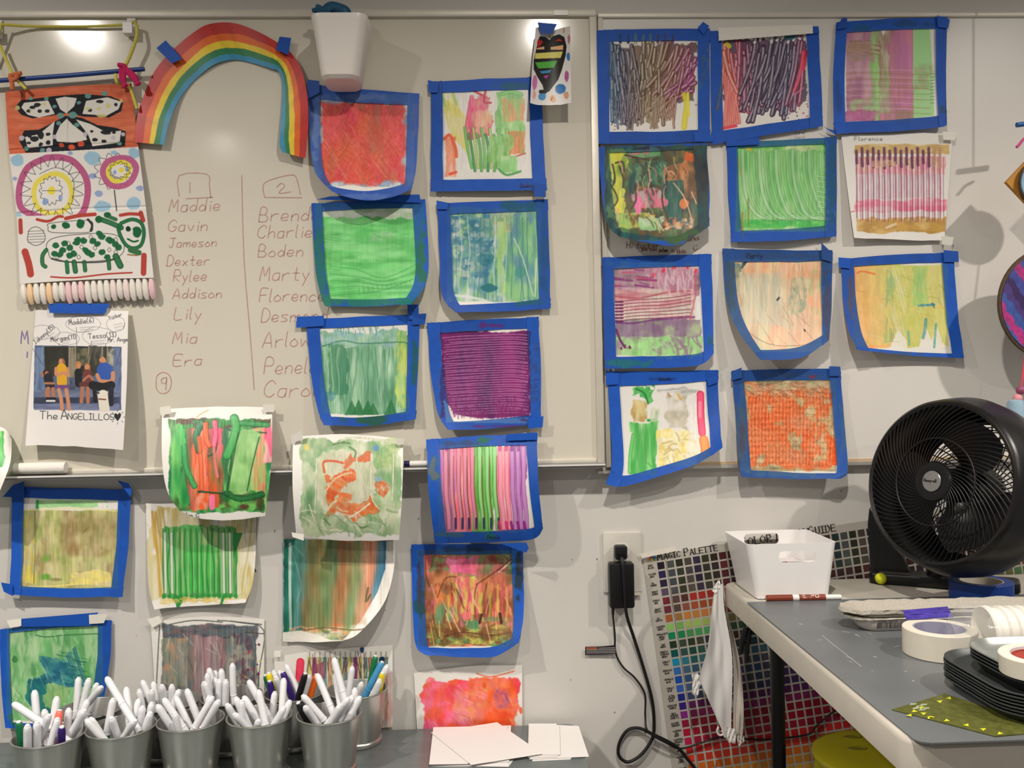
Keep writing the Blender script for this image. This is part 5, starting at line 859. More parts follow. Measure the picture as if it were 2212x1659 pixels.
# hanging banner
def bn(c):
    c.smear((0, 170, 320, 335), [(206, 104, 74), (214, 118, 86), (196, 96, 66)], 60, 14, rough=1)
    for k in range(14): c.st([(16+k*3, 200+k*9), (90, 196+k*10), (200, 190+k*10), (292, 196+k*8)], 1.5, (150, 80, 56) if k % 2 else (226, 140, 106), .45)
    K = (34, 36, 42); WW = (214, 210, 202)
    for P in ([(32, 232), (45, 217), (120, 207), (180, 203), (240, 208), (266, 220), (262, 240), (236, 254), (180, 252), (146, 244), (110, 250), (70, 256), (46, 248)],
              [(42, 306), (52, 282), (84, 280), (120, 262), (142, 250), (176, 254), (210, 270), (250, 276), (272, 284), (270, 316), (230, 322), (170, 328), (110, 328), (56, 330)]): c.poly(P, K)
    for P in ([(46, 232), (52, 222), (104, 217), (118, 246), (84, 254), (60, 248)], [(120, 213), (140, 209), (166, 212), (160, 230), (143, 245), (130, 236)], [(178, 246), (186, 218), (232, 210), (262, 220), (256, 236), (230, 250)],
              [(54, 296), (84, 290), (118, 262), (114, 290), (114, 314), (60, 320)], [(144, 256), (158, 270), (184, 290), (188, 302), (160, 308), (124, 306), (118, 296), (130, 270)], [(164, 258), (196, 268), (230, 286), (262, 282), (258, 308), (200, 316), (190, 290)]): c.poly(P, WW)
    c.scr(2, (145, 225, 147, 300), 60, 1.57, 1, [(150, 146, 140)], .6, 0.02)
    for x, y, rx, ry in ((70, 232, 6, 4), (62, 240, 5, 4), (86, 240, 5, 4), (80, 227, 8, 5), (102, 240, 5, 4), (216, 219, 9, 4), (250, 226, 4, 4), (194, 238, 5, 4), (74, 300, 9, 6), (62, 309, 5, 3), (88, 292, 7, 9), (64, 294, 4, 4), (88, 312, 5, 5), (104, 308, 5, 5), (104, 290, 5, 4), (205, 302, 6, 4), (224, 305, 6, 4), (198, 284, 4, 3), (228, 286, 12, 6), (246, 286, 4, 3)): c.blob(x, y, rx, ry, K, .95)
    for x, y, rx, ry in ((190, 235, 6, 4), (214, 235, 6, 4), (234, 228, 6, 6), (66, 240, 3, 2), (96, 225, 5, 4), (38, 233, 5, 5), (262, 218, 4, 4), (220, 250, 12, 4)): c.blob(x, y, rx, ry, (206, 200, 130), .85)
    for x, y, r in ((130, 250, 8), (158, 248, 10), (127, 266, 6), (166, 270, 6), (66, 213, 5), (100, 213, 5), (190, 207, 7), (226, 202, 7), (57, 321, 6), (258, 310, 6), (118, 230, 5), (170, 222, 5), (92, 325, 6)): c.blob(x, y, r, r*.8, (100, 150, 144), .95)
    for x, y, r in ((47, 298, 6), (266, 290, 5), (117, 296, 5), (184, 290, 6), (106, 325, 6), (245, 298, 5)): c.blob(x, y, r, r, (190, 182, 196), .95)
    for x, y, r in ((133, 313, 6), (175, 311, 7), (154, 318, 8)): c.blob(x, y, r, r*.8, (220, 90, 60), .95)
    c.poly([(18, 333), (304, 317), (304, 330), (320, 470), (34, 472)], (222, 218, 212))
    for x, y, rx, ry in ((38, 346, 15, 13), (200, 343, 19, 17), (290, 330, 13, 12), (222, 445, 21, 12), (288, 440, 17, 15), (39, 464, 8, 5), (247, 330, 8, 5)): c.blob(x, y, rx, ry, (140, 182, 208), .85)
    for x, y, r in ((152, 331, 6), (214, 418, 9), (302, 407, 8), (200, 380, 9), (32, 386, 6)): c.blob(x, y, r, r*.8, (130, 150, 200), .8)
    c.st([(100, 341), (60, 362), (42, 405), (44, 445), (66, 462), (120, 475), (170, 468), (188, 430), (186, 385), (160, 350), (130, 340), (100, 341)], 14, (176, 80, 124), .92, sm=5)
    c.st([(110, 376), (82, 392), (73, 420), (84, 450), (115, 462), (145, 448), (155, 420), (148, 392), (130, 377), (110, 376)], 11, (222, 208, 84), .95, sm=5)
    c.blob(111, 412, 9, 10, (222, 208, 70), 1)
    def loops(cx, cy, rx, ry, n, r, w=1.2):
        for k in range(n):
            t = 2*PI*k/n; t2 = 2*PI*(k+1)/n; tm = (t+t2)/2; f = 1 + r/max(rx, ry)
            c.st([(cx+rx*math.cos(t), cy+ry*math.sin(t)), (cx+rx*f*math.cos(tm), cy+ry*f*math.sin(tm)), (cx+rx*math.cos(t2), cy+ry*math.sin(t2))], w, (60, 56, 60), .85)
    loops(110, 412, 20, 25, 13, 7); loops(110, 412, 20, 25, 1, 0); loops(112, 408, 46, 48, 18, 24); loops(245, 370, 32, 30, 12, 11); loops(256, 368, 16, 14, 10, 6)
    c.st([(85, 376), (120, 362), (150, 375), (160, 400), (155, 440)], 1.3, (60, 56, 60), .8); c.blob(98, 436, 7, 8, (120, 150, 200), .8); c.blob(131, 428, 5, 7, (120, 150, 200), .7)
    c.st([(258, 341), (232, 350), (222, 372), (236, 398), (262, 402), (284, 390), (294, 362), (280, 344), (258, 341)], 13, (180, 84, 128), .9, sm=5); c.st([(258, 350), (238, 360), (234, 378), (250, 392), (272, 382), (280, 362), (270, 351), (258, 350)], 9, (224, 210, 70), .95, sm=5)
    c.blob(262, 367, 7, 6, (222, 210, 80), .95); c.blob(248, 372, 4, 5, (120, 150, 200), .8); c.blob(274, 365, 4, 6, (120, 150, 200), .8); loops(258, 368, 18, 15, 11, 6); c.st([(247, 411), (252, 455)], 2.5, (70, 76, 70))
    c.poly([(34, 468), (314, 456), (336, 600), (44, 618)], (222, 218, 212)); R_ = (172, 56, 46); GN = (28, 96, 58); DK = (50, 56, 54)
    for pts, w in (([(80, 474), (104, 478), (125, 468), (135, 468)], 6), ([(142, 472), (170, 466), (205, 463)], 8), ([(260, 465), (280, 462), (300, 463)], 7), ([(304, 460), (309, 476)], 10), ([(44, 476), (45, 502)], 9), ([(54, 544), (62, 570), (66, 592)], 15), ([(311, 552), (310, 590)], 12), ([(110, 598), (160, 600), (230, 592), (285, 589)], 3.5)): c.st(pts, w, R_, .92)
    c.st([(60, 510), (64, 496), (78, 490), (92, 498), (98, 514), (90, 526), (74, 530), (60, 520), (60, 510)], 1.3, DK, .9)
    for k in range(5): c.st([(60, 500+k*6), (96, 498+k*6)], 1, DK, .8)
    c.st([(104, 490), (110, 482), (190, 476), (200, 490), (190, 502), (112, 502), (104, 490)], 1.3, DK, .9); c.blob(116, 490, 6, 5, GN); c.blob(142, 487, 9, 7, GN); c.blob(174, 483, 10, 11, GN); c.st([(190, 474), (199, 486), (196, 498)], 5, DK)
    c.st([(105, 545), (100, 530), (112, 516), (150, 508), (220, 504), (255, 510), (268, 530), (262, 550), (230, 562), (150, 566), (112, 560), (105, 545)], 1.4, DK, .9); c.st([(112, 558), (150, 566), (220, 566), (258, 556)], 3, DK, .9)
    for x, y in ((120, 530), (135, 540), (150, 535), (165, 525), (180, 520), (200, 520), (220, 512), (235, 518), (250, 528), (130, 550), (150, 552), (118, 548), (160, 548), (185, 540), (198, 550), (220, 545), (232, 555), (240, 520), (168, 518), (210, 527), (190, 545), (256, 534), (215, 505), (140, 526)): c.blob(x, y, 8, 7, GN, .95)
    for x, y in ((124, 556), (148, 526), (176, 534), (205, 536), (236, 540), (250, 545), (250, 518), (196, 512), (170, 556)): c.st([(x-4, y), (x, y-5), (x+4, y), (x, y+4), (x-4, y)], 1.2, DK, .8)
    for pts, w in (([(100, 540), (92, 552), (92, 570), (98, 576)], 9), ([(144, 566), (146, 588)], 9), ([(160, 566), (163, 586)], 11), ([(182, 566), (184, 584)], 9), ([(234, 556), (236, 580)], 9), ([(250, 554), (256, 566), (260, 574)], 14), ([(212, 472), (240, 482), (262, 492)], 11), ([(230, 466), (250, 474)], 8)): c.st(pts, w, (40, 110, 66), .92, (22, 70, 44))
    c.blob(214, 474, 8, 8, GN); c.blob(232, 464, 8, 6, GN); c.st([(262, 482), (285, 474), (305, 482), (311, 505), (304, 530), (285, 536), (268, 524), (256, 496), (262, 482)], 8, (34, 110, 64), .95, (22, 76, 46), sm=5)
    c.blob(277, 494, 6, 6, (26, 56, 44)); c.blob(296, 500, 11, 13, GN); c.st([(276, 516), (288, 522), (298, 520)], 4, GN); c.st([(282, 540), (300, 546)], 12, (60, 110, 70)); c.st([(276, 550), (296, 552)], 3, (150, 110, 60))
bt = thing('hanging_banner', 'three-panel painted cloth banner with moth, flower and green animal, hung from the blue stick', 'banner', at(165, 400, LBF+.012))
cv = Cv(0, 165, 350, 640, 1.6, 11, (222, 218, 210)); bn(cv)
pt = Patch([(11, 198), (150, 186), (284, 180)], [(284, 180), (299, 318), (316, 455), (332, 600)], [(43, 613), (190, 604), (332, 600)], [(11, 198), (20, 330), (36, 465), (43, 613)], [[3, 3, 3], [6, 4, 9], [9, 8, 12]], LBF + .005)
U, V = np.meshgrid(np.linspace(0, 1, 460), np.linspace(0, 1, 640)); _, X, Y = pt.pos(U, V)
fold = .0018*np.exp(-((V-.305)/.006)**2) + .0018*np.exp(-((V-.635)/.006)**2)
P, X, Y = pt.pos(U, V, cv.sample(X, Y, cv.h)*.0003 - fold + .0012*np.sin(U*8)*np.sin(V*13)); grid_mesh('painted_cloth', P, cv.sample(X, Y, cv.c), vmat('cloth', .8, .2, .2, 900), bt)
rs = random.Random(3); nf = 21
for k in range(nf):
    t0 = (k+.5)/nf; x = 43 + 290*t0; y = 613 - 14*t0; kc = 'peach' if k in (1, 4) else 'pink' if k in (7, 9, nf-1) else 'blush' if k in (8, 14, 16) else 'white'
    m = mat('fringe_'+kc, {'peach': (232, 196, 156), 'pink': (228, 192, 196), 'blush': (228, 212, 208), 'white': (224, 219, 210)}[kc], .85, var=.05, scale=200)
    l = 42 + rs.uniform(-4, 4); w = 6.6
    pts = [at(x + w*.0 + s_*l*.12 + (s_ > .9)*1, y + 3 + s_*l, LBF + .011 + .006*math.sin(s_*PI*.9)) for s_ in (0, .2, .5, .8, 1)]
    MB().tube(pts, [.004, .0062, .0068, .0064, .004], 8).build('fringe_roll', m, bt)
yl = mat('yellow_yarn', (206, 196, 90), .9, var=.12, scale=400); pkm = mat('magenta_yarn', (190, 30, 90), .9, var=.2, scale=400); orm = mat('orange_yarn', (196, 110, 70), .9, var=.15, scale=400)
YB = LBF + .022
sk = thing('blue_stick', 'thin blue wooden stick tied above the painted banner', 'stick', at(150, 163, YB))
MB().tube([at(-40, 177, YB), at(150, 163, YB), at(312, 149, YB)], .0048, 12).build('rod', mat('blue_paint', (26, 62, 130), .4, var=.08, scale=40), sk)
yr = thing('yarn_garland', 'pale yellow yarn looped over two white hooks and knotted round the blue stick', 'garland', at(150, 57, YB))
HK = LBF + .026
MB().tube(catmull([at(-20, 130, YB), at(2, 58, HK), at(5, 51, HK)], 6), .0032, 8).build('cord_end', yl, yr)
MB().tube(catmull([at(5, 53, HK), at(80, 57, LBF+.008), at(200, 57, LBF+.008), at(270, 53, LBF+.012), at(290, 47, HK)], 8), .0031, 8).build('cord_span', yl, yr)
MB().tube(catmull([at(291, 48, HK), at(296, 60, HK-.003), at(294, 84, YB+.006), at(279, 125, YB+.004), at(262, 158, YB+.008)], 8), .0036, 8).build('cord_end', yl, yr)
MB().tube(catmull([at(0, 98, YB), at(16, 135, YB), at(30, 165, YB+.006), at(44, 180, YB+.004), at(56, 192, YB+.004)], 8), .0032, 8).build('cord_end', yl, yr)
MB().tube(catmull([at(250, 160, YB+.008), at(252, 176, YB+.01), at(262, 184, YB), at(280, 190, YB+.002), at(296, 235, YB)], 8), .0032, 8).build('cord_end', yl, yr)
for nm, m, pls in (('magenta_tassel', pkm, [[(255, 140), (268, 142), (272, 150)], [(268, 148), (268, 170), (267, 190)], [(270, 150), (284, 166), (301, 182)], [(262, 146), (262, 168), (272, 186)], [(272, 148), (292, 165), (296, 184)]]),
                   ('orange_knot', orm, [[(20, 164), (34, 160), (46, 158)], [(22, 168), (26, 180), (27, 194)], [(20, 166), (30, 172), (40, 162)]])):
    mb = MB()
    for pl in pls: mb.tube(catmull([at(x, y, YB+.012) for x, y in pl], 6), [.0046]*13, 8)
    mb.build(nm, m, yr)
for x, y in ((0, 47), (287, 41)):
    hk = thing('adhesive_hook', 'white plastic adhesive hook %s' % ('at the left edge of the board' if x < 100 else 'under the board frame beside the rainbow'), 'hook', at(x, y+12, LBF), 'white hooks carrying the yellow cord')
    a, b = at(x-12, y-2, LBF), at(x+8, y+38, LBF)
    MB().rbox((a.x, -LBF-.005, b.z), (b.x, -LBF-.0003, a.z), .001, .002).build('back_plate', WHT, hk)
    c0, c1 = at(x-12, y+30, LBF), at(x+8, y+38, LBF)
    mb = MB(); mb.box((c0.x, -LBF-.02, c1.z-.002), (c1.x, -LBF-.0052, c1.z+.005)); mb.box((c0.x, -LBF-.025, c1.z-.002), (c1.x, -LBF-.0201, c1.z+.02)); mb.build('hook_arm', WHT, hk)
# bucket on the board
bx = thing('wall_bucket', 'white plastic bin hung over the top frame of the left board', 'bin', at(730, 90, LBF))
def brect(x0, x1, yb, yf, z, r, n=5, M=None):
    out = []
    for cx, cy, a0 in ((x1-r, yb-r, 0), (x0+r, yb-r, PI/2), (x0+r, yf+r, PI), (x1-r, yf+r, 1.5*PI)):
        for k in range(n+1): t = a0 + k/n*PI/2; out.append((cx + r*math.cos(t), cy + r*math.sin(t), z))
    return out
DF = LBF + .115
tl, tr_, bl_, br_ = at(668, 27, DF), at(792, 25, DF), at(689, 166, DF-.014), at(775, 164, DF-.014)
yb = -LBF-.0105; rings = [brect(bl_.x+.006, br_.x-.006, yb, -DF+.022, bl_.z, .02), brect(bl_.x+.001, br_.x-.001, yb, -DF+.015, bl_.z+.006, .022), brect(tl.x+.002, tr_.x-.002, yb, -DF+.001, tl.z-.012, .022), brect(tl.x, tr_.x, yb, -DF, tl.z-.006, .022), brect(tl.x, tr_.x, yb, -DF, tl.z, .022),
         brect(tl.x+.003, tr_.x-.003, yb-.003, -DF+.003, tl.z, .019), brect(bl_.x+.004, br_.x-.004, yb-.003, -DF+.018, bl_.z+.008, .019)]
MB().loft(rings, cap=True).build('bin_body', mat('white_bin_plastic', (232, 226, 218), .35, var=.01), bx, sharp=30)
gv = thing('rubber_glove', 'teal blue rubber glove poking out of the white bin', 'glove', at(712, 20, LBF+.06))
gm = mat('teal_rubber', (20, 78, 110), .5, var=.15, scale=80)
mb = MB(); gd = LBF + .055
palm = [at(700, 55, gd), at(706, 30, gd), at(716, 19, gd), at(735, 23, gd), at(745, 30, gd), at(742, 55, gd)]
mb.tube(catmull(palm, 6), [.014]*31, 12); mb.build('palm', gm, gv)
for pl in ([(712, 26), (696, 20), (683, 12)], [(712, 28), (692, 23), (674, 22)], [(722, 22), (712, 14), (700, 14)], [(716, 28), (700, 27), (684, 25)]): MB().tube(catmull([at(x, y, gd+.008) for x, y in pl], 5), [.0065, .0065, .0062, .006, .006, .0058, .0056, .0054, .005, .0044, .003], 10).build('finger', gm, gv)
# printed family photo sheet
def ph(c):
    c.poly([(75, 746), (262, 749), (257, 887), (72, 883)], (84, 100, 130)); c.smear((74, 750, 96, 850), [(110, 130, 160), (84, 104, 140)], 9, 60); c.smear((96, 749, 240, 812), [(40, 40, 34), (60, 58, 44), (28, 30, 26)], 14, 40, rough=1)
    c.smear((148, 750, 164, 830), [(150, 140, 120), (120, 112, 96)], 9, 60, rough=1); c.smear((160, 752, 196, 790), [(60, 66, 50), (110, 104, 80)], 8, 14, rough=1); c.smear((196, 750, 222, 800), [(46, 46, 38), (90, 86, 70)], 9, 30); c.smear((232, 754, 250, 790), [(170, 168, 150), (90, 96, 90)], 9, 9, rough=1); c.smear((246, 752, 262, 886), [(100, 116, 150), (70, 84, 120)], 9, 40, rough=1)
    for x in (150, 163, 192, 221, 232): c.st([(x, 750), (x-1, 800)], 3, (150, 142, 122), .8)
    c.smear((150, 815, 200, 846), [(90, 100, 124), (60, 68, 90)], 12, 12, rough=1); c.smear((73, 843, 258, 858), [(96, 106, 134), (110, 120, 146)], 40, 6, rough=1); c.smear((73, 858, 258, 872), [(50, 54, 74), (70, 76, 100)], 40, 6, rough=1); c.smear((73, 872, 258, 886), [(100, 108, 140), (120, 128, 158)], 40, 6, rough=1)
    S1, S2 = (196, 136, 100), (170, 112, 84)
    c.blob(101, 804, 9, 9, (60, 38, 30)); c.blob(101, 808, 5, 6, S2); c.st([(92, 812), (90, 806)], 5, S2); c.st([(104, 816), (108, 834)], 20, (36, 34, 40)); c.st([(98, 828), (116, 828)], 5, S2); c.st([(104, 840), (102, 852), (106, 862)], 10, S2); c.st([(114, 840), (116, 862)], 8, S2); c.st([(102, 862), (118, 862)], 8, (30, 30, 44)); c.st([(101, 866), (118, 866)], 4, (220, 216, 210))
    c.blob(134, 784, 8, 11, (150, 100, 60)); c.blob(131, 782, 5, 8, S1); c.st([(133, 796), (134, 826)], 22, (214, 160, 36)); c.st([(121, 796), (122, 810), (134, 806)], 7, S1); c.st([(146, 796), (147, 812), (138, 804)], 6, S1); c.st([(123, 836), (146, 836)], 9, (110, 70, 120)); c.st([(127, 842), (132, 862), (134, 884)], 8, S1); c.st([(143, 842), (147, 866), (149, 884)], 8, S1)
    c.blob(169, 790, 7, 10, (170, 120, 70)); c.blob(170, 790, 4, 6, S1); c.st([(169, 804), (170, 828)], 16, (26, 28, 34)); c.blob(188, 794, 8, 11, (150, 96, 60)); c.blob(188, 792, 5, 6, S1); c.st([(188, 808), (192, 824)], 20, (110, 54, 50)); c.st([(180, 822), (192, 812), (200, 820)], 5, S2); c.st([(178, 836), (176, 868)], 8, S2); c.st([(190, 836), (190, 868)], 8, S2); c.st([(175, 830), (195, 830)], 10, (96, 50, 46))
    c.blob(222, 780, 9, 11, S1); c.st([(216, 784), (224, 790)], 6, (110, 70, 50), .8); c.st([(226, 800), (228, 820)], 34, (44, 84, 166)); c.st([(210, 810), (216, 822), (230, 824)], 8, S1); c.st([(244, 806), (242, 822), (226, 826)], 9, S1); c.st([(200, 832), (222, 836), (240, 832)], 18, (24, 24, 30)); c.st([(240, 840), (240, 872)], 11, (34, 36, 50)); c.st([(204, 838), (206, 866)], 9, (30, 30, 40))
    c.blob(222, 850, 12, 9, (222, 216, 204)); c.st([(222, 856), (226, 886)], 22, (220, 212, 198)); c.blob(212, 849, 3, 2, (40, 36, 36)); c.st([(214, 862), (228, 863)], 3, (120, 70, 50))
    c.poly([(60, 887.5), (270, 890), (270, 905), (60, 905)], (226, 222, 216)); D_ = (46, 44, 50)
    c.txt('The', 86, 905, 17, D_, 1.7, rot=.02, wd=1.2); c.txt('A', 132, 905, 20, D_, 1.9, wd=1.1); c.txt('NGELILLOS', 147, 906, 13, D_, 1.6, rot=.012, wd=1.25, sp=.2)
    c.poly([(254, 910), (246, 900), (248, 893), (252, 893), (254, 896), (258, 891), (262, 895), (260, 902)], D_)
    for k in range(8): t = k/8*2*PI; c.st([(254+13*math.cos(t), 901+12*math.sin(t)), (254+16*math.cos(t), 901+15*math.sin(t))], 1.2, D_, .9)
    G_ = (120, 118, 122)
    for (cx, cy, rx, ry) in ((96, 718, 34, 14), (180, 700, 38, 16), (144, 732, 28, 13), (212, 726, 34, 18), (250, 700, 20, 16)):
        c.st([(cx+rx*math.cos(t/10*2*PI), cy+ry*math.sin(t/10*2*PI)*(1+.15*(t % 2))) for t in range(11)], 1, G_, .8)
    for (x, y, l, r) in ((172, 708, 34, -.06), (174, 713, 30, -.06), (170, 718, 26, -.06), (197, 738, 34, -.1), (199, 743, 28, -.1), (90, 730, 30, -.6), (96, 733, 28, -.6), (246, 702, 22, -.2), (247, 708, 22, -.2), (249, 714, 16, -.2), (132, 738, 22, -.2), (134, 743, 18, -.2)):
        c.st([(x + i*1.6*math.cos(r), y + i*1.6*math.sin(r) + (1.2 if i % 2 else -1.2)) for i in range(int(l/1.6))], .7, G_, .7, sm=2)
    c.txt('Johnny(15)', 77, 744, 10, D_, 1.2, rot=-.72); c.txt('Maddie(6)', 149, 702, 11, D_, 1.3, rot=-.1); c.txt('Morgan(11)', 110, 738, 10, D_, 1.3, rot=-.12); c.txt('Tessa(13)', 191, 732, 11, D_, 1.3, rot=-.08, wd=1.1); c.txt('Tucker', 236, 692, 8, D_, 1.1, rot=-.35); c.txt('Mr. Ange', 233, 738, 9, D_, 1.3, rot=-.02)
    for a, b in (((70, 752), (93, 790)), ((165, 707), (166, 780)), ((198, 737), (190, 780)), ((229, 742), (222, 770)), ((127, 742), (132, 774)), ((262, 752), (250, 790)), ((270, 698), (266, 710))): c.st([a, b], 1, D_, .8)
painting([(77, 670), (170, 668), (277, 672)], [(277, 672), (274, 820), (266, 972)], [(55, 962), (160, 964), (266, 972)], [(77, 670), (66, 810), (55, 962)], [[2, 2, 6], [6, 14, 26], [20, 22, 36]], LBF+.0015, None, ph,
         'white printed sheet with a group photo on steps and handwritten captions, under the banner', name='photo_print', cat='photo', q=2.2, paper=(228, 224, 220), tabq=[[(105, 655), (237, 656), (225, 678), (107, 676)]], rel=.2)
# eraser roll and pen on the tray
def lathe_x(mb, p0, p1, prof, n=24):
    p0, p1 = Vector(p0), Vector(p1); d = p1-p0; L_ = d.length; q = d.to_track_quat('Z', 'Y').to_matrix().to_4x4(); M = Matrix.Translation(p0) @ q
    sv = mb.M; mb.M = M if sv is None else sv @ M; mb.lathe([(r, z*L_) for z, r in prof], n, cap=True); mb.M = sv; return mb
er = lathe_x(MB(), (at(29, 1008, .036).x, -.036, Z0+.0165), (at(144, 1008, .036).x, -.036, Z0+.0165), [(0, .002), (.01, .0085), (.035, .0112), (.5, .0122), (.965, .0122), (.99, .011), (1, .006)]).build('board_eraser', mat('white_felt', (232, 228, 220), .8, var=.03, scale=150, bump=.3))
tag(er, 'white rounded eraser roll lying in the tray of the left board', 'eraser')
pr = thing('board_marker', 'white and dark blue board marker lying in the tray, between two hanging paintings', 'marker', (at(896, 1000, .05).x, -.05, Z0+.01))
lathe_x(MB(), (at(884, 998, .05).x, -.042, Z0+.0095), (at(925, 998, .05).x, -.042, Z0+.0095), [(0, .005), (.02, .006), (.98, .006), (1, .005)]).build('barrel', WHT, pr)
lathe_x(MB(), (at(872, 998, .05).x, -.042, Z0+.0095), (at(883.8, 998, .05).x, -.042, Z0+.0095), [(0, .005), (.1, .0066), (1, .0066)]).build('cap', mat('dark_blue_plastic', (30, 30, 80), .35), pr)
# outlet, plug, adapter
op = thing('wall_outlet', 'white wall socket plate with worn edges, black plug in its upper socket', 'outlet', at(1343, 1210, 0))
a, b = at(1301, 1149), at(1386, 1277)
mb = MB(); mb.rbox((a.x, b.z, .0003), (b.x, a.z, .0065), .002, .004); mb.v = [(x, -z, y) for x, y, z in mb.v]; mb.f = [tuple(reversed(f)) for f in mb.f]; mb.build('cover_plate', mat('ivory_plate', (206, 202, 192), .4), op)
def ell_prism(cx, cy, rx, rz, y0, y1, n=28, cut=.85):
    pts = []
    for k in range(n): t = 2*PI*k/n; pts.append((cx+rx*math.cos(t), y0, cy+max(min(rz*math.sin(t), rz*cut), -rz*cut)))
    return MB().prism(pts, (0, 0, 0), (0, y1-y0, 0))
c_ = at(1342, 1190, .007); ell_prism(c_.x, c_.z, .0175, .0175, -.0066, -.009).build('socket_face', mat('bright_plate', (220, 216, 206), .35), op)
c2 = at(1342, 1240, .007); ell_prism(c2.x, c2.z, .0175, .0175, -.0066, -.009).build('socket_face', MATS['bright_plate'], op)
MB().box((c_.x-.018, -.0095, b.z-.0065), (c_.x+.04, -.0002, b.z-.0008)).build('plate_edge_bracket', MATS['ivory_plate'], op)
BLK = mat('black_plastic', (22, 22, 24), .35, var=.1, spec=.5); BLKS = mat('black_rubber_cable', (18, 18, 19), .45, var=.1)
ad = thing('power_adapter', 'black power brick plugged into the wall socket, two black cables running down', 'adapter', at(1342, 1265, .02))
a, b = at(1315, 1216, .03), at(1371, 1313, .03)
mb = MB(); mb.rbox((a.x, b.z, .0098), (b.x, a.z, .036), .004, .006); mb.v = [(x, -z, y) for x, y, z in mb.v]; mb.f = [tuple(reversed(f)) for f in mb.f]; mb.build('brick', BLK, ad)
a, b = at(1328, 1179, .03), at(1356, 1209, .03)
mb = MB(); mb.rbox((a.x, b.z, .0092), (b.x, a.z, .032), .004, .006); mb.v = [(x, -z, y) for x, y, z in mb.v]; mb.f = [tuple(reversed(f)) for f in mb.f]; mb.build('plug', BLK, ad)
mb = MB()
for k in range(3): y = 1196+k*5; p, q = at(1334+k, y, .034), at(1352-k, y, .034); mb.box((p.x, -.0345, p.z-.001), (q.x, -.0322, p.z+.001))
mb.build('strain_relief', BLKS, ad)
def cable(pts, r, parent, name='cable'): return MB().tube(catmull([at(x, y, d) for x, y, d in pts], 8), r, 8).build(name, BLKS, parent)
cable([(1343, 1204, .036), (1346, 1230, .043), (1350, 1290, .043), (1354, 1330, .03), (1370, 1380, .012), (1392, 1450, .008), (1408, 1510, .008), (1413, 1560, .008), (1409, 1595, .01), (1385, 1630, .012), (1356, 1646, .012), (1337, 1632, .01), (1338, 1605, .008), (1355, 1578, .008), (1380, 1573, .010), (1410, 1586, .014), (1460, 1612, .014), (1485, 1640, .014), (1510, 1672, .014)], .0036, ad)
cable([(1324, 1313, .02), (1324, 1330, .016), (1328, 1370, .008), (1330, 1410, .006), (1345, 1440, .006), (1372, 1465, .006), (1393, 1500, .007), (1394, 1545, .007), (1400, 1580, .02), (1440, 1605, .022), (1470, 1617, .014), (1520, 1603, .01), (1560, 1592, .008), (1640, 1598, .008), (1740, 1588, .008), (1762, 1570, .008), (1790, 1545, .008), (1815, 1530, .008)], .0021, ad)
MB().tube([at(1324, 1308, .022), at(1324, 1328, .018)], [.004, .0028], 8).build('strain_relief', BLKS, ad)
wl = thing('warning_tag', 'small black and white warning label wrapped on the thin adapter cable', 'tag', at(1295, 1407, .008))
pq = Patch([(1264, 1397), (1300, 1396), (1330, 1393)], [(1330, 1393), (1330, 1412)], [(1264, 1415), (1300, 1414), (1330, 1412)], [(1264, 1397), (1264, 1415)], [[1, 3, 6], [1, 3, 6], [1, 3, 6]], .004)
cw = Cv(1260, 1390, 1334, 1420, 3, 4, (36, 34, 36)); cw.smear((1266, 1398, 1290, 1403), [(160, 90, 60), (150, 80, 56)], 20, 9, rough=0)
for k in range(4):
    for x in range(1267 if k else 1293, 1328, 3): cw.st([(x, 1401+k*3.4-(x-1264)*.03), (x+2, 1401+k*3.4-(x-1264)*.03)], 1.2, (206, 200, 196), .85)
U, V = np.meshgrid(np.linspace(0, 1, 190), np.linspace(0, 1, 56)); P, X, Y = pq.pos(U, V); grid_mesh('label_strip', P, cw.sample(X, Y, cw.c), PAPER, wl)
# colour mixing chart on the wall
pc = thing('colour_chart', 'large tilted paint colour mixing chart with rows of square swatches, behind the right table', 'poster', at(1700, 1400, .003))
u_ = np.array([18.72, -3.05]); v_ = np.array([2.95, 18.95]); O = np.array([1427.7, 1221.8])
P0 = np.array([1388, 1203]); TRp = P0 + u_*44; corners = [(1388, 1203), tuple(P0 + u_*44 + v_*0), tuple(P0 + u_*44 + v_*28), (1462, 1735)]
cs = [at(*c, .0015) for c in corners]
MB().add([tuple(c) for c in cs] + [(c.x, c.y+.001, c.z) for c in cs], [(3, 2, 1, 0), (4, 5, 6, 7), (0, 1, 5, 4), (1, 2, 6, 5), (2, 3, 7, 6), (3, 0, 4, 7)]).build('poster_sheet', mat('poster_grey', (178, 173, 163), .35, var=.02), pc, smooth=False)
rows = [(30, 24, 36), (40, 36, 70), (44, 36, 60), (84, 70, 90), (112, 40, 50), (104, 44, 56), (176, 96, 50), (140, 190, 96), (20, 132, 84), (36, 62, 44), (10, 84, 84), (20, 140, 176), (50, 110, 180), (24, 84, 184), (50, 90, 176), (30, 44, 140), (60, 30, 130), (140, 40, 140), (150, 20, 60), (176, 20, 56), (190, 30, 80), (214, 36, 40), (216, 60, 40), (222, 110, 30), (226, 150, 40), (226, 180, 50), (230, 210, 70), (200, 200, 90)]
colsC = [None, (84, 92, 84), (52, 58, 36), (90, 84, 68), (50, 44, 66), (54, 62, 36), (48, 36, 24), (90, 26, 34), (60, 50, 44), (40, 44, 60), (70, 50, 46), (44, 38, 60), (60, 48, 60), (40, 30, 30), (80, 72, 70), (70, 74, 40), (36, 30, 28), (50, 44, 70), (70, 46, 36), (84, 60, 56), (40, 60, 60), (60, 40, 34)]
mb = MB(); vc = []; rs = random.Random(12)
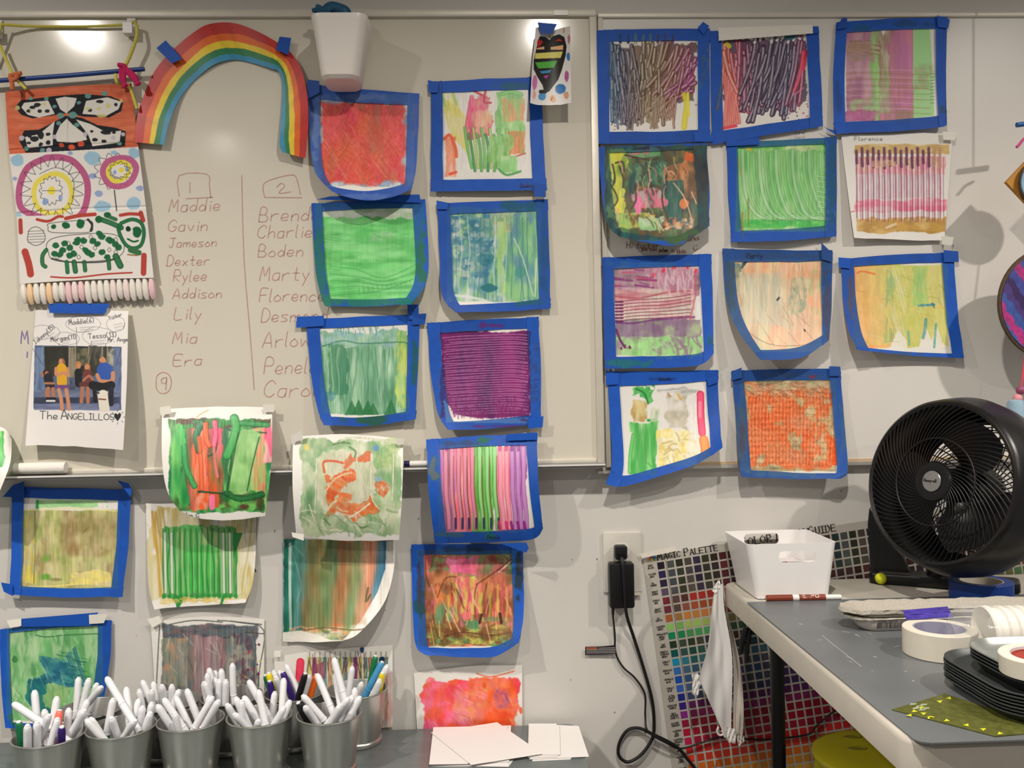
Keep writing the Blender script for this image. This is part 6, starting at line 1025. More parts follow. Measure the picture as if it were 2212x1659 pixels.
for i in range(28):
    for j in range(43):
        if j > 9 and j < 16 and i < 2: pass
        o = O + v_*i + u_*j + (np.array([2.2, -.3]) if j > 0 else 0); hw = .395
        q = [o + u_*a*hw + v_*b*hw for a, b in ((-1, -1), (1, -1), (1, 1), (-1, 1))]
        mb.add([at(p[0], p[1], .0019) for p in q], [(3, 2, 1, 0)])
        r = np.array(rows[i], float)
        if j == 0: c = r
        else:
            k = np.array(colsC[j % 21 + 1 if j > 20 else max(j, 1)], float); f = .7 if i < 4 else .5 if i < 12 else .55; f += rs.uniform(-.12, .12) + min(j, 8)*.012
            c = r*(1-f) + k*f
            if 5 <= i <= 8 and j < 6: c = r*.75 + np.array([(60, 130, 70), (214, 170, 90), (170, 176, 80), (190, 150, 90), (150, 110, 40)][j-1])*.3
            if i >= 16: c = r*.55 + np.array((120, 24, 22))*.4
            if i >= 21: c = r*.85 + np.array((60, 20, 14))*.2
            if 4 <= i < 6 and j > 2: c = np.array([(176, 50, 44), (176, 84, 50)][i-4])*(1 - .05*(j-3)) if j < 8 else c*.8
            if 10 <= i < 16 and j > 11: c = np.array((52, 36, 84))*(1+.2*rs.random()) + (np.array((0, 0, 60)) if i < 14 and j > 13 else 0)
        vc += [tuple(np.clip(c*rs.uniform(.92, 1.06), 0, 255))]*4
o = mb.build('swatch_grid', vmat('printed_swatches', .35, .4), pc, smooth=False)
ca = o.data.color_attributes.new('Col', 'FLOAT_COLOR', 'POINT'); cc = np.ones((len(vc), 4), np.float32); cc[:, :3] = lin(np.array(vc)); ca.data.foreach_set('color', cc.reshape(-1))
PK = mat('print_black', (34, 30, 32), .45); fp = lambda x, y: at(x, y, .0022)
def serif(s, x, y, h, small, rot, w, parent=pc, m=PK, fn=fp, wd=1.06, name='heading_lettering'):
    TH, TN = [], []; cx = x; cy = y
    for k, ch in enumerate(s):
        if ch == ' ': cx += h*.4*math.cos(rot); cy += h*.4*math.sin(rot); continue
        hh = h if (k == 0 or s[k-1] == ' ') else h*small
        G_ = text_px(ch, cx, cy, hh, rot=rot, wd=wd)
        for L in G_:
            for p, q in zip(L[:-1], L[1:]):
                dx, dy = q[0]-p[0], q[1]-p[1]; (TH if abs(dy) > abs(dx)*.7 and dx*dy >= -abs(dy)*.6*abs(dx) else TN).append([p, q])
            for e in (L[0], L[-1]):
                if ch not in 'OCGDS': TN.append([(e[0]-hh*.13*math.cos(rot), e[1]-hh*.13*math.sin(rot)), (e[0]+hh*.13*math.cos(rot), e[1]+hh*.13*math.sin(rot))])
        mx = max(int(g[i]) for g in [GL[ch].replace(' ', '')] for i in range(0, len(g), 2))*.1*wd
        cx += (mx + .27)*hh*math.cos(rot); cy += (mx + .27)*hh*math.sin(rot)
    ribbon(name, TH, w, fn, m, parent, 1); ribbon(name, TN, w*.55, fn, m, parent, 1); return cx, cy
ex, ey = serif('MAGIC PALETTE', 1421, 1210, 15.5, .78, -.163, 2.1)
serif('COLOR MIXING', 1602, 1180, 20, .78, -.163, 2.6); serif('GUIDE', 1748, 1156, 19, .78, -.163, 2.3)
ribbon('trademark_lettering', text_px('TM', 1538, 1181, 4, rot=-.163), .9, fp, PK, pc, 1)
for k, c in enumerate([(40, 110, 190), (60, 150, 90), (214, 200, 60), (230, 140, 40), (214, 60, 50), (150, 50, 110), (70, 60, 150), (40, 140, 170)]):
    t = k*PI/4; x, y = 1409, 1205; p = [(x+11*math.cos(t), y+10*math.sin(t)), (x+5*math.cos(t+.4), y+5*math.sin(t+.4)), (x, y), (x+5*math.cos(t-.4), y+5*math.sin(t-.4))]
    MB().add([at(a, b, .0023 + k*.00002) for a, b in p], [(0, 1, 2, 3)]).build('logo_ray', mat('logo_%d' % k, c, .4), pc, smooth=False)
LBS = [('IVORY', 'BLACK'), ('PAYNES', 'GREY'), ('RAW', 'UMBER'), ('BURNT', 'UMBER'), ('INDIAN', 'RED'), ('BURNT', 'SIENNA'), ('RAW', 'SIENNA'), ('CADMIUM', 'GREEN'), ('PERMANENT', 'GREEN', 'LIGHT'), ('SAP', 'GREEN'), ('VIRIDIAN', 'EMERALD', 'GREEN'), ('COBALT', 'TEAL'), ('CERULEAN', 'BLUE'), ('PHTHALO', 'BLUE'), ('COBALT', 'BLUE'), ('ULTRA', 'MARINE', 'BLUE'), ('DIOXAZINE', 'PURPLE'), ('QUINA', 'CRIDONE', 'MAGENTA'), ('ALIZARIN', 'CRIMSON'), ('CADMIUM', 'RED', 'DEEP'), ('NAPHTHOL', 'CRIMSON', 'RED'), ('ROSE',), ('CADMIUM', 'RED', 'LIGHT'), ('ORANGE',)]
L = []
for i, ws in enumerate(LBS):
    o = O + v_*i - u_*1.15
    for k, w_ in enumerate(ws): L += text_px(w_, o[0]-len(w_)*1.15, o[1]+(k-len(ws)/2)*5+4, 3.6, rot=-.163, sp=.2)
ribbon('row_names', L, .85, fp, PK, pc, 1)
ribbon('column_rule', [[tuple(O + u_*.62 - v_*.5), tuple(O + u_*.62 + v_*26)]], .8, fp, PK, pc, 1)
tabs(Patch([(1380, 1200), (1480, 1180)], [(1480, 1180), (1480, 1200)], [(1380, 1215), (1480, 1200)], [(1380, 1200), (1380, 1215)], F, .0015), [[(1384, 1196), (1458, 1180), (1462, 1190), (1386, 1206)]], pc, (214, 208, 196), 'masking_tape_piece')
# ornaments at the right edge
def disc(x, y, rx, d, th, m, name, parent, n=48, cols=None):
    c = at(x, y, d); return ell_prism(c.x, c.z, rx, rx, c.y+th/2, c.y-th/2, n, 1.0).build(name, m, parent)
m1 = thing('hanging_ornament', 'hanging string ornament at the right edge with a gold diamond behind a blue disc', 'ornament', at(2210, 390, .14))
DD = .12
q = [at(x, y, DD) for x, y in ((2171, 394), (2222, 340), (2273, 394), (2222, 448))]
MB().prism([tuple(p) for p in q], (0, .004, 0), (0, -.004, 0)).build('gold_diamond', mat('gold_card', (190, 134, 52), .5, .15, var=.08), m1, smooth=False)
disc(2254, 395, .052, DD+.012, .006, mat('bark_brown', (92, 74, 60), .8, var=.2, scale=150), 'disc_rim', m1); disc(2254, 395, .047, DD+.0165, .004, mat('sky_blue_paint', (140, 180, 206), .5, var=.1), 'blue_face', m1)
MB().tube([at(2196, 270, DD), at(2260, 262, DD)], .0052, 12).build('blue_rod', mat('bright_blue_paint', (28, 92, 160), .4), m1)
MB().tube(catmull([at(2230, 290, DD), at(2212, 300, DD), at(2202, 312, DD), at(2196, 318, DD)], 6), .003, 8).build('pink_tail', mat('pink_yarn', (214, 90, 150), .9), m1)
MB().tube([at(2230, 265, DD), at(2230, 100, DD), at(2230, -60, DD)], .0015, 6).build('string', WHT, m1)
MB().tube([at(2244, 445, DD), at(2232, 545, DD)], .0015, 6).build('string', WHT, m1)
m2 = thing('hanging_ornament', 'hanging wood-slice ornament at the right edge painted with diagonal purple, pink and blue stripes', 'ornament', at(2212, 655, .14))
disc(2278, 656, .117*1.02, DD, .010, MATS['bark_brown'], 'bark_rim', m2)
def sp(c):
    cols = [(214, 130, 140), (60, 80, 150), (170, 40, 120), (60, 70, 150), (52, 26, 84), (70, 50, 120), (56, 84, 160), (176, 44, 124), (60, 90, 160), (206, 120, 140)]
    n = (((c.Y-540)*.62 - (c.X-2165)*.95 + (c.nz(14, 14)-.5)*9)/150*8+3) % 10; i = np.clip(n.astype(int), 0, 9); c.c = np.array(cols, float)[i]*(.9+.2*c.nz(5, 5)[..., None])
cs2 = Cv(2150, 520, 2410, 800, 1.0, 6); sp(cs2); ctr = at(2278, 656, DD+.006)
rr_, tt_ = np.meshgrid(np.linspace(.0005, .112, 80), np.linspace(0, 2*PI, 200)); PP = np.stack([ctr.x + rr_*np.cos(tt_), np.full_like(rr_, ctr.y) - .001, ctr.z + rr_*np.sin(tt_)], -1)
XX = 2278 + rr_*np.cos(tt_)*1000*1.07; YY = 656 - rr_*np.sin(tt_)*1000*1.07
grid_mesh('striped_face', PP, cs2.sample(XX, YY, cs2.c), vmat('glitter_paint', .4, .5, .5, 900), m2)
for x, y, r, c in ((2205, 843, .0095, (150, 80, 110)), (2198, 861, .0098, (222, 150, 156))):
    p = at(x, y, DD); MB().lathe([(r*math.sin(PI*k/12)+1e-5, -r*math.cos(PI*k/12)) for k in range(13)], 20, tuple(p)).build('bead', mat('bead_%d' % x, c, .4), m2)
p = at(2195, 900, DD); MB().lathe([(.006, .036), (.014, .033), (.017, .026), (.020, .0), (.021, -.012), (.019, -.014), (.017, -.01), (.015, .02), (.006, .03)], 24, tuple(p)).build('blue_bell', mat('pale_blue_felt', (150, 178, 196), .8, var=.08, scale=100), m2)
MB().tube([at(2214, 770, DD), at(2208, 820, DD), at(2205, 843, DD), at(2198, 861, DD), at(2195, 880, DD)], .0022, 6).build('pink_cord', mat('coral_cord', (220, 80, 100), .8), m2)
# ------------------------------------------------------------------ left table with paper stacks
ZL = 0.73; GREYT = mat('grey_green_laminate', (104, 112, 112), .32, var=.10, scale=14, bump=.05, stretch=(1, 4, 1), spec=.5)
lt = thing('craft_table', 'grey-green laminate table along the wall at lower left, holding marker pails and paper', 'table', (-.6, -.45, 0))
MB().rbox((-1.75, -.86, ZL-.028), (.196, -.012, ZL), .0025, .022).build('tabletop', GREYT, lt)
MB().rbox((-1.748, -.858, ZL-.034), (.194, -.014, ZL-.0285), .001, .022).build('edge_band', mat('dark_edge', (60, 62, 64), .5), lt)
LG = mat('black_powdercoat', (16, 17, 18), .4, .2, var=.1)
for x in (-1.6, .05):
    for y in (-.76, -.10): MB().tube([(x, y, 0), (x, y, ZL-.034)], .015, 16).build('leg', LG, lt)
PW = mat('white_cardstock', (226, 223, 220), .6, var=.008)
def sheet(quad, z, label, group, th=.0006, key='sheet_of_paper'):
    ps = [onz(x, y, z) for x, y in quad]; n = len(ps)
    o = MB().add([(p.x, p.y, z-th) for p in ps] + [(p.x, p.y, z) for p in ps], [tuple(reversed(range(n))), tuple(range(n, 2*n))] + [(k, (k+1) % n, n+(k+1) % n, n+k) for k in range(n)]).build(key, PW, smooth=False)
    tag(o, label, 'paper', group)
S1 = 'white sheets stacked at the middle of the left table'; S2 = 'white cards fanned at the table end'
def fixccw(q): return list(reversed(q))
st1 = [([(930, 1655), (1098, 1657), (1110, 1640), (940, 1630)], 'bottom white sheet peeking out under the larger left-hand stack'),
       ([(934, 1653), (1098, 1656), (1108, 1585), (940, 1582)], 'white sheet second from the bottom of the larger stack'),
       ([(928, 1650), (1100, 1645), (1104, 1567), (936, 1571)], 'squared-up white sheet in the middle of the larger stack'),
       ([(927, 1651), (1010, 1650), (1100, 1568), (936, 1572)], 'white sheet just under the tilted top sheets'),
       ([(1018, 1652), (1172, 1628), (1074, 1560), (931, 1582)], 'tilted top white sheet of the larger stack, corner reaching the fanned cards')]
z = ZL + .0007
for q, lab in st1: sheet(fixccw(q), z, lab, S1); z += .0016
st2 = [([(1150, 1644), (1232, 1640), (1238, 1632), (1150, 1630)], 'lowest white card at the front of the fanned cards'),
       ([(1143, 1640), (1272, 1634), (1250, 1568), (1204, 1566)], 'right-hand white card lying flat at the table end'),
       ([(1140, 1636), (1206, 1634), (1202, 1563), (1142, 1563)], 'left-hand white card of the fanned cards'),
       ([(1141, 1630), (1210, 1630), (1208, 1566), (1143, 1566)], 'topmost white card overlapping its two neighbours')]
z = ZL + .0007
for q, lab in st2: sheet(fixccw(q), z, lab, S2); z += .0014
# ------------------------------------------------------------------ right table
ZR = 1.026
TBL = mat('ivory_plastic_top', (186, 180, 168), .42, var=.04, scale=20, bump=.06); 
rtb = thing('folding_table', 'ivory plastic folding table with black legs at lower right, grey mat on top', 'table', (1.0, -.45, 0))
# outline of the top: left edge follows the photo, the rest runs on past the frame
fl_, nl_ = onz(1559, 1256, ZR), onz(1962, 1604, ZR); nr_ = onz(2330, 1600, ZR)
XR0, XR1, YF, YN = fl_.x, 1.78, -.014, nl_.y
def rr(ins, z, r=.03, n=6):
    out = []; x0, x1, y0, y1 = XR0+ins, XR1-ins, YN+ins, YF-ins; r = max(r-ins, .002)
    sk = lambda y: (nl_.x-fl_.x)*((y-YF)/(YN-YF))
    for cx, cy, a0 in ((x1-r, y1-r, 0), (x0+r, y1-r, PI/2), (x0+r, y0+r, PI), (x1-r, y0+r, 1.5*PI)):
        for k in range(n+1):
            t = a0+k/n*PI/2; x, y = cx+r*math.cos(t), cy+r*math.sin(t); out.append((x + (sk(y) if cx < 1 else 0), y, z))
    return out
MB().loft([rr(.006, ZR-.048), rr(0, ZR-.044), rr(0, ZR-.007), rr(.002, ZR-.002), rr(.006, ZR), rr(.012, ZR), rr(.015, ZR-.0015)], cap=True).build('tabletop', TBL, rtb, sharp=50)
for (x, y) in ((.572, -.20), (.575, -.76), (1.68, -.16), (1.68, -.80)):
    MB().tube([(x, y, 0), (x, y, ZR-.049)], .0135, 18).build('leg', LG, rtb)
MB().box((.548, -.235, ZR-.072), (.60, -.165, ZR-.0485)).build('leg_bracket', LG, rtb)
cl = thing('spring_clamp', 'black clamp hooked under the left edge of the folding table', 'clamp', (.53, -.17, ZR-.1))
for a, b in (((1612, 1355), (1600, 1412)), ((1622, 1352), (1612, 1426)), ((1606, 1372), (1618, 1392))):
    MB().tube([at(*a, .2), at((a[0]+b[0])/2-3, (a[1]+b[1])/2, .2), at(*b, .2)], [.005, .0055, .004], 10).build('handle', LG, cl)
MB().box((at(1606, 1, .2).x, -.206, at(0, 1356, .2).z), (at(1630, 1, .2).x, -.194, ZR-.0485)).build('jaw', LG, cl)
MATM = mat('grey_vinyl_mat', (98, 102, 104), .36, var=.09, scale=9, bump=.12, spec=.5)
mt = [onz(1614, 1303, ZR), onz(1988, 1612, ZR)]
def mat_ring(z, ins=0):
    P = [onz(1614+ins, 1303, ZR), onz(1985, 1610-ins, ZR)]; pts = [(P[0].x, P[0].y), (P[1].x-.0, P[1].y+.012), (P[1].x+.005, P[1].y+.004), (P[1].x+.015, P[1].y), (1.70, P[1].y), (1.70, P[0].y)]
    return [(x, y, z) for x, y in pts]
mo = MB().loft([mat_ring(ZR+.0004), mat_ring(ZR+.0024)], cap=True).build('desk_mat', MATM, smooth=False)
tag(mo, 'worn grey vinyl mat covering most of the folding table', 'mat')
ZM = ZR + .0026
scr_ = MB(); rs = random.Random(8)
for k in range(34):
    x, y = rs.uniform(1700, 2000), rs.uniform(1320, 1580)
    if x < 1640 + (y-1303)*1.2: continue
    a = rs.uniform(-.6, .9); l = rs.uniform(4, 16); w = rs.uniform(.5, 1.3); p = [(x, y-w/2), (x+l, y+l*a*.5-w/2), (x+l, y+l*a*.5+w/2), (x, y+w/2)]
    scr_.add([tuple(onz(a_, b_, ZM-.00015)) for a_, b_ in p], [(0, 1, 2, 3)])
for p in ([(1775, 1372), (1800, 1393), (1845, 1428), (1860, 1440)], ): 
    for a, b in zip(p[:-1], p[1:]): scr_.add([tuple(onz(*c, ZM-.0001)) for c in (a, b, (b[0]+1.6, b[1]), (a[0]+1.6, a[1]))], [(0, 1, 2, 3)])
scr_.build('paint_scratches', mat('pale_scratch', (168, 168, 164), .5), mo, smooth=False)
# white bin
wb = thing('storage_bin', 'white plastic storage bin with oval handle holes, on the folding table corner', 'bin', onz(1720, 1285, ZR+.0003))
fbl, fbr = onz(1631, 1291, ZR), onz(1797, 1293, ZR); yf = (fbl.y+fbr.y)/2 - .002; yr_ = -.028
d0 = -yf; tL, tR = at(1613, 1176, d0+.006), at(1808, 1172, d0+.006); Hb = tL.z-ZR
bl, br = fbl.x, fbr.x; tl_, tr2 = tL.x, tR.x
print('bin', yf, Hb, br-bl)
def hole_wall(x0b, x1b, x0t, x1t, yb_, yt_, z0, z1, hx0, hx1, hz0, hz1, th, name):   # wall with a rounded slot, bridged ring by ring
    n = 40; cx, cz = (hx0+hx1)/2, (hz0+hz1)/2; rz = (hz1-hz0)/2; rx = (hx1-hx0)/2
    inner, outer = [], []
    for k in range(n):
        t = 2*PI*(k+.5)/n; c, s_ = math.cos(t), math.sin(t)
        ix = cx + (rx-rz)*np.sign(c)*min(1, abs(c)*1.6) + rz*c*(1 if abs(c) > .55 else abs(c)/.55*.9+.1); iz = cz + rz*np.sign(s_)*min(1, abs(s_)**.7*1.08)
        inner.append((ix, iz))
        m = max(abs(c)/1.0, abs(s_)/.62); ox, oz = c/m, s_/m/.62
        v = (oz+1)/2; z = z0+(z1-z0)*v; xl, xr = x0b+(x0t-x0b)*v, x1b+(x1t-x1b)*v; outer.append(((xl+xr)/2+ox*(xr-xl)/2, z))
    yv = lambda z: yb_+(yt_-yb_)*(z-z0)/(z1-z0)
    vs = [(x, yv(z), z) for x, z in inner] + [(x, yv(z), z) for x, z in outer] + [(x, yv(z)+th, z) for x, z in inner] + [(x, yv(z)+th, z) for x, z in outer]; fs = []
    for k in range(n):
        j = (k+1) % n; fs += [(k, j, n+j, n+k), (2*n+k, 3*n+k, 3*n+j, 2*n+j), (k, 2*n+k, 2*n+j, j), (n+k, n+j, 3*n+j, 3*n+k)]
    return MB().add(vs, fs)
BP = mat('bright_white_plastic', (236, 234, 232), .3, var=.008)
BZ0, BZ1 = ZR+.0004, ZR+Hb
hx0, hx1 = at(1680, 1200, d0).x, at(1760, 1200, d0).x; hz1, hz0 = at(1700, 1190, d0+.004).z, at(1700, 1215, d0+.004).z
m1_ = hole_wall(bl+.012, br-.012, tl_+.010, tr2-.010, yf, yf-.008, BZ0+.0, BZ1, hx0, hx1, hz0, hz1, .0022, 'front')
rh0, rh1 = at(1611, 1160, .035).x, at(1686, 1160, .035).x; rz1, rz0 = at(1650, 1154, .035).z, at(1650, 1178, .035).z
m2_ = hole_wall(bl+.012, br-.012, tl_+.010, tr2-.010, yr_, yr_+.008, BZ0, BZ1, rh0, rh1, rz0, rz1, -.0022, 'rear')
body = MB(); body.add(m1_.v, m1_.f); body.add(m2_.v, m2_.f)
def side(xb, xt, sgn):
    rings = []
    for z, f in ((BZ0, 0), (BZ0+(BZ1-BZ0)*.5, .5), (BZ1, 1)):
        x = xb+(xt-xb)*f; yf_, yr2 = yf-.008*f, yr_+.008*f; r = .012; ci = [ (x-sgn*r, yf_)] ; pts = []
        for k in range(7):
            t = PI/2*k/6; pts.append((x - sgn*r + sgn*r*math.sin(t), yf_ + r - r*math.cos(t), z))
        for k in range(7):
            t = PI/2*k/6; pts.append((x - sgn*r + sgn*r*math.cos(t), yr2 - r + r*math.sin(t), z))
        inn = [(px-sgn*.0022*(1 if 2 < i < 11 else .4), py + (.0022 if i < 4 else -.0022 if i > 9 else 0), z) for i, (px, py, _) in enumerate(pts)]
        rings.append(pts + list(reversed(inn)))
    return MB().loft(rings, cap=True)
for s_, xb, xt in ((-1, bl, tl_), (1, br, tr2)): q = side(xb, xt, s_); body.add(q.v, q.f)
body.box((bl+.002, yf+.002, BZ0), (br-.002, yr_-.002, BZ0+.002)); body.build('bin_body', BP, wb, sharp=40)
bo = MB().tube([(hx0+.01, yf+.05, BZ0+.0825), (hx0+.06, yf+.03, BZ0+.0825)], .0001, 6)
# things inside the bin seen through the slot
px0 = onz(1700, 1205, BZ0)
po_ = MB().rbox((bl+.015, yf+.02, BZ0+.0022), (br-.015, yr_-.02, BZ0+.055), .004, .012).build('paper_bundle', mat('bundle_white', (222, 214, 214), .6, var=.05, scale=60))
tag(po_, 'pale paper bundle inside the white storage bin', 'bundle')
rp_ = thing('red_marker', 'red-capped white marker glimpsed through the handle hole of the white bin', 'marker', (hx0+.02, yf+.03, BZ0+.062))
lathe_x(MB(), (hx0-.004, yf+.018, BZ0+.0622), (hx0+.026, yf+.022, BZ0+.0622), [(0, .005), (.04, .0062), (1, .0062)]).build('cap', mat('red_plastic', (180, 30, 40), .35), rp_)
lathe_x(MB(), (hx0+.0262, yf+.022, BZ0+.0622), (hx0+.1, yf+.032, BZ0+.0622), [(0, .0055), (.96, .0055), (1, .004)]).build('barrel', WHT, rp_)
# dry erase marker in front
ZT = ZR + .0003
em = thing('board_marker', 'brown and white dry-erase marker lying in front of the white bin', 'marker', onz(1735, 1296, ZT))
e0, e1 = onz(1655, 1300, ZT), onz(1818, 1297, ZT); r_ = .0066; dv = (e1-e0); ax = lambda t: e0 + dv*t + Vector((0, 0, r_+.0002))
lathe_x(MB(), ax(0), ax(.345), [(0, .0054), (.03, r_), (1, r_)]).build('cap', mat('brown_plastic', (124, 52, 32), .35), em)
lathe_x(MB(), ax(.3455), ax(1), [(0, .0058), (.1, .0062), (.63, .0062), (.66, .0052), (.98, .005), (1, .003)]).build('barrel', WHT, em)
lwp = lathe_x(MB(), ax(.43), ax(.78), [(0, .00635), (1, .00635)]).build('label_wrap', mat('brown_label', (130, 58, 40), .4), em)
dn = dv.normalized(); up_ = (CAM - ax(.5)).normalized()
def on_em(x, y):
    t = .6; ph_ = (y)/r_; side_ = dn.cross(Vector((0, 0, 1))).normalized(); rad = Vector((0, 0, math.sin(ph_))) + side_*math.cos(ph_)*(1)
    return ax(0) + dn*x + rad*(.00665)
Lx = [[(p[0], p[1]) for p in pl] for pl in text_px('EXPO', 0, 0, 1, wd=1.3, sp=.25)]
side_ = dn.cross(Vector((0, 0, 1))).normalized()
ribbon('brand_lettering', [[(p[0]*.0085, p[1]*.0085) for p in pl] for pl in Lx], .0014, lambda x, y: ax(.475) + dn*x + (side_*math.cos(.22+(-y)/r_*.95) + Vector((0, 0, math.sin(.22+(-y)/r_*.95))))*.0066, WHT, lwp, 1)
# yellow ball
yb_ = onz(1903, 1262, ZR); rb_ = .0118
o = MB().lathe([(rb_*math.sin(PI*k/16)+1e-5, -rb_*math.cos(PI*k/16)) for k in range(17)], 28, (yb_.x, yb_.y, ZR+rb_+.0002)).build('foam_ball', mat('neon_yellow_foam', (222, 226, 40), .6, var=.08, scale=300, bump=.6))
tag(o, 'small neon yellow foam ball in front of the fan foot', 'ball')
# rolls of tape
def roll(name, label, c, R, r, h, mo_, mi, zb, tilt=None, n=56):
    t = thing(name, label, 'tape roll', (c.x, c.y, zb)); M = Matrix.Translation((c.x, c.y, zb)) @ (tilt or Matrix.Identity(4))
    MB(M).lathe([(r+.0022, 0), (R-.001, 0), (R, .001), (R, h-.001), (R-.001, h), (r+.0022, h), (r+.0022, 0)], n).build('tape_winding', mo_, t)
    MB(M).lathe([(r, .0005), (r+.0021, .0005), (r+.0021, h-.0005), (r, h-.0005), (r, .0005)], n).build('core', mi, t); return t, M
BT = mat('blue_tape_roll', (22, 62, 140), .5, var=.06, scale=60, stretch=(1, 1, 8))
def fitroll(cx, top, bot, ybase_guess, R):   # centre on the plane from bottom-front pixel
    p = onz(cx, bot, ZR); d = (p-Vector((CAM.x, CAM.y, ZR))).normalized(); return p + Vector((d.x, d.y, 0))*R
c = fitroll(2120, 0, 1311, 0, .0565); roll('tape_roll', 'blue painter tape roll lying flat beside the fan', c, .0565, .0375, .0385, BT, mat('core_white', (214, 206, 190), .7), ZR+.0003)
c = fitroll(2031, 0, 1437, 0, .053); roll('tape_roll', 'large cream masking tape roll lying flat, partly wrapped in clear plastic', c, .0535, .036, .040, mat('cream_tape', (214, 208, 192), .55, var=.03, scale=50), mat('core_lilac', (150, 148, 170), .6, var=.08), ZM+.0002)
CM = c.copy()
# foam tray with barcode
ft = thing('pulp_tray', 'stack of white foam trays with torn rims and a barcode, behind the masking tape roll', 'tray', onz(1960, 1350, ZM))
f0, f1 = onz(1838, 1358, ZM), onz(1852, 1300, ZM)
TX0, TY0 = onz(1862, 1366, ZM).x, onz(1862, 1366, ZM).y; TX1 = TX0+.42; TY1 = TY0+.052
def ring2(x0, x1, y0, y1, z, r, jit=0, n=8, rs=random.Random(4)):
    out = []
    for cx, cy, a0 in ((x1-r, y1-r, 0), (x0+r, y1-r, PI/2), (x0+r, y0+r, PI), (x1-r, y0+r, 1.5*PI)):
        for k in range(n+1): t = a0+k/n*PI/2; out.append((cx+r*math.cos(t)+rs.uniform(-jit, jit), cy+r*math.sin(t)+rs.uniform(-jit, jit), z+rs.uniform(-jit, jit)*1.0))
    m = []; 
    for i in range(len(out)):
        a, b = out[i], out[(i+1) % len(out)]; dist = math.hypot(a[0]-b[0], a[1]-b[1]); k = 30 if dist > .05 else 1
        for q in range(k): f = q/k; m.append((a[0]+(b[0]-a[0])*f + (rs.uniform(-jit, jit) if q else 0), a[1]+(b[1]-a[1])*f + (rs.uniform(-jit, jit) if q else 0), a[2]+(b[2]-a[2])*f + (rs.uniform(-jit, jit) if q else 0)))
    return m
FOAM = mat('white_foam', (182, 176, 168), .6, var=.05, scale=80, bump=.2); FOAMT = mat('torn_foam', (172, 166, 154), .85, var=.10, scale=300, bump=.6)
e = .0; zt = ZM+.0004
MB().loft([ring2(TX0+.010, TX1-.01, TY0+.004, TY1-.01, zt, .02), ring2(TX0+.004, TX1-.004, TY0+.0015, TY1-.004, zt+.003, .024), ring2(TX0-.004, TX1+.004, TY0-.0005, TY1+.004, zt+.011, .03), ring2(TX0-.012, TX1+.012, TY0-.002, TY1+.010, zt+.020, .034),
           ring2(TX0-.008, TX1+.008, TY0-.0012, TY1+.006, zt+.0202, .03), ring2(TX0+.004, TX1-.004, TY0+.006, TY1-.006, zt+.004, .02)], cap=True).build('lower_tray', FOAM, ft); lowt = bpy.data.objects[[o.name for o in ft.children if o.name.startswith('lower_tray')][0]]
MB().loft([ring2(TX0-.010, TX1+.010, TY0-.0015, TY1+.009, zt+.0210, .034), ring2(TX0-.019, TX1+.019, TY0-.0045, TY1+.017, zt+.0200, .04, .0012), ring2(TX0-.018, TX1+.018, TY0-.004, TY1+.016, zt+.0235, .04, .0012), ring2(TX0-.008, TX1+.008, TY0-.001, TY1+.006, zt+.0230, .034)], cap=False).build('torn_rim', FOAMT, ft)
MB().loft([ring2(TX0-.006, TX1+.006, TY0-.0008, TY1+.004, zt+.0240, .034), ring2(TX0-.010, TX1+.010, TY0-.002, TY1+.008, zt+.0295, .034), ring2(TX0-.024, TX1+.024, TY0-.006, TY1+.020, zt+.0305, .04, .0014), ring2(TX0-.022, TX1+.022, TY0-.0055, TY1+.018, zt+.0355, .04, .0016), ring2(TX0-.006, TX1+.006, TY0-.006, TY1+.006, zt+.0345, .034), ring2(TX0+.006, TX1-.006, TY0+.006, TY1-.006, zt+.0265, .028)], cap=True).build('upper_tray', FOAMT, ft)
mb = MB(); rs = random.Random(5); bx0 = at(1900, 1340, -TY0+.01).x; x = bx0
yy = lambda z: TY0 + .0015 - (z-zt-.003)/.008*.002 if z < zt+.011 else TY0-.0005-(z-zt-.011)/.009*.0015
for k in range(34):
    w = rs.choice([.0005, .0009, .0014]); 
    mb.add([(x, yy(zt+.0050)-.0004, zt+.0050), (x+w, yy(zt+.0050)-.0004, zt+.0050), (x+w, yy(zt+.0108)-.0004, zt+.0108), (x, yy(zt+.0108)-.0004, zt+.0108)], [(0, 1, 2, 3)])
    mb.add([(x, yy(zt+.0109)-.0005, zt+.0109), (x+w, yy(zt+.0109)-.0005, zt+.0109), (x+w, yy(zt+.0150)-.0005, zt+.0150), (x, yy(zt+.0150)-.0005, zt+.0150)], [(0, 1, 2, 3)]); x += w + rs.choice([.0006, .0009, .0012])
mb.build('barcode', PK, lowt, smooth=False)
ribbon('barcode_digits', [[(bx0 + .002 + p[0]*.0034, p[1]*.0030) for p in pl] for pl in text_px('01200 79264', 0, 0, 1, wd=1.2, sp=.35)], .0005, lambda x, y: Vector((x, yy(zt+.018)-.0007, zt+.0158 - y)), PK, lowt, 1)
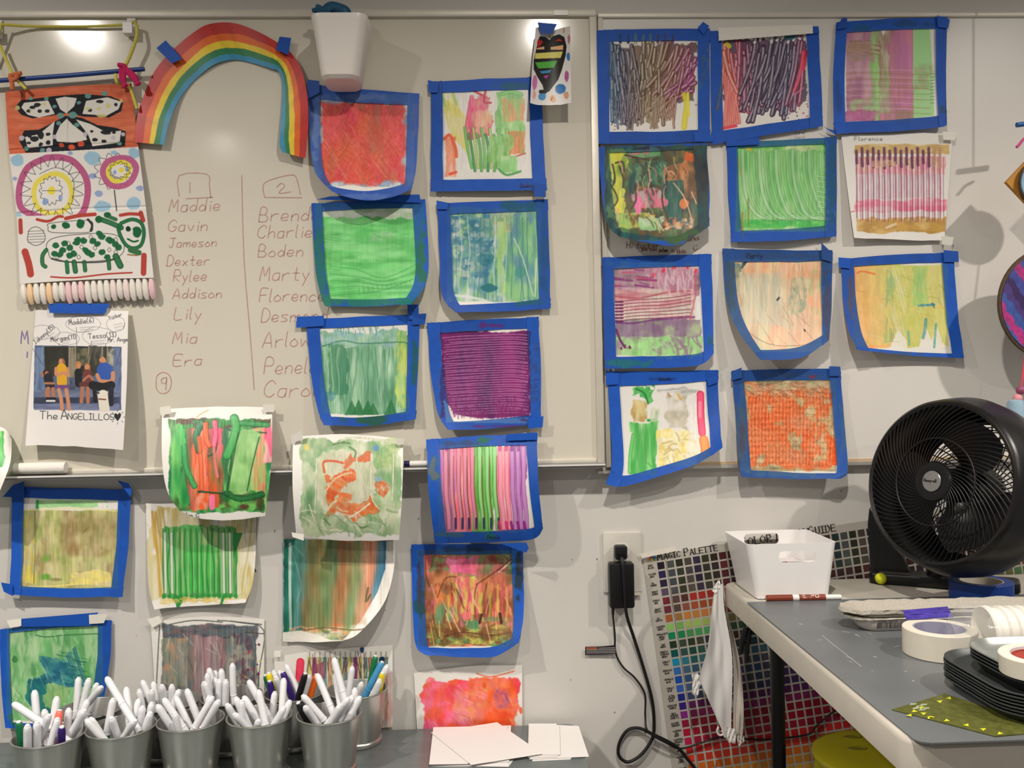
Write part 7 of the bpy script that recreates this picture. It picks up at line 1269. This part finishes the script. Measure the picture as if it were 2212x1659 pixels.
# plastic-wrapped stack of foam cups
cu = thing('cup_sleeve', 'stack of white foam cups lying on its side in clear plastic with a purple label', 'cups', onz(2190, 1430, ZM))
cz = CM + Vector((0, 0, 0)); pc0 = at(2100, 1372, .52); 
dC = .60; A0 = at(2110, 1374, dC); A0.z = ZM + .0412; A1 = A0 + Vector((.30, -.02, 0)); CUPM = mat('foam_cup', (226, 222, 208), .5, var=.02)
dirc = (A1-A0).normalized()
for k in range(8):
    p = A0 + dirc*(.0145*k + .018); lathe_x(MB(), p, p + dirc*.05, [(0, .0375), (.02, .0405), (.10, .0405), (.13, .0375), (1, .033)] if k < 7 else [(0, .0375), (.02, .0405), (.10, .0405), (.13, .0375), (1, .033)], 40).build('cup', CUPM, cu) if k else None
p = A0 + dirc*.012; MB(Matrix.Translation(p) @ dirc.to_track_quat('Z', 'Y').to_matrix().to_4x4()).lathe([(.026, .10), (.0362, .002), (.0388, -.002), (.0408, .0), (.0408, .006), (.0378, .008), (.034, .05)], 44).build('cup', CUPM, cu)
p = A0 + dirc*.135; lathe_x(MB(), p, p+dirc*.16, [(0, .0409), (1, .0409)], 40).build('purple_label', mat('purple_foil', (52, 30, 80), .22, .3, var=.5, scale=50), cu)
PLA = mat('clear_film', (235, 235, 240), .06, var=.0, spec=.8, alpha=.16, scale=30, bump=1.0)
mb = MB(Matrix.Translation(A0) @ dirc.to_track_quat('Z', 'Y').to_matrix().to_4x4()); rs = random.Random(9); rings = []
for i, (z, r) in enumerate(((-.040, .016), (-.034, .026), (-.028, .035), (-.02, .0405), (0, .0411), (.03, .0411), (.07, .0411), (.11, .0411), (.16, .0411), (.30, .0411))):
    rings.append([((r+rs.uniform(-.0, .0008))*math.cos(2*PI*k/40), (r+rs.uniform(-.0, .0008))*math.sin(2*PI*k/40), z) for k in range(40)])
mb.loft(rings, cap=False); mb.build('plastic_wrap', PLA, cu, sharp=None)
# purple and blue strip lying over the masking tape
vs_ = thing('plastic_strip', 'violet and blue printed strip of plastic wrap lying over the masking tape roll', 'wrapper', (CM.x, CM.y, ZM+.05))
q = Patch([(2003, 1326), (2030, 1323), (2062, 1330)], [(2062, 1330), (2060, 1345)], [(1996, 1338), (2030, 1342), (2060, 1345)], [(2003, 1326), (1996, 1338)], F, .84)
cw = Cv(1990, 1318, 2068, 1350, 2, 3, (150, 140, 180)); cw.poly([(2004, 1322), (2066, 1328), (2066, 1338), (2030, 1336), (2006, 1328)], (50, 40, 130)); cw.st([(1998, 1332), (2030, 1340), (2062, 1343)], 3, (150, 90, 110), .7)
MB().add([tuple(p) for p in (Vector((CM.x-.03, CM.y+.045, ZM+.0415)), Vector((CM.x+.05, CM.y+.05, ZM+.0415)), Vector((CM.x+.05, CM.y+.068, ZM+.055)), Vector((CM.x-.026, CM.y+.064, ZM+.052)))], [(0, 1, 2, 3)]).build('strip', mat('violet_film', (64, 52, 140), .3, var=.5, scale=60, stretch=(1, 6, 1)), vs_, smooth=False)
# stack of dark trays
TRM = mat('dark_grey_metal', (70, 74, 74), .42, .35, var=.12, scale=40); TRI = mat('worn_tray_inside', (142, 146, 142), .3, .35, var=.18, scale=12, stretch=(1, 5, 1))
def trayshape(cx, cy, z, wx, wy, rot, hh, r=.055):
    Mx = Matrix.Translation((cx, cy, z)) @ Matrix.Rotation(rot, 4, 'Z'); mb = MB(Mx)
    def rg(ins, zz, n=8):
        out = []; x0, x1, y0, y1 = -wx/2+ins, wx/2-ins, -wy/2+ins, wy/2-ins; q = max(r-ins, .01)
        for ccx, ccy, a0 in ((x1-q, y1-q, 0), (x0+q, y1-q, PI/2), (x0+q, y0+q, PI), (x1-q, y0+q, 1.5*PI)):
            for k in range(n+1): t = a0+k/n*PI/2; out.append((ccx+q*math.cos(t), ccy+q*math.sin(t), zz))
        return out
    mb.loft([rg(.016, 0), rg(.012, .001), rg(.004, hh-.003), rg(0, hh-.0015), rg(0, hh), rg(.0015, hh+.0002), rg(.0025, hh-.001), rg(.0055, hh-.004), rg(.0132, .0022), rg(.018, .0016)], cap=True)
    return mb
PL = onz(2013, 1462, ZM+.03)
NT = 7
def place_stack(pix, zc): return onz(pix[0], pix[1], zc)
cyb = onz(2140, 1600, ZM)
SX = {}
LT = ['lowest', 'second from bottom', 'third from bottom', 'fourth from bottom', 'fifth from bottom', 'sixth from bottom', 'seventh from bottom', 'eighth from bottom']
lx = .636; WX, WY = .34, .205; YFAR = -.662
for k in range(7):
    z = ZM + .0004 + k*.0042; t = thing('baking_tray', 'dark grey metal tray, %s in the lower stack of trays' % (LT[k] if k < 6 else 'topmost'), 'tray', (lx+WX/2, YFAR-WY/2, z), 'dark metal trays in the lower part of the stack')
    trayshape(lx + WX/2 + .0006*math.sin(k*2.3), YFAR-WY/2, z, WX, WY, 0, .013).build('tray_pan', TRM, t, sharp=50)
zt2 = ZM + .0004 + 6*.0042 + .0035
for k in range(4):
    z = zt2 + k*.0046; t = thing('baking_tray', ['lowest of the four upper metal trays, paint-flecked rim', 'second of the four upper metal trays, counted from below', 'third of the four upper metal trays, counted from below', 'topmost metal tray with a worn shiny inside, small tape roll in it'][k], 'tray', (lx+WX/2, YFAR-WY/2, z), 'upper metal trays with shiny rims')
    trayshape(lx + WX/2 + .010, YFAR-WY/2-.001, z, WX-.036, WY-.034, -.004, .0155).build('tray_pan', TRI if k == 3 else TRM, t, sharp=50)
print('stack', lx, zt2+.022)
cR = Vector((lx+.235, -.97, 0)); Mt = Matrix.Rotation(.25, 4, 'X') @ Matrix.Rotation(-.15, 4, 'Y')
cp = onz(2246, 1452, zt2+.02); t, M = roll('tape_roll', 'small cream tape roll with red printed core, resting in the topmost metal tray', Vector((cp.x, cp.y, 0)), .046, .032, .024, MATS['cream_tape'], mat('core_printed', (214, 206, 206), .6), zt2+.0200, Matrix.Rotation(-.05, 4, 'Y'))
MB(M).lathe([(.0310, .006), (.0318, .006), (.0318, .020), (.0310, .020)], 40).build('red_core_print', mat('salmon_red', (206, 96, 84), .5), t)
# yellow patterned set-square
yt = thing('set_square', 'flat olive triangle ruler with bright yellow printed shapes, under the tray stack', 'ruler', onz(2050, 1560, ZM))
zq = ZM + .0002; tri = [onz(1927, 1534, zq), onz(2150, 1592, zq), onz(2290, 1580, zq), onz(2040, 1500, zq)]
MB().prism([tuple(p) for p in tri], (0, 0, 0), (0, 0, .0012)).build('ruler_plate', mat('olive_acrylic', (86, 88, 42), .25, var=.25, scale=90), yt, smooth=False)
mb = MB(); fz = lambda x, y: onz(x, y, ZM+.0017)
mb2 = MB()
for i, (x, y) in enumerate(((1965, 1545), (1995, 1541), (2008, 1550), (2045, 1556), (2088, 1566), (2124, 1575), (2012, 1549), (1975, 1536), (2050, 1508), (2030, 1515), (1990, 1528), (2160, 1584))):
    a = .5*i; pts = [(x+8*math.cos(a+k*PI/3)*(1 if k % 2 else .45), y+3.6*math.sin(a+k*PI/3)*(1 if k % 2 else .45)) for k in range(6)]; mb.add([tuple(fz(*p)) for p in reversed(pts)], [tuple(range(6))])
for i, (x, y) in enumerate(((1972, 1521), (1985, 1526), (1992, 1533), (2000, 1530), (1978, 1530), (1995, 1522))): mb2.add([tuple(fz(*p)) for p in ((x-8, y+2), (x+6, y+1), (x+9, y-2), (x-4, y-2))], [(0, 1, 2, 3)])
mb.build('yellow_print', mat('bright_yellow_print', (206, 204, 40), .4, var=.1), yt, smooth=False); mb2.build('pale_print', mat('pale_green_print', (150, 160, 130), .4), yt, smooth=False)
# crumpled tape hanging from the corner
hg = thing('hanging_tape', 'crumpled translucent white tape sheet hanging from the corner of the folding table', 'tape', at(1580, 1440, .12))
HT = mat('masking_film', (222, 218, 214), .6, var=.03, scale=60, bump=.2); cvh = None
def flap(T, R, B, L, D, base, col, name='tape_sheet', zig=0.0, seed=1):
    p = Patch(T, R, B, L, D, base); U, V = np.meshgrid(np.linspace(0, 1, 40), np.linspace(0, 1, 120)); P, X, Y = p.pos(U, V)
    P[..., 1] += .002*np.sin(U*14+seed)*np.sin(V*9); rs = np.random.RandomState(seed); P[..., 2] += (V > .985)*rs.uniform(-zig, zig, U.shape[1])[None]
    grid_mesh(name, P, np.ones(P.shape)*np.array(col, float), vmat('soft_tape', .65, .3), hg)
YH = .19
flap([(1545, 1260), (1561, 1262)], [(1561, 1262), (1565, 1314), (1581, 1420), (1580, 1560), (1582, 1598)], [(1515, 1478), (1545, 1545), (1572, 1602), (1582, 1598)], [(1545, 1260), (1536, 1330), (1528, 1400), (1512, 1460), (1515, 1478)], [[2, 0, 4], [10, 4, 14], [22, 16, 6]], .02+.03, (224, 222, 220))
flap([(1561, 1319), (1567, 1322)], [(1567, 1322), (1583, 1366), (1600, 1440), (1606, 1520), (1604, 1590)], [(1583, 1596), (1604, 1590)], [(1561, 1319), (1578, 1366), (1584, 1450), (1583, 1596)], [[0, 2, 6], [8, 10, 16], [4, 10, 18]], .045, (200, 192, 180), seed=3)
flap([(1494, 1458), (1504, 1452), (1522, 1474)], [(1522, 1474), (1512, 1482), (1508, 1502)], [(1494, 1498), (1508, 1502)], [(1494, 1458), (1496, 1475), (1494, 1498)], [[6, 2, 0], [4, 0, 2], [8, 3, 2]], .06, (232, 230, 226), 'tape_end', .004, 4)
flap([(1568, 1570), (1588, 1575)], [(1588, 1575), (1590, 1603)], [(1572, 1602), (1590, 1603)], [(1568, 1570), (1572, 1602)], [[4, 0, 4], [0, 3, 0], [4, 0, 2]], .062, (230, 228, 222), 'tape_end', .005, 5)
flap([(1590, 1590), (1604, 1586)], [(1604, 1586), (1610, 1600)], [(1596, 1612), (1610, 1602)], [(1590, 1590), (1596, 1612)], [[4, 0, 4], [0, 3, 0], [4, 0, 2]], .062, (222, 218, 208), 'tape_end', .004, 6)
MB().tube(catmull([at(x, y, .066) for x, y in ((1552, 1570), (1549, 1580), (1554, 1588), (1562, 1586), (1560, 1578), (1566, 1592))], 6), .0022, 6).build('tape_curl', HT, hg)
flap([(1537, 1275), (1554, 1250)], [(1554, 1250), (1557, 1268)], [(1545, 1282), (1557, 1268)], [(1537, 1275), (1545, 1282)], [[6, 2, 0], [4, 0, 2], [8, 3, 2]], .05, (232, 230, 226), 'tape_end', .002, 7)
# stool under the table
so = thing('step_stool', 'yellow plastic stool with two grip slots and blue base, under the folding table', 'stool', (0, 0, 0)); sc_ = onz(1893, 1622, .745); so.location = (sc_.x, sc_.y, 0); WL[so.name] = Vector((sc_.x, sc_.y, 0))
YE = mat('yellow_stool_plastic', (170, 160, 24), .38, var=.05, scale=12); R0 = .118
n = 64; rings = []
for r, z in ((R0*.2, .7455), (R0*.6, .7452), (R0*.9, .744), (R0*.985, .740), (R0, .734), (R0*.98, .727), (R0*.9, .723), (R0*.2, .722)): rings.append([(sc_.x + r*math.cos(2*PI*k/n), sc_.y + r*math.sin(2*PI*k/n), z) for k in range(n)])
MB().loft(rings, cap=True).build('seat', YE, so)
for x, y in ((1842, 1592), (1852, 1617)):
    p = onz(x, y, .7458); MB().lathe([(.019, 0), (.017, .0012), (.013, .0008), (.0, .0006)], 24, (0, 0, 0)).build('tmp', YE) if False else None
    mb = MB(Matrix.Translation(p) @ Matrix.Diagonal((1.2, .5, 1, 1))); mb.lathe([(.017, -.0004), (.0155, .0012), (.0135, .0012), (.012, -.0002), (.0, -.0002)], 28); mb.build('grip_slot', mat('olive_slot', (120, 112, 14), .5), so)
for a in (0.35, 1.95, 3.5, 5.1):
    b_ = Vector((math.cos(a), math.sin(a), 0)); p = Vector((sc_.x, sc_.y, 0)) + b_*R0*.8
    MB().tube(catmull([p + Vector((0, 0, .726)), p + b_*.03 + Vector((0, 0, .705)), p + b_*.055 + Vector((0, 0, .66)), p + b_*.09 + Vector((0, 0, .3)), p + b_*.11], 6), .013, 14).build('leg', YE, so)
MB().lathe([(.02, .716), (.088, .714), (.092, .70), (.095, .66), (.09, .64), (.02, .64)], 40, (sc_.x, sc_.y, 0)).build('blue_base_ring', mat('blue_stool_plastic', (24, 50, 130), .4), so)
# ------------------------------------------------------------------ fan
fc = at(2026, 1042, .27)
FT = mat('fan_black_plastic', (20, 20, 21), .33, var=.1, spec=.5); FG = mat('fan_grille_black', (15, 15, 16), .38, var=.1); FB = mat('fan_blade_black', (12, 12, 13), .3)
ax_yaw, ax_t = math.radians(65), math.radians(11)
fd = Vector((-math.sin(ax_yaw)*math.cos(ax_t), -math.cos(ax_yaw)*math.cos(ax_t), math.sin(ax_t)))
Mf = Matrix.Translation(fc) @ fd.to_track_quat('Z', 'Y').to_matrix().to_4x4()
fn = thing('desk_fan', 'round black table fan with spiral grille standing on the folding table, turned to the left', 'fan', (fc.x, fc.y, ZR))
RF = .1475
prof = [(RF, .002), (RF+.006, .004), (RF+.011, 0), (RF+.013, -.008), (RF+.017, -.02), (RF+.025, -.055), (RF+.022, -.09), (RF+.006, -.118), (RF-.016, -.13), (RF-.018, -.127), (RF+.002, -.114), (RF+.018, -.088), (RF+.020, -.055), (RF+.012, -.02), (RF+.004, -.008), (RF, .002)]
MB(Mf).lathe(prof, 96).build('housing', FT, fn, sharp=50)
def vane(r0, r1, tw, z0, z1, w, n=12, a0=0.0):
    L = []
    for k in range(n+1):
        t = k/n; r = r0+(r1-r0)*t; a = a0 + tw*(t**.85); L.append((r*math.cos(a), r*math.sin(a), z0+(z1-z0)*t**1.6))
    return L
mb = MB(Mf)
for k in range(72): mb.tube(vane(.083, RF+.001, -.50, .010, .002, .001, a0=2*PI*k/72), .00125, 5)
mb.build('outer_grille', FG, fn)
mb = MB(Mf)
for k in range(48): mb.tube(vane(.036, .083, -.62, .013, .010, .001, a0=2*PI*k/48), .00105, 5)
mb.build('inner_grille', FG, fn)
MB(Mf).tube([(.083*math.cos(2*PI*k/60), .083*math.sin(2*PI*k/60), .0105) for k in range(60)], .0018, 8, closed=True).build('grille_ring', FG, fn)
MB(Mf).lathe([(.0001, .006), (.036, .008), (.039, .012), (.036, .0165), (.028, .018), (.022, .0165), (.0001, .016)], 48).build('hub_cap', FT, fn)
bg_ = MB(Mf).lathe([(.0001, .0164), (.0190, .0166), (.0196, .0182), (.0185, .0192), (.0001, .0196)], 40).build('silver_badge', mat('brushed_silver', (168, 168, 166), .3, .7, var=.05, scale=100), fn)
RU = (Mf.to_3x3().inverted() @ Vector((0, 0, 1))); RU.z = 0; RU.normalize(); RR = RU.cross(Vector((0, 0, 1))); RR.normalize()
ribbon('brand_lettering', [[(-.0155 + p[0]*.0052, p[1]*.0062) for p in pl] for pl in text_px('Honeywell', 0, 0, 1, wd=1.05, sp=.2)], .0011, lambda x, y: Mf @ (RR*x + RU*(-y-.002) + Vector((0, 0, .0200))), PK, bg_, 1)
# blades
for k in range(3):
    mb = MB(Mf); vs = []; nr, na = 8, 10
    for i in range(nr+1):
        r = .03 + (.128-.03)*i/nr; wd_ = .55 + .55*math.sin(PI*(i/nr)*.75)
        for j in range(na+1): a = 2*PI*k/3 + 1.0 + (j/na-.5)*wd_*1.5 + i/nr*.35; vs.append((r*math.cos(a), r*math.sin(a), -.045 - .028*(j/na-.5)))
    W_ = na+1; fs = [(i*W_+j, i*W_+j+1, (i+1)*W_+j+1, (i+1)*W_+j) for i in range(nr) for j in range(na)]
    mb.add(vs, fs).build('blade', FB, fn)
MB(Mf).lathe([(.0001, -.025), (.028, -.028), (.033, -.04), (.033, -.075), (.045, -.08), (.05, -.12), (.04, -.145), (.0001, -.15)], 40).build('motor_housing', FB, fn)
mb = MB(Mf)
for k in range(44): mb.tube([((.045+(.148-.045)*t/5)*math.cos(2*PI*k/44+.25*t/5), (.045+(.148-.045)*t/5)*math.sin(2*PI*k/44+.25*t/5), -.128+.004*t/5) for t in range(6)], .0013, 5)
for r in (.07, .095, .12): mb.tube([(r*math.cos(2*PI*k/60), r*math.sin(2*PI*k/60), -.127) for k in range(60)], .0013, 5, closed=True)
mb.build('rear_grille', FG, fn)
# stand: base plate and side brackets
by = math.radians(30); sx = Vector((math.cos(by), -math.sin(by), 0)); fh = Vector((-math.sin(by), -math.cos(by), 0)); cbase = Vector((.948, -.098, ZR))
B0 = Matrix(((sx.x, fh.x, 0, cbase.x), (sx.y, fh.y, 0, cbase.y), (0, 0, 1, ZR), (0, 0, 0, 1)))
MB(B0).rbox((-.13, -.03, .0005), (.15, .036, .022), .004, .012).build('base', FT, fn)
MB(B0).rbox((-.11, .004, .0222), (-.05, .032, .0235), .0005, .006).build('control_panel', mat('panel_grey', (84, 82, 76), .4), fn)
MB(B0).prism([(-.128, 0, .02), (-.05, 0, .02), (-.062, 0, .05), (-.085, 0, .085), (-.105, 0, .125), (-.128, 0, .155), (-.132, 0, .12)], (0, -.016, 0), (0, .012, 0)).build('side_bracket', FT, fn)
nk = Mf @ Vector((0, 0, -.11)); MB().tube([tuple(B0 @ Vector((.0, 0, .015))), tuple(B0 @ Vector((.005, .004, .06))), tuple(nk)], [.022, .018, .016], 16).build('neck', FT, fn)
# ------------------------------------------------------------------ pails of markers
GAL = mat('galvanized_steel', (186, 186, 180), .30, .88, var=.10, scale=8, stretch=(6, 6, 1)); GALI = mat('dull_zinc', (150, 150, 146), .42, .6, var=.15, scale=20)
HP = .110; RT, RB = .0605, .046; ZRIM = ZL + HP
def pail(cx, cy, label, group):
    t = thing('metal_pail', label, 'pail', (cx, cy, ZL), group); c = (cx, cy, ZL+.0004)
    MB().lathe([(.0001, .006), (RB-.004, .006), (RB-.0015, .0075), (RT-.0018, HP-.002), (RT-.001, HP-.001)], 56, c).build('inner_wall', GALI, t)
    MB().lathe([(.0001, .003), (RB-.002, .003), (RB, 0), (RB+.0035, .001), (RB+.004, .005), (RB+.003, .0085), (RB+.0008, .0105), (RT-.0008, HP-.004)], 56, c).build('pail_body', GAL, t)
    MB().tube([(cx+RT*math.cos(2*PI*k/56), cy+RT*math.sin(2*PI*k/56), ZL+HP-.0022) for k in range(56)], .0017, 8, closed=True).build('rolled_rim', GAL, t)
    return t
FR = [('A', 106, 1585), ('B', 262, 1567), ('C', 412, 1552), ('D', 561, 1544), ('E', 711, 1538)]; BK = [('F', 771, 1486), ('G', 636, 1492), ('H', 500, 1500), ('I', 362, 1512), ('J', 196, 1528)]
NM = dict(A='first front pail', B='second front pail', C='third front pail', D='fourth front pail', E='fifth front pail', J='first back pail', I='second back pail', H='third back pail', G='fourth back pail', F='fifth back pail')
PLB = dict(A='galvanized pail of markers, leftmost of the front row', B='galvanized pail of markers, second from the left in the front row', C='galvanized pail of markers in the middle of the front row', D='galvanized pail of markers, fourth from the left in the front row', E='galvanized pail of markers, rightmost of the front row',
           J='galvanized pail of markers, leftmost of the back row', I='galvanized pail of markers, second from the left in the back row', H='galvanized pail of markers in the middle of the back row', G='galvanized pail of markers, fourth from the left in the back row', F='galvanized pail of markers, rightmost of the back row')
PC = {}
for k, x, y in FR+BK:
    p = onz(x, y, ZRIM); PC[k] = p; pail(p.x, p.y, PLB[k], 'galvanized pails of the front row' if k in 'ABCDE' else 'galvanized pails of the back row')
ks = list(PC)
for i in range(len(ks)):
    for j in range(i+1, len(ks)):
        d = math.hypot(PC[ks[i]].x-PC[ks[j]].x, PC[ks[i]].y-PC[ks[j]].y)
        if d < 2*RT+.003: print('close', ks[i], ks[j], round(d, 4))
MW = mat('marker_white', (226, 227, 230), .34, var=.006, spec=.5)
MC = dict(white=(226, 227, 230), green=(24, 112, 70), purple=(52, 28, 110), coral=(232, 110, 92), orange=(226, 104, 30), teal=(30, 120, 150), yellow=(226, 206, 40), black=(24, 22, 26), lightblue=(70, 150, 200), blue=(24, 24, 120))
proto = {}
ML = .131
def marker(kind):            # kind = (barrel colour, cap colour)
    if kind in proto: return proto[kind]
    bc, cc = kind; t = thing('felt_marker', '', 'marker', (0, 0, 0))
    mb_ = MW if bc == 'white' else mat('marker_'+bc, MC[bc], .34, var=.02); mc_ = MW if cc == 'white' else mat('marker_'+cc, MC[cc], .34, var=.02)
    MB().lathe([(.0001, .0), (.0056, .0), (.0062, .001), (.0068, .064), (.0067, .0655)], 18).build('cap', mc_, t, local=True)
    MB().lathe([(.0064, .0656), (.0073, .0660), (.0073, .0685), (.0067, .0692), (.0067, ML-.012), (.0063, ML-.006), (.0050, ML-.0020), (.0038, ML-.0010)], 18).build('barrel', mb_, t, local=True)
    MB().lathe([(.0041, ML-.0014), (.0040, ML), (.0028, ML+.0012), (.0001, ML+.0014)], 14).build('end_plug', MW, t, local=True)
    proto[kind] = (t, [False]); return proto[kind]
def mcopy(kind, tip, end, label, group):
    t, used = marker(kind)
    if not used[0]: r = t; used[0] = True
    else:
        r = t.copy(); C.objects.link(r)
        for ch in list(t.children): c = ch.copy(); C.objects.link(c); c.parent = r
    d = (tip-end).normalized(); r.rotation_mode = 'QUATERNION'; r.rotation_quaternion = d.to_track_quat('Z', 'Y'); r.location = tip - d*ML
    r['label'] = label; r['group'] = group; r['category'] = 'marker'
MK = dict(
 A=[(365,880,375,1120),(475,965,460,1130),(205,1070,380,1190),(255,1165,265,1390,'green'),(360,1205,365,1400),(440,1145,450,1340),(520,1085,516,1200,'coral'),(512,1125,505,1300),(585,1110,575,1220),(640,1125,620,1230),(600,1190,510,1380),(655,1200,620,1340,'purple'),(730,1100,700,1290,'white','orange'),(855,1000,740,1240),(875,1135,720,1320)],
 J=[(785,815,620,1110),(850,850,720,1080),(900,865,800,1060),(985,920,870,1010)],
 B=[(1275,885,1290,1000),(1215,970,1130,1260,'white','green'),(1300,970,1290,1090),(1310,1020,1240,1260),(1360,1085,1330,1270),(940,1105,1090,1310),(905,1200,1060,1320),(1180,1215,1210,1300),(1460,1160,1380,1260,'white','teal'),(1515,1080,1440,1230),(1540,1030,1500,1180),(1170,905,1240,980)],
 I=[(1260,790,1400,1040),(1500,885,1400,1150),(1555,840,1555,980),(1620,895,1620,1000),(1475,900,1470,1050),(1740,850,1700,960),(1550,900,1545,1000)],
 C=[(1560,1035,1720,1260,'white','purple'),(1615,995,1780,1220),(1765,935,1900,1180,'white','green'),(1770,1070,1820,1270),(1830,950,1960,1190,'white','coral'),(2030,940,2020,1100),(2150,960,2010,1210),(2215,1000,2070,1240)],
 H=[(1785,805,1930,1050,'white','green'),(1835,755,1840,900),(1895,765,1930,1020),(1985,660,1985,920,'white','blue'),(2110,690,2060,940),(2180,760,2150,960),(2140,770,2110,960)],
 D=[(430,885,540,1120),(560,890,620,1080),(370,975,430,1060),(685,945,650,1190),(265,1000,400,1200),(215,1035,290,1130),(275,1120,390,1220),(465,1065,445,1230),(575,1135,540,1230),(840,1025,720,1190),(930,970,850,1120),(755,825,775,1000)],
 G=[(370,720,300,900),(400,760,350,950),(445,760,540,1010,'green'),(545,730,640,1000,'yellow'),(610,750,660,980,'purple'),(670,650,690,930),(760,705,850,1000,'purple'),(775,650,860,870),(700,690,700,900),(990,725,900,980,'black'),(1045,720,970,930),(1115,715,1045,950,'orange')],
 E=[(975,950,1170,1150,'white','green'),(965,1010,1030,1150,'black'),(1050,1085,1110,1160),(1180,780,1310,960),(1290,855,1340,910),(1380,850,1350,1050),(1350,1030,1250,1160),(1500,910,1390,1100),(1420,865,1420,1000),(1505,980,1370,1130),(1590,925,1490,1100),(1355,700,1380,870)],
 F=[(1510,655,1490,880),(1580,820,1530,1000),(1705,550,1650,840,'green'),(1780,620,1640,900,'lightblue'),(1835,680,1690,900),(1865,700,1830,800,'yellow'),(1820,765,1760,900)])
XT = dict(H=[(250-0, 640, 225, 900), (80, 695, 30, 930), (155, 765, 130, 960)])
rs = random.Random(21)
def radius(z): return RB + (RT-RB)*min(max((z-ZL)/HP, 0), 1)
def clampxy(P, c, R_):
    v = Vector((P.x-c.x, P.y-c.y, 0)); return P.copy() if v.length <= R_ else Vector((c.x, c.y, P.z)) + v.normalized()*R_
def seat(tip, d, c):
    for it in range(8):
        E = tip + d*ML; zz = max(E.z, ZL+.010); E.z = zz; E = clampxy(E, c, radius(E.z)-.0125); d = (E-tip).normalized()
        tip = E - d*ML
        if d.z < -.05:
            q = E + (tip-E)*((ZRIM-E.z)/max(tip.z-E.z, 1e-4)); w = clampxy(q, c, RT-.0115); sh = w-q
            if sh.length > 1e-5 and tip.z > ZRIM: tip = tip + Vector((sh.x, sh.y, 0)); E = E + Vector((sh.x, sh.y, 0))*.5; d = (E-tip).normalized()
    E = tip + d*ML
    if E.z < ZL+.0095: tip.z += ZL+.0095-E.z; E.z = ZL+.0095
    return tip, E
OD = ['leftmost'] + [w + ' from left' for w in 'second third fourth fifth sixth seventh eighth ninth tenth eleventh twelfth thirteenth'.split()]
cnt = {}; JOBS = []
for pk in MK:
    c = PC[pk]; items = [(m, 0 if pk in 'ABCIJH' else 440) for m in MK[pk]] + [(m, 440) for m in XT.get(pk, [])]
    items.sort(key=lambda q: -q[0][1]); n = len(items)
    wh = sorted([x0 + m[0]/4.608 for m, x0 in items if len(m) <= 4])
    for i, (m, x0) in enumerate(items):
        bc = m[4] if len(m) > 4 else 'white'; cc = m[5] if len(m) > 5 else bc
        tx, ty, lx_, ly = x0+m[0]/4.608, 1300+m[1]/4.608, x0+m[2]/4.608, 1300+m[3]/4.608
        f = (i+.5)/n; dy = -RT*.62 + 1.24*RT*f + rs.uniform(-.006, .006)       # nearer markers show lower
        dT = -(c.y + dy*1.05); tip = at(tx, ty, dT); low = at(lx_, ly, -(c.y + dy*.7))
        d = (low-tip)
        if d.length < .012 or d.z > -.004: d = Vector((0, .1, -1))
        d.normalize()
        if d.z > -.5: d.z = -.5; d.normalize()
        tip, end = seat(tip, d, c)
        if bc == 'white' and len(m) <= 5: lab = 'white marker, %s of the white ones in the %s' % (OD[wh.index(tx)], NM[pk]); gp = 'white markers in the ' + NM[pk]
        elif bc == 'white': lab = 'white marker with a %s cap low down, in the %s' % (cc, NM[pk]); gp = 'markers in the ' + NM[pk]
        else:
            lab = '%s marker with a white end, in the %s' % ({'lightblue': 'light blue'}.get(bc, bc), NM[pk]); gp = 'coloured markers in the ' + NM[pk]
            k_ = (pk, bc); cnt[k_] = cnt.get(k_, 0)+1
            if cnt[k_] == 2: lab = '%s marker with a white end, the taller one in the %s' % (bc, NM[pk])
        JOBS.append([pk, (bc, cc), tip, end, lab, gp])

def closest(p1, q1, p2, q2):
    d1, d2, r = q1-p1, q2-p2, p1-p2; a, e, f = d1.dot(d1), d2.dot(d2), d2.dot(r); c_, b_ = d1.dot(r), d1.dot(d2); den = a*e-b_*b_
    s_ = min(max((b_*f-c_*e)/den, 0), 1) if den > 1e-12 else .5; t = (b_*s_+f)/e
    if t < 0: t = 0; s_ = min(max(-c_/a, 0), 1)
    elif t > 1: t = 1; s_ = min(max((b_-c_)/a, 0), 1)
    return s_, t, (p1+d1*s_) - (p2+d2*t)
for it in range(160):                      # let the markers settle side by side inside their pails
    moved = 0
    for i in range(len(JOBS)):
        for j in range(i+1, len(JOBS)):
            A_, B_ = JOBS[i], JOBS[j]
            if (A_[2]-B_[2]).length > .2: continue
            s_, t, v = closest(A_[3], A_[2], B_[3], B_[2]); L_ = v.length
            if L_ < .0152:
                if L_ < 1e-5: v = Vector((1, 0, 0)); L_ = 1
                p = v/L_*((.0152-L_)*.5 if L_ < 1 else .004); moved += 1
                A_[2] = A_[2]+p*(.3+.7*s_); A_[3] = A_[3]+p*(1-.7*s_); B_[2] = B_[2]-p*(.3+.7*t); B_[3] = B_[3]-p*(1-.7*t)
    for A_ in JOBS:
        tip, E = A_[2], A_[3]; E.z = max(E.z, ZL+.0095); E = clampxy(E, PC[A_[0]], radius(E.z)-.0125); d = (tip-E).normalized(); tip = E + d*ML
        q = E + (tip-E)*((ZRIM-E.z)/max(tip.z-E.z, 1e-4)); w = clampxy(q, PC[A_[0]], RT-.0122); sh = w-q
        if sh.length > 1e-6: tip = tip + sh*((tip.z-E.z)/max(ZRIM-E.z, .02)); tip = E + (tip-E).normalized()*ML
        A_[2], A_[3] = tip, E
    if not moved: break
print('settle', it, moved)
for pk, kd, tip, end, lab, gp in JOBS: mcopy(kd, tip, end, lab, gp)
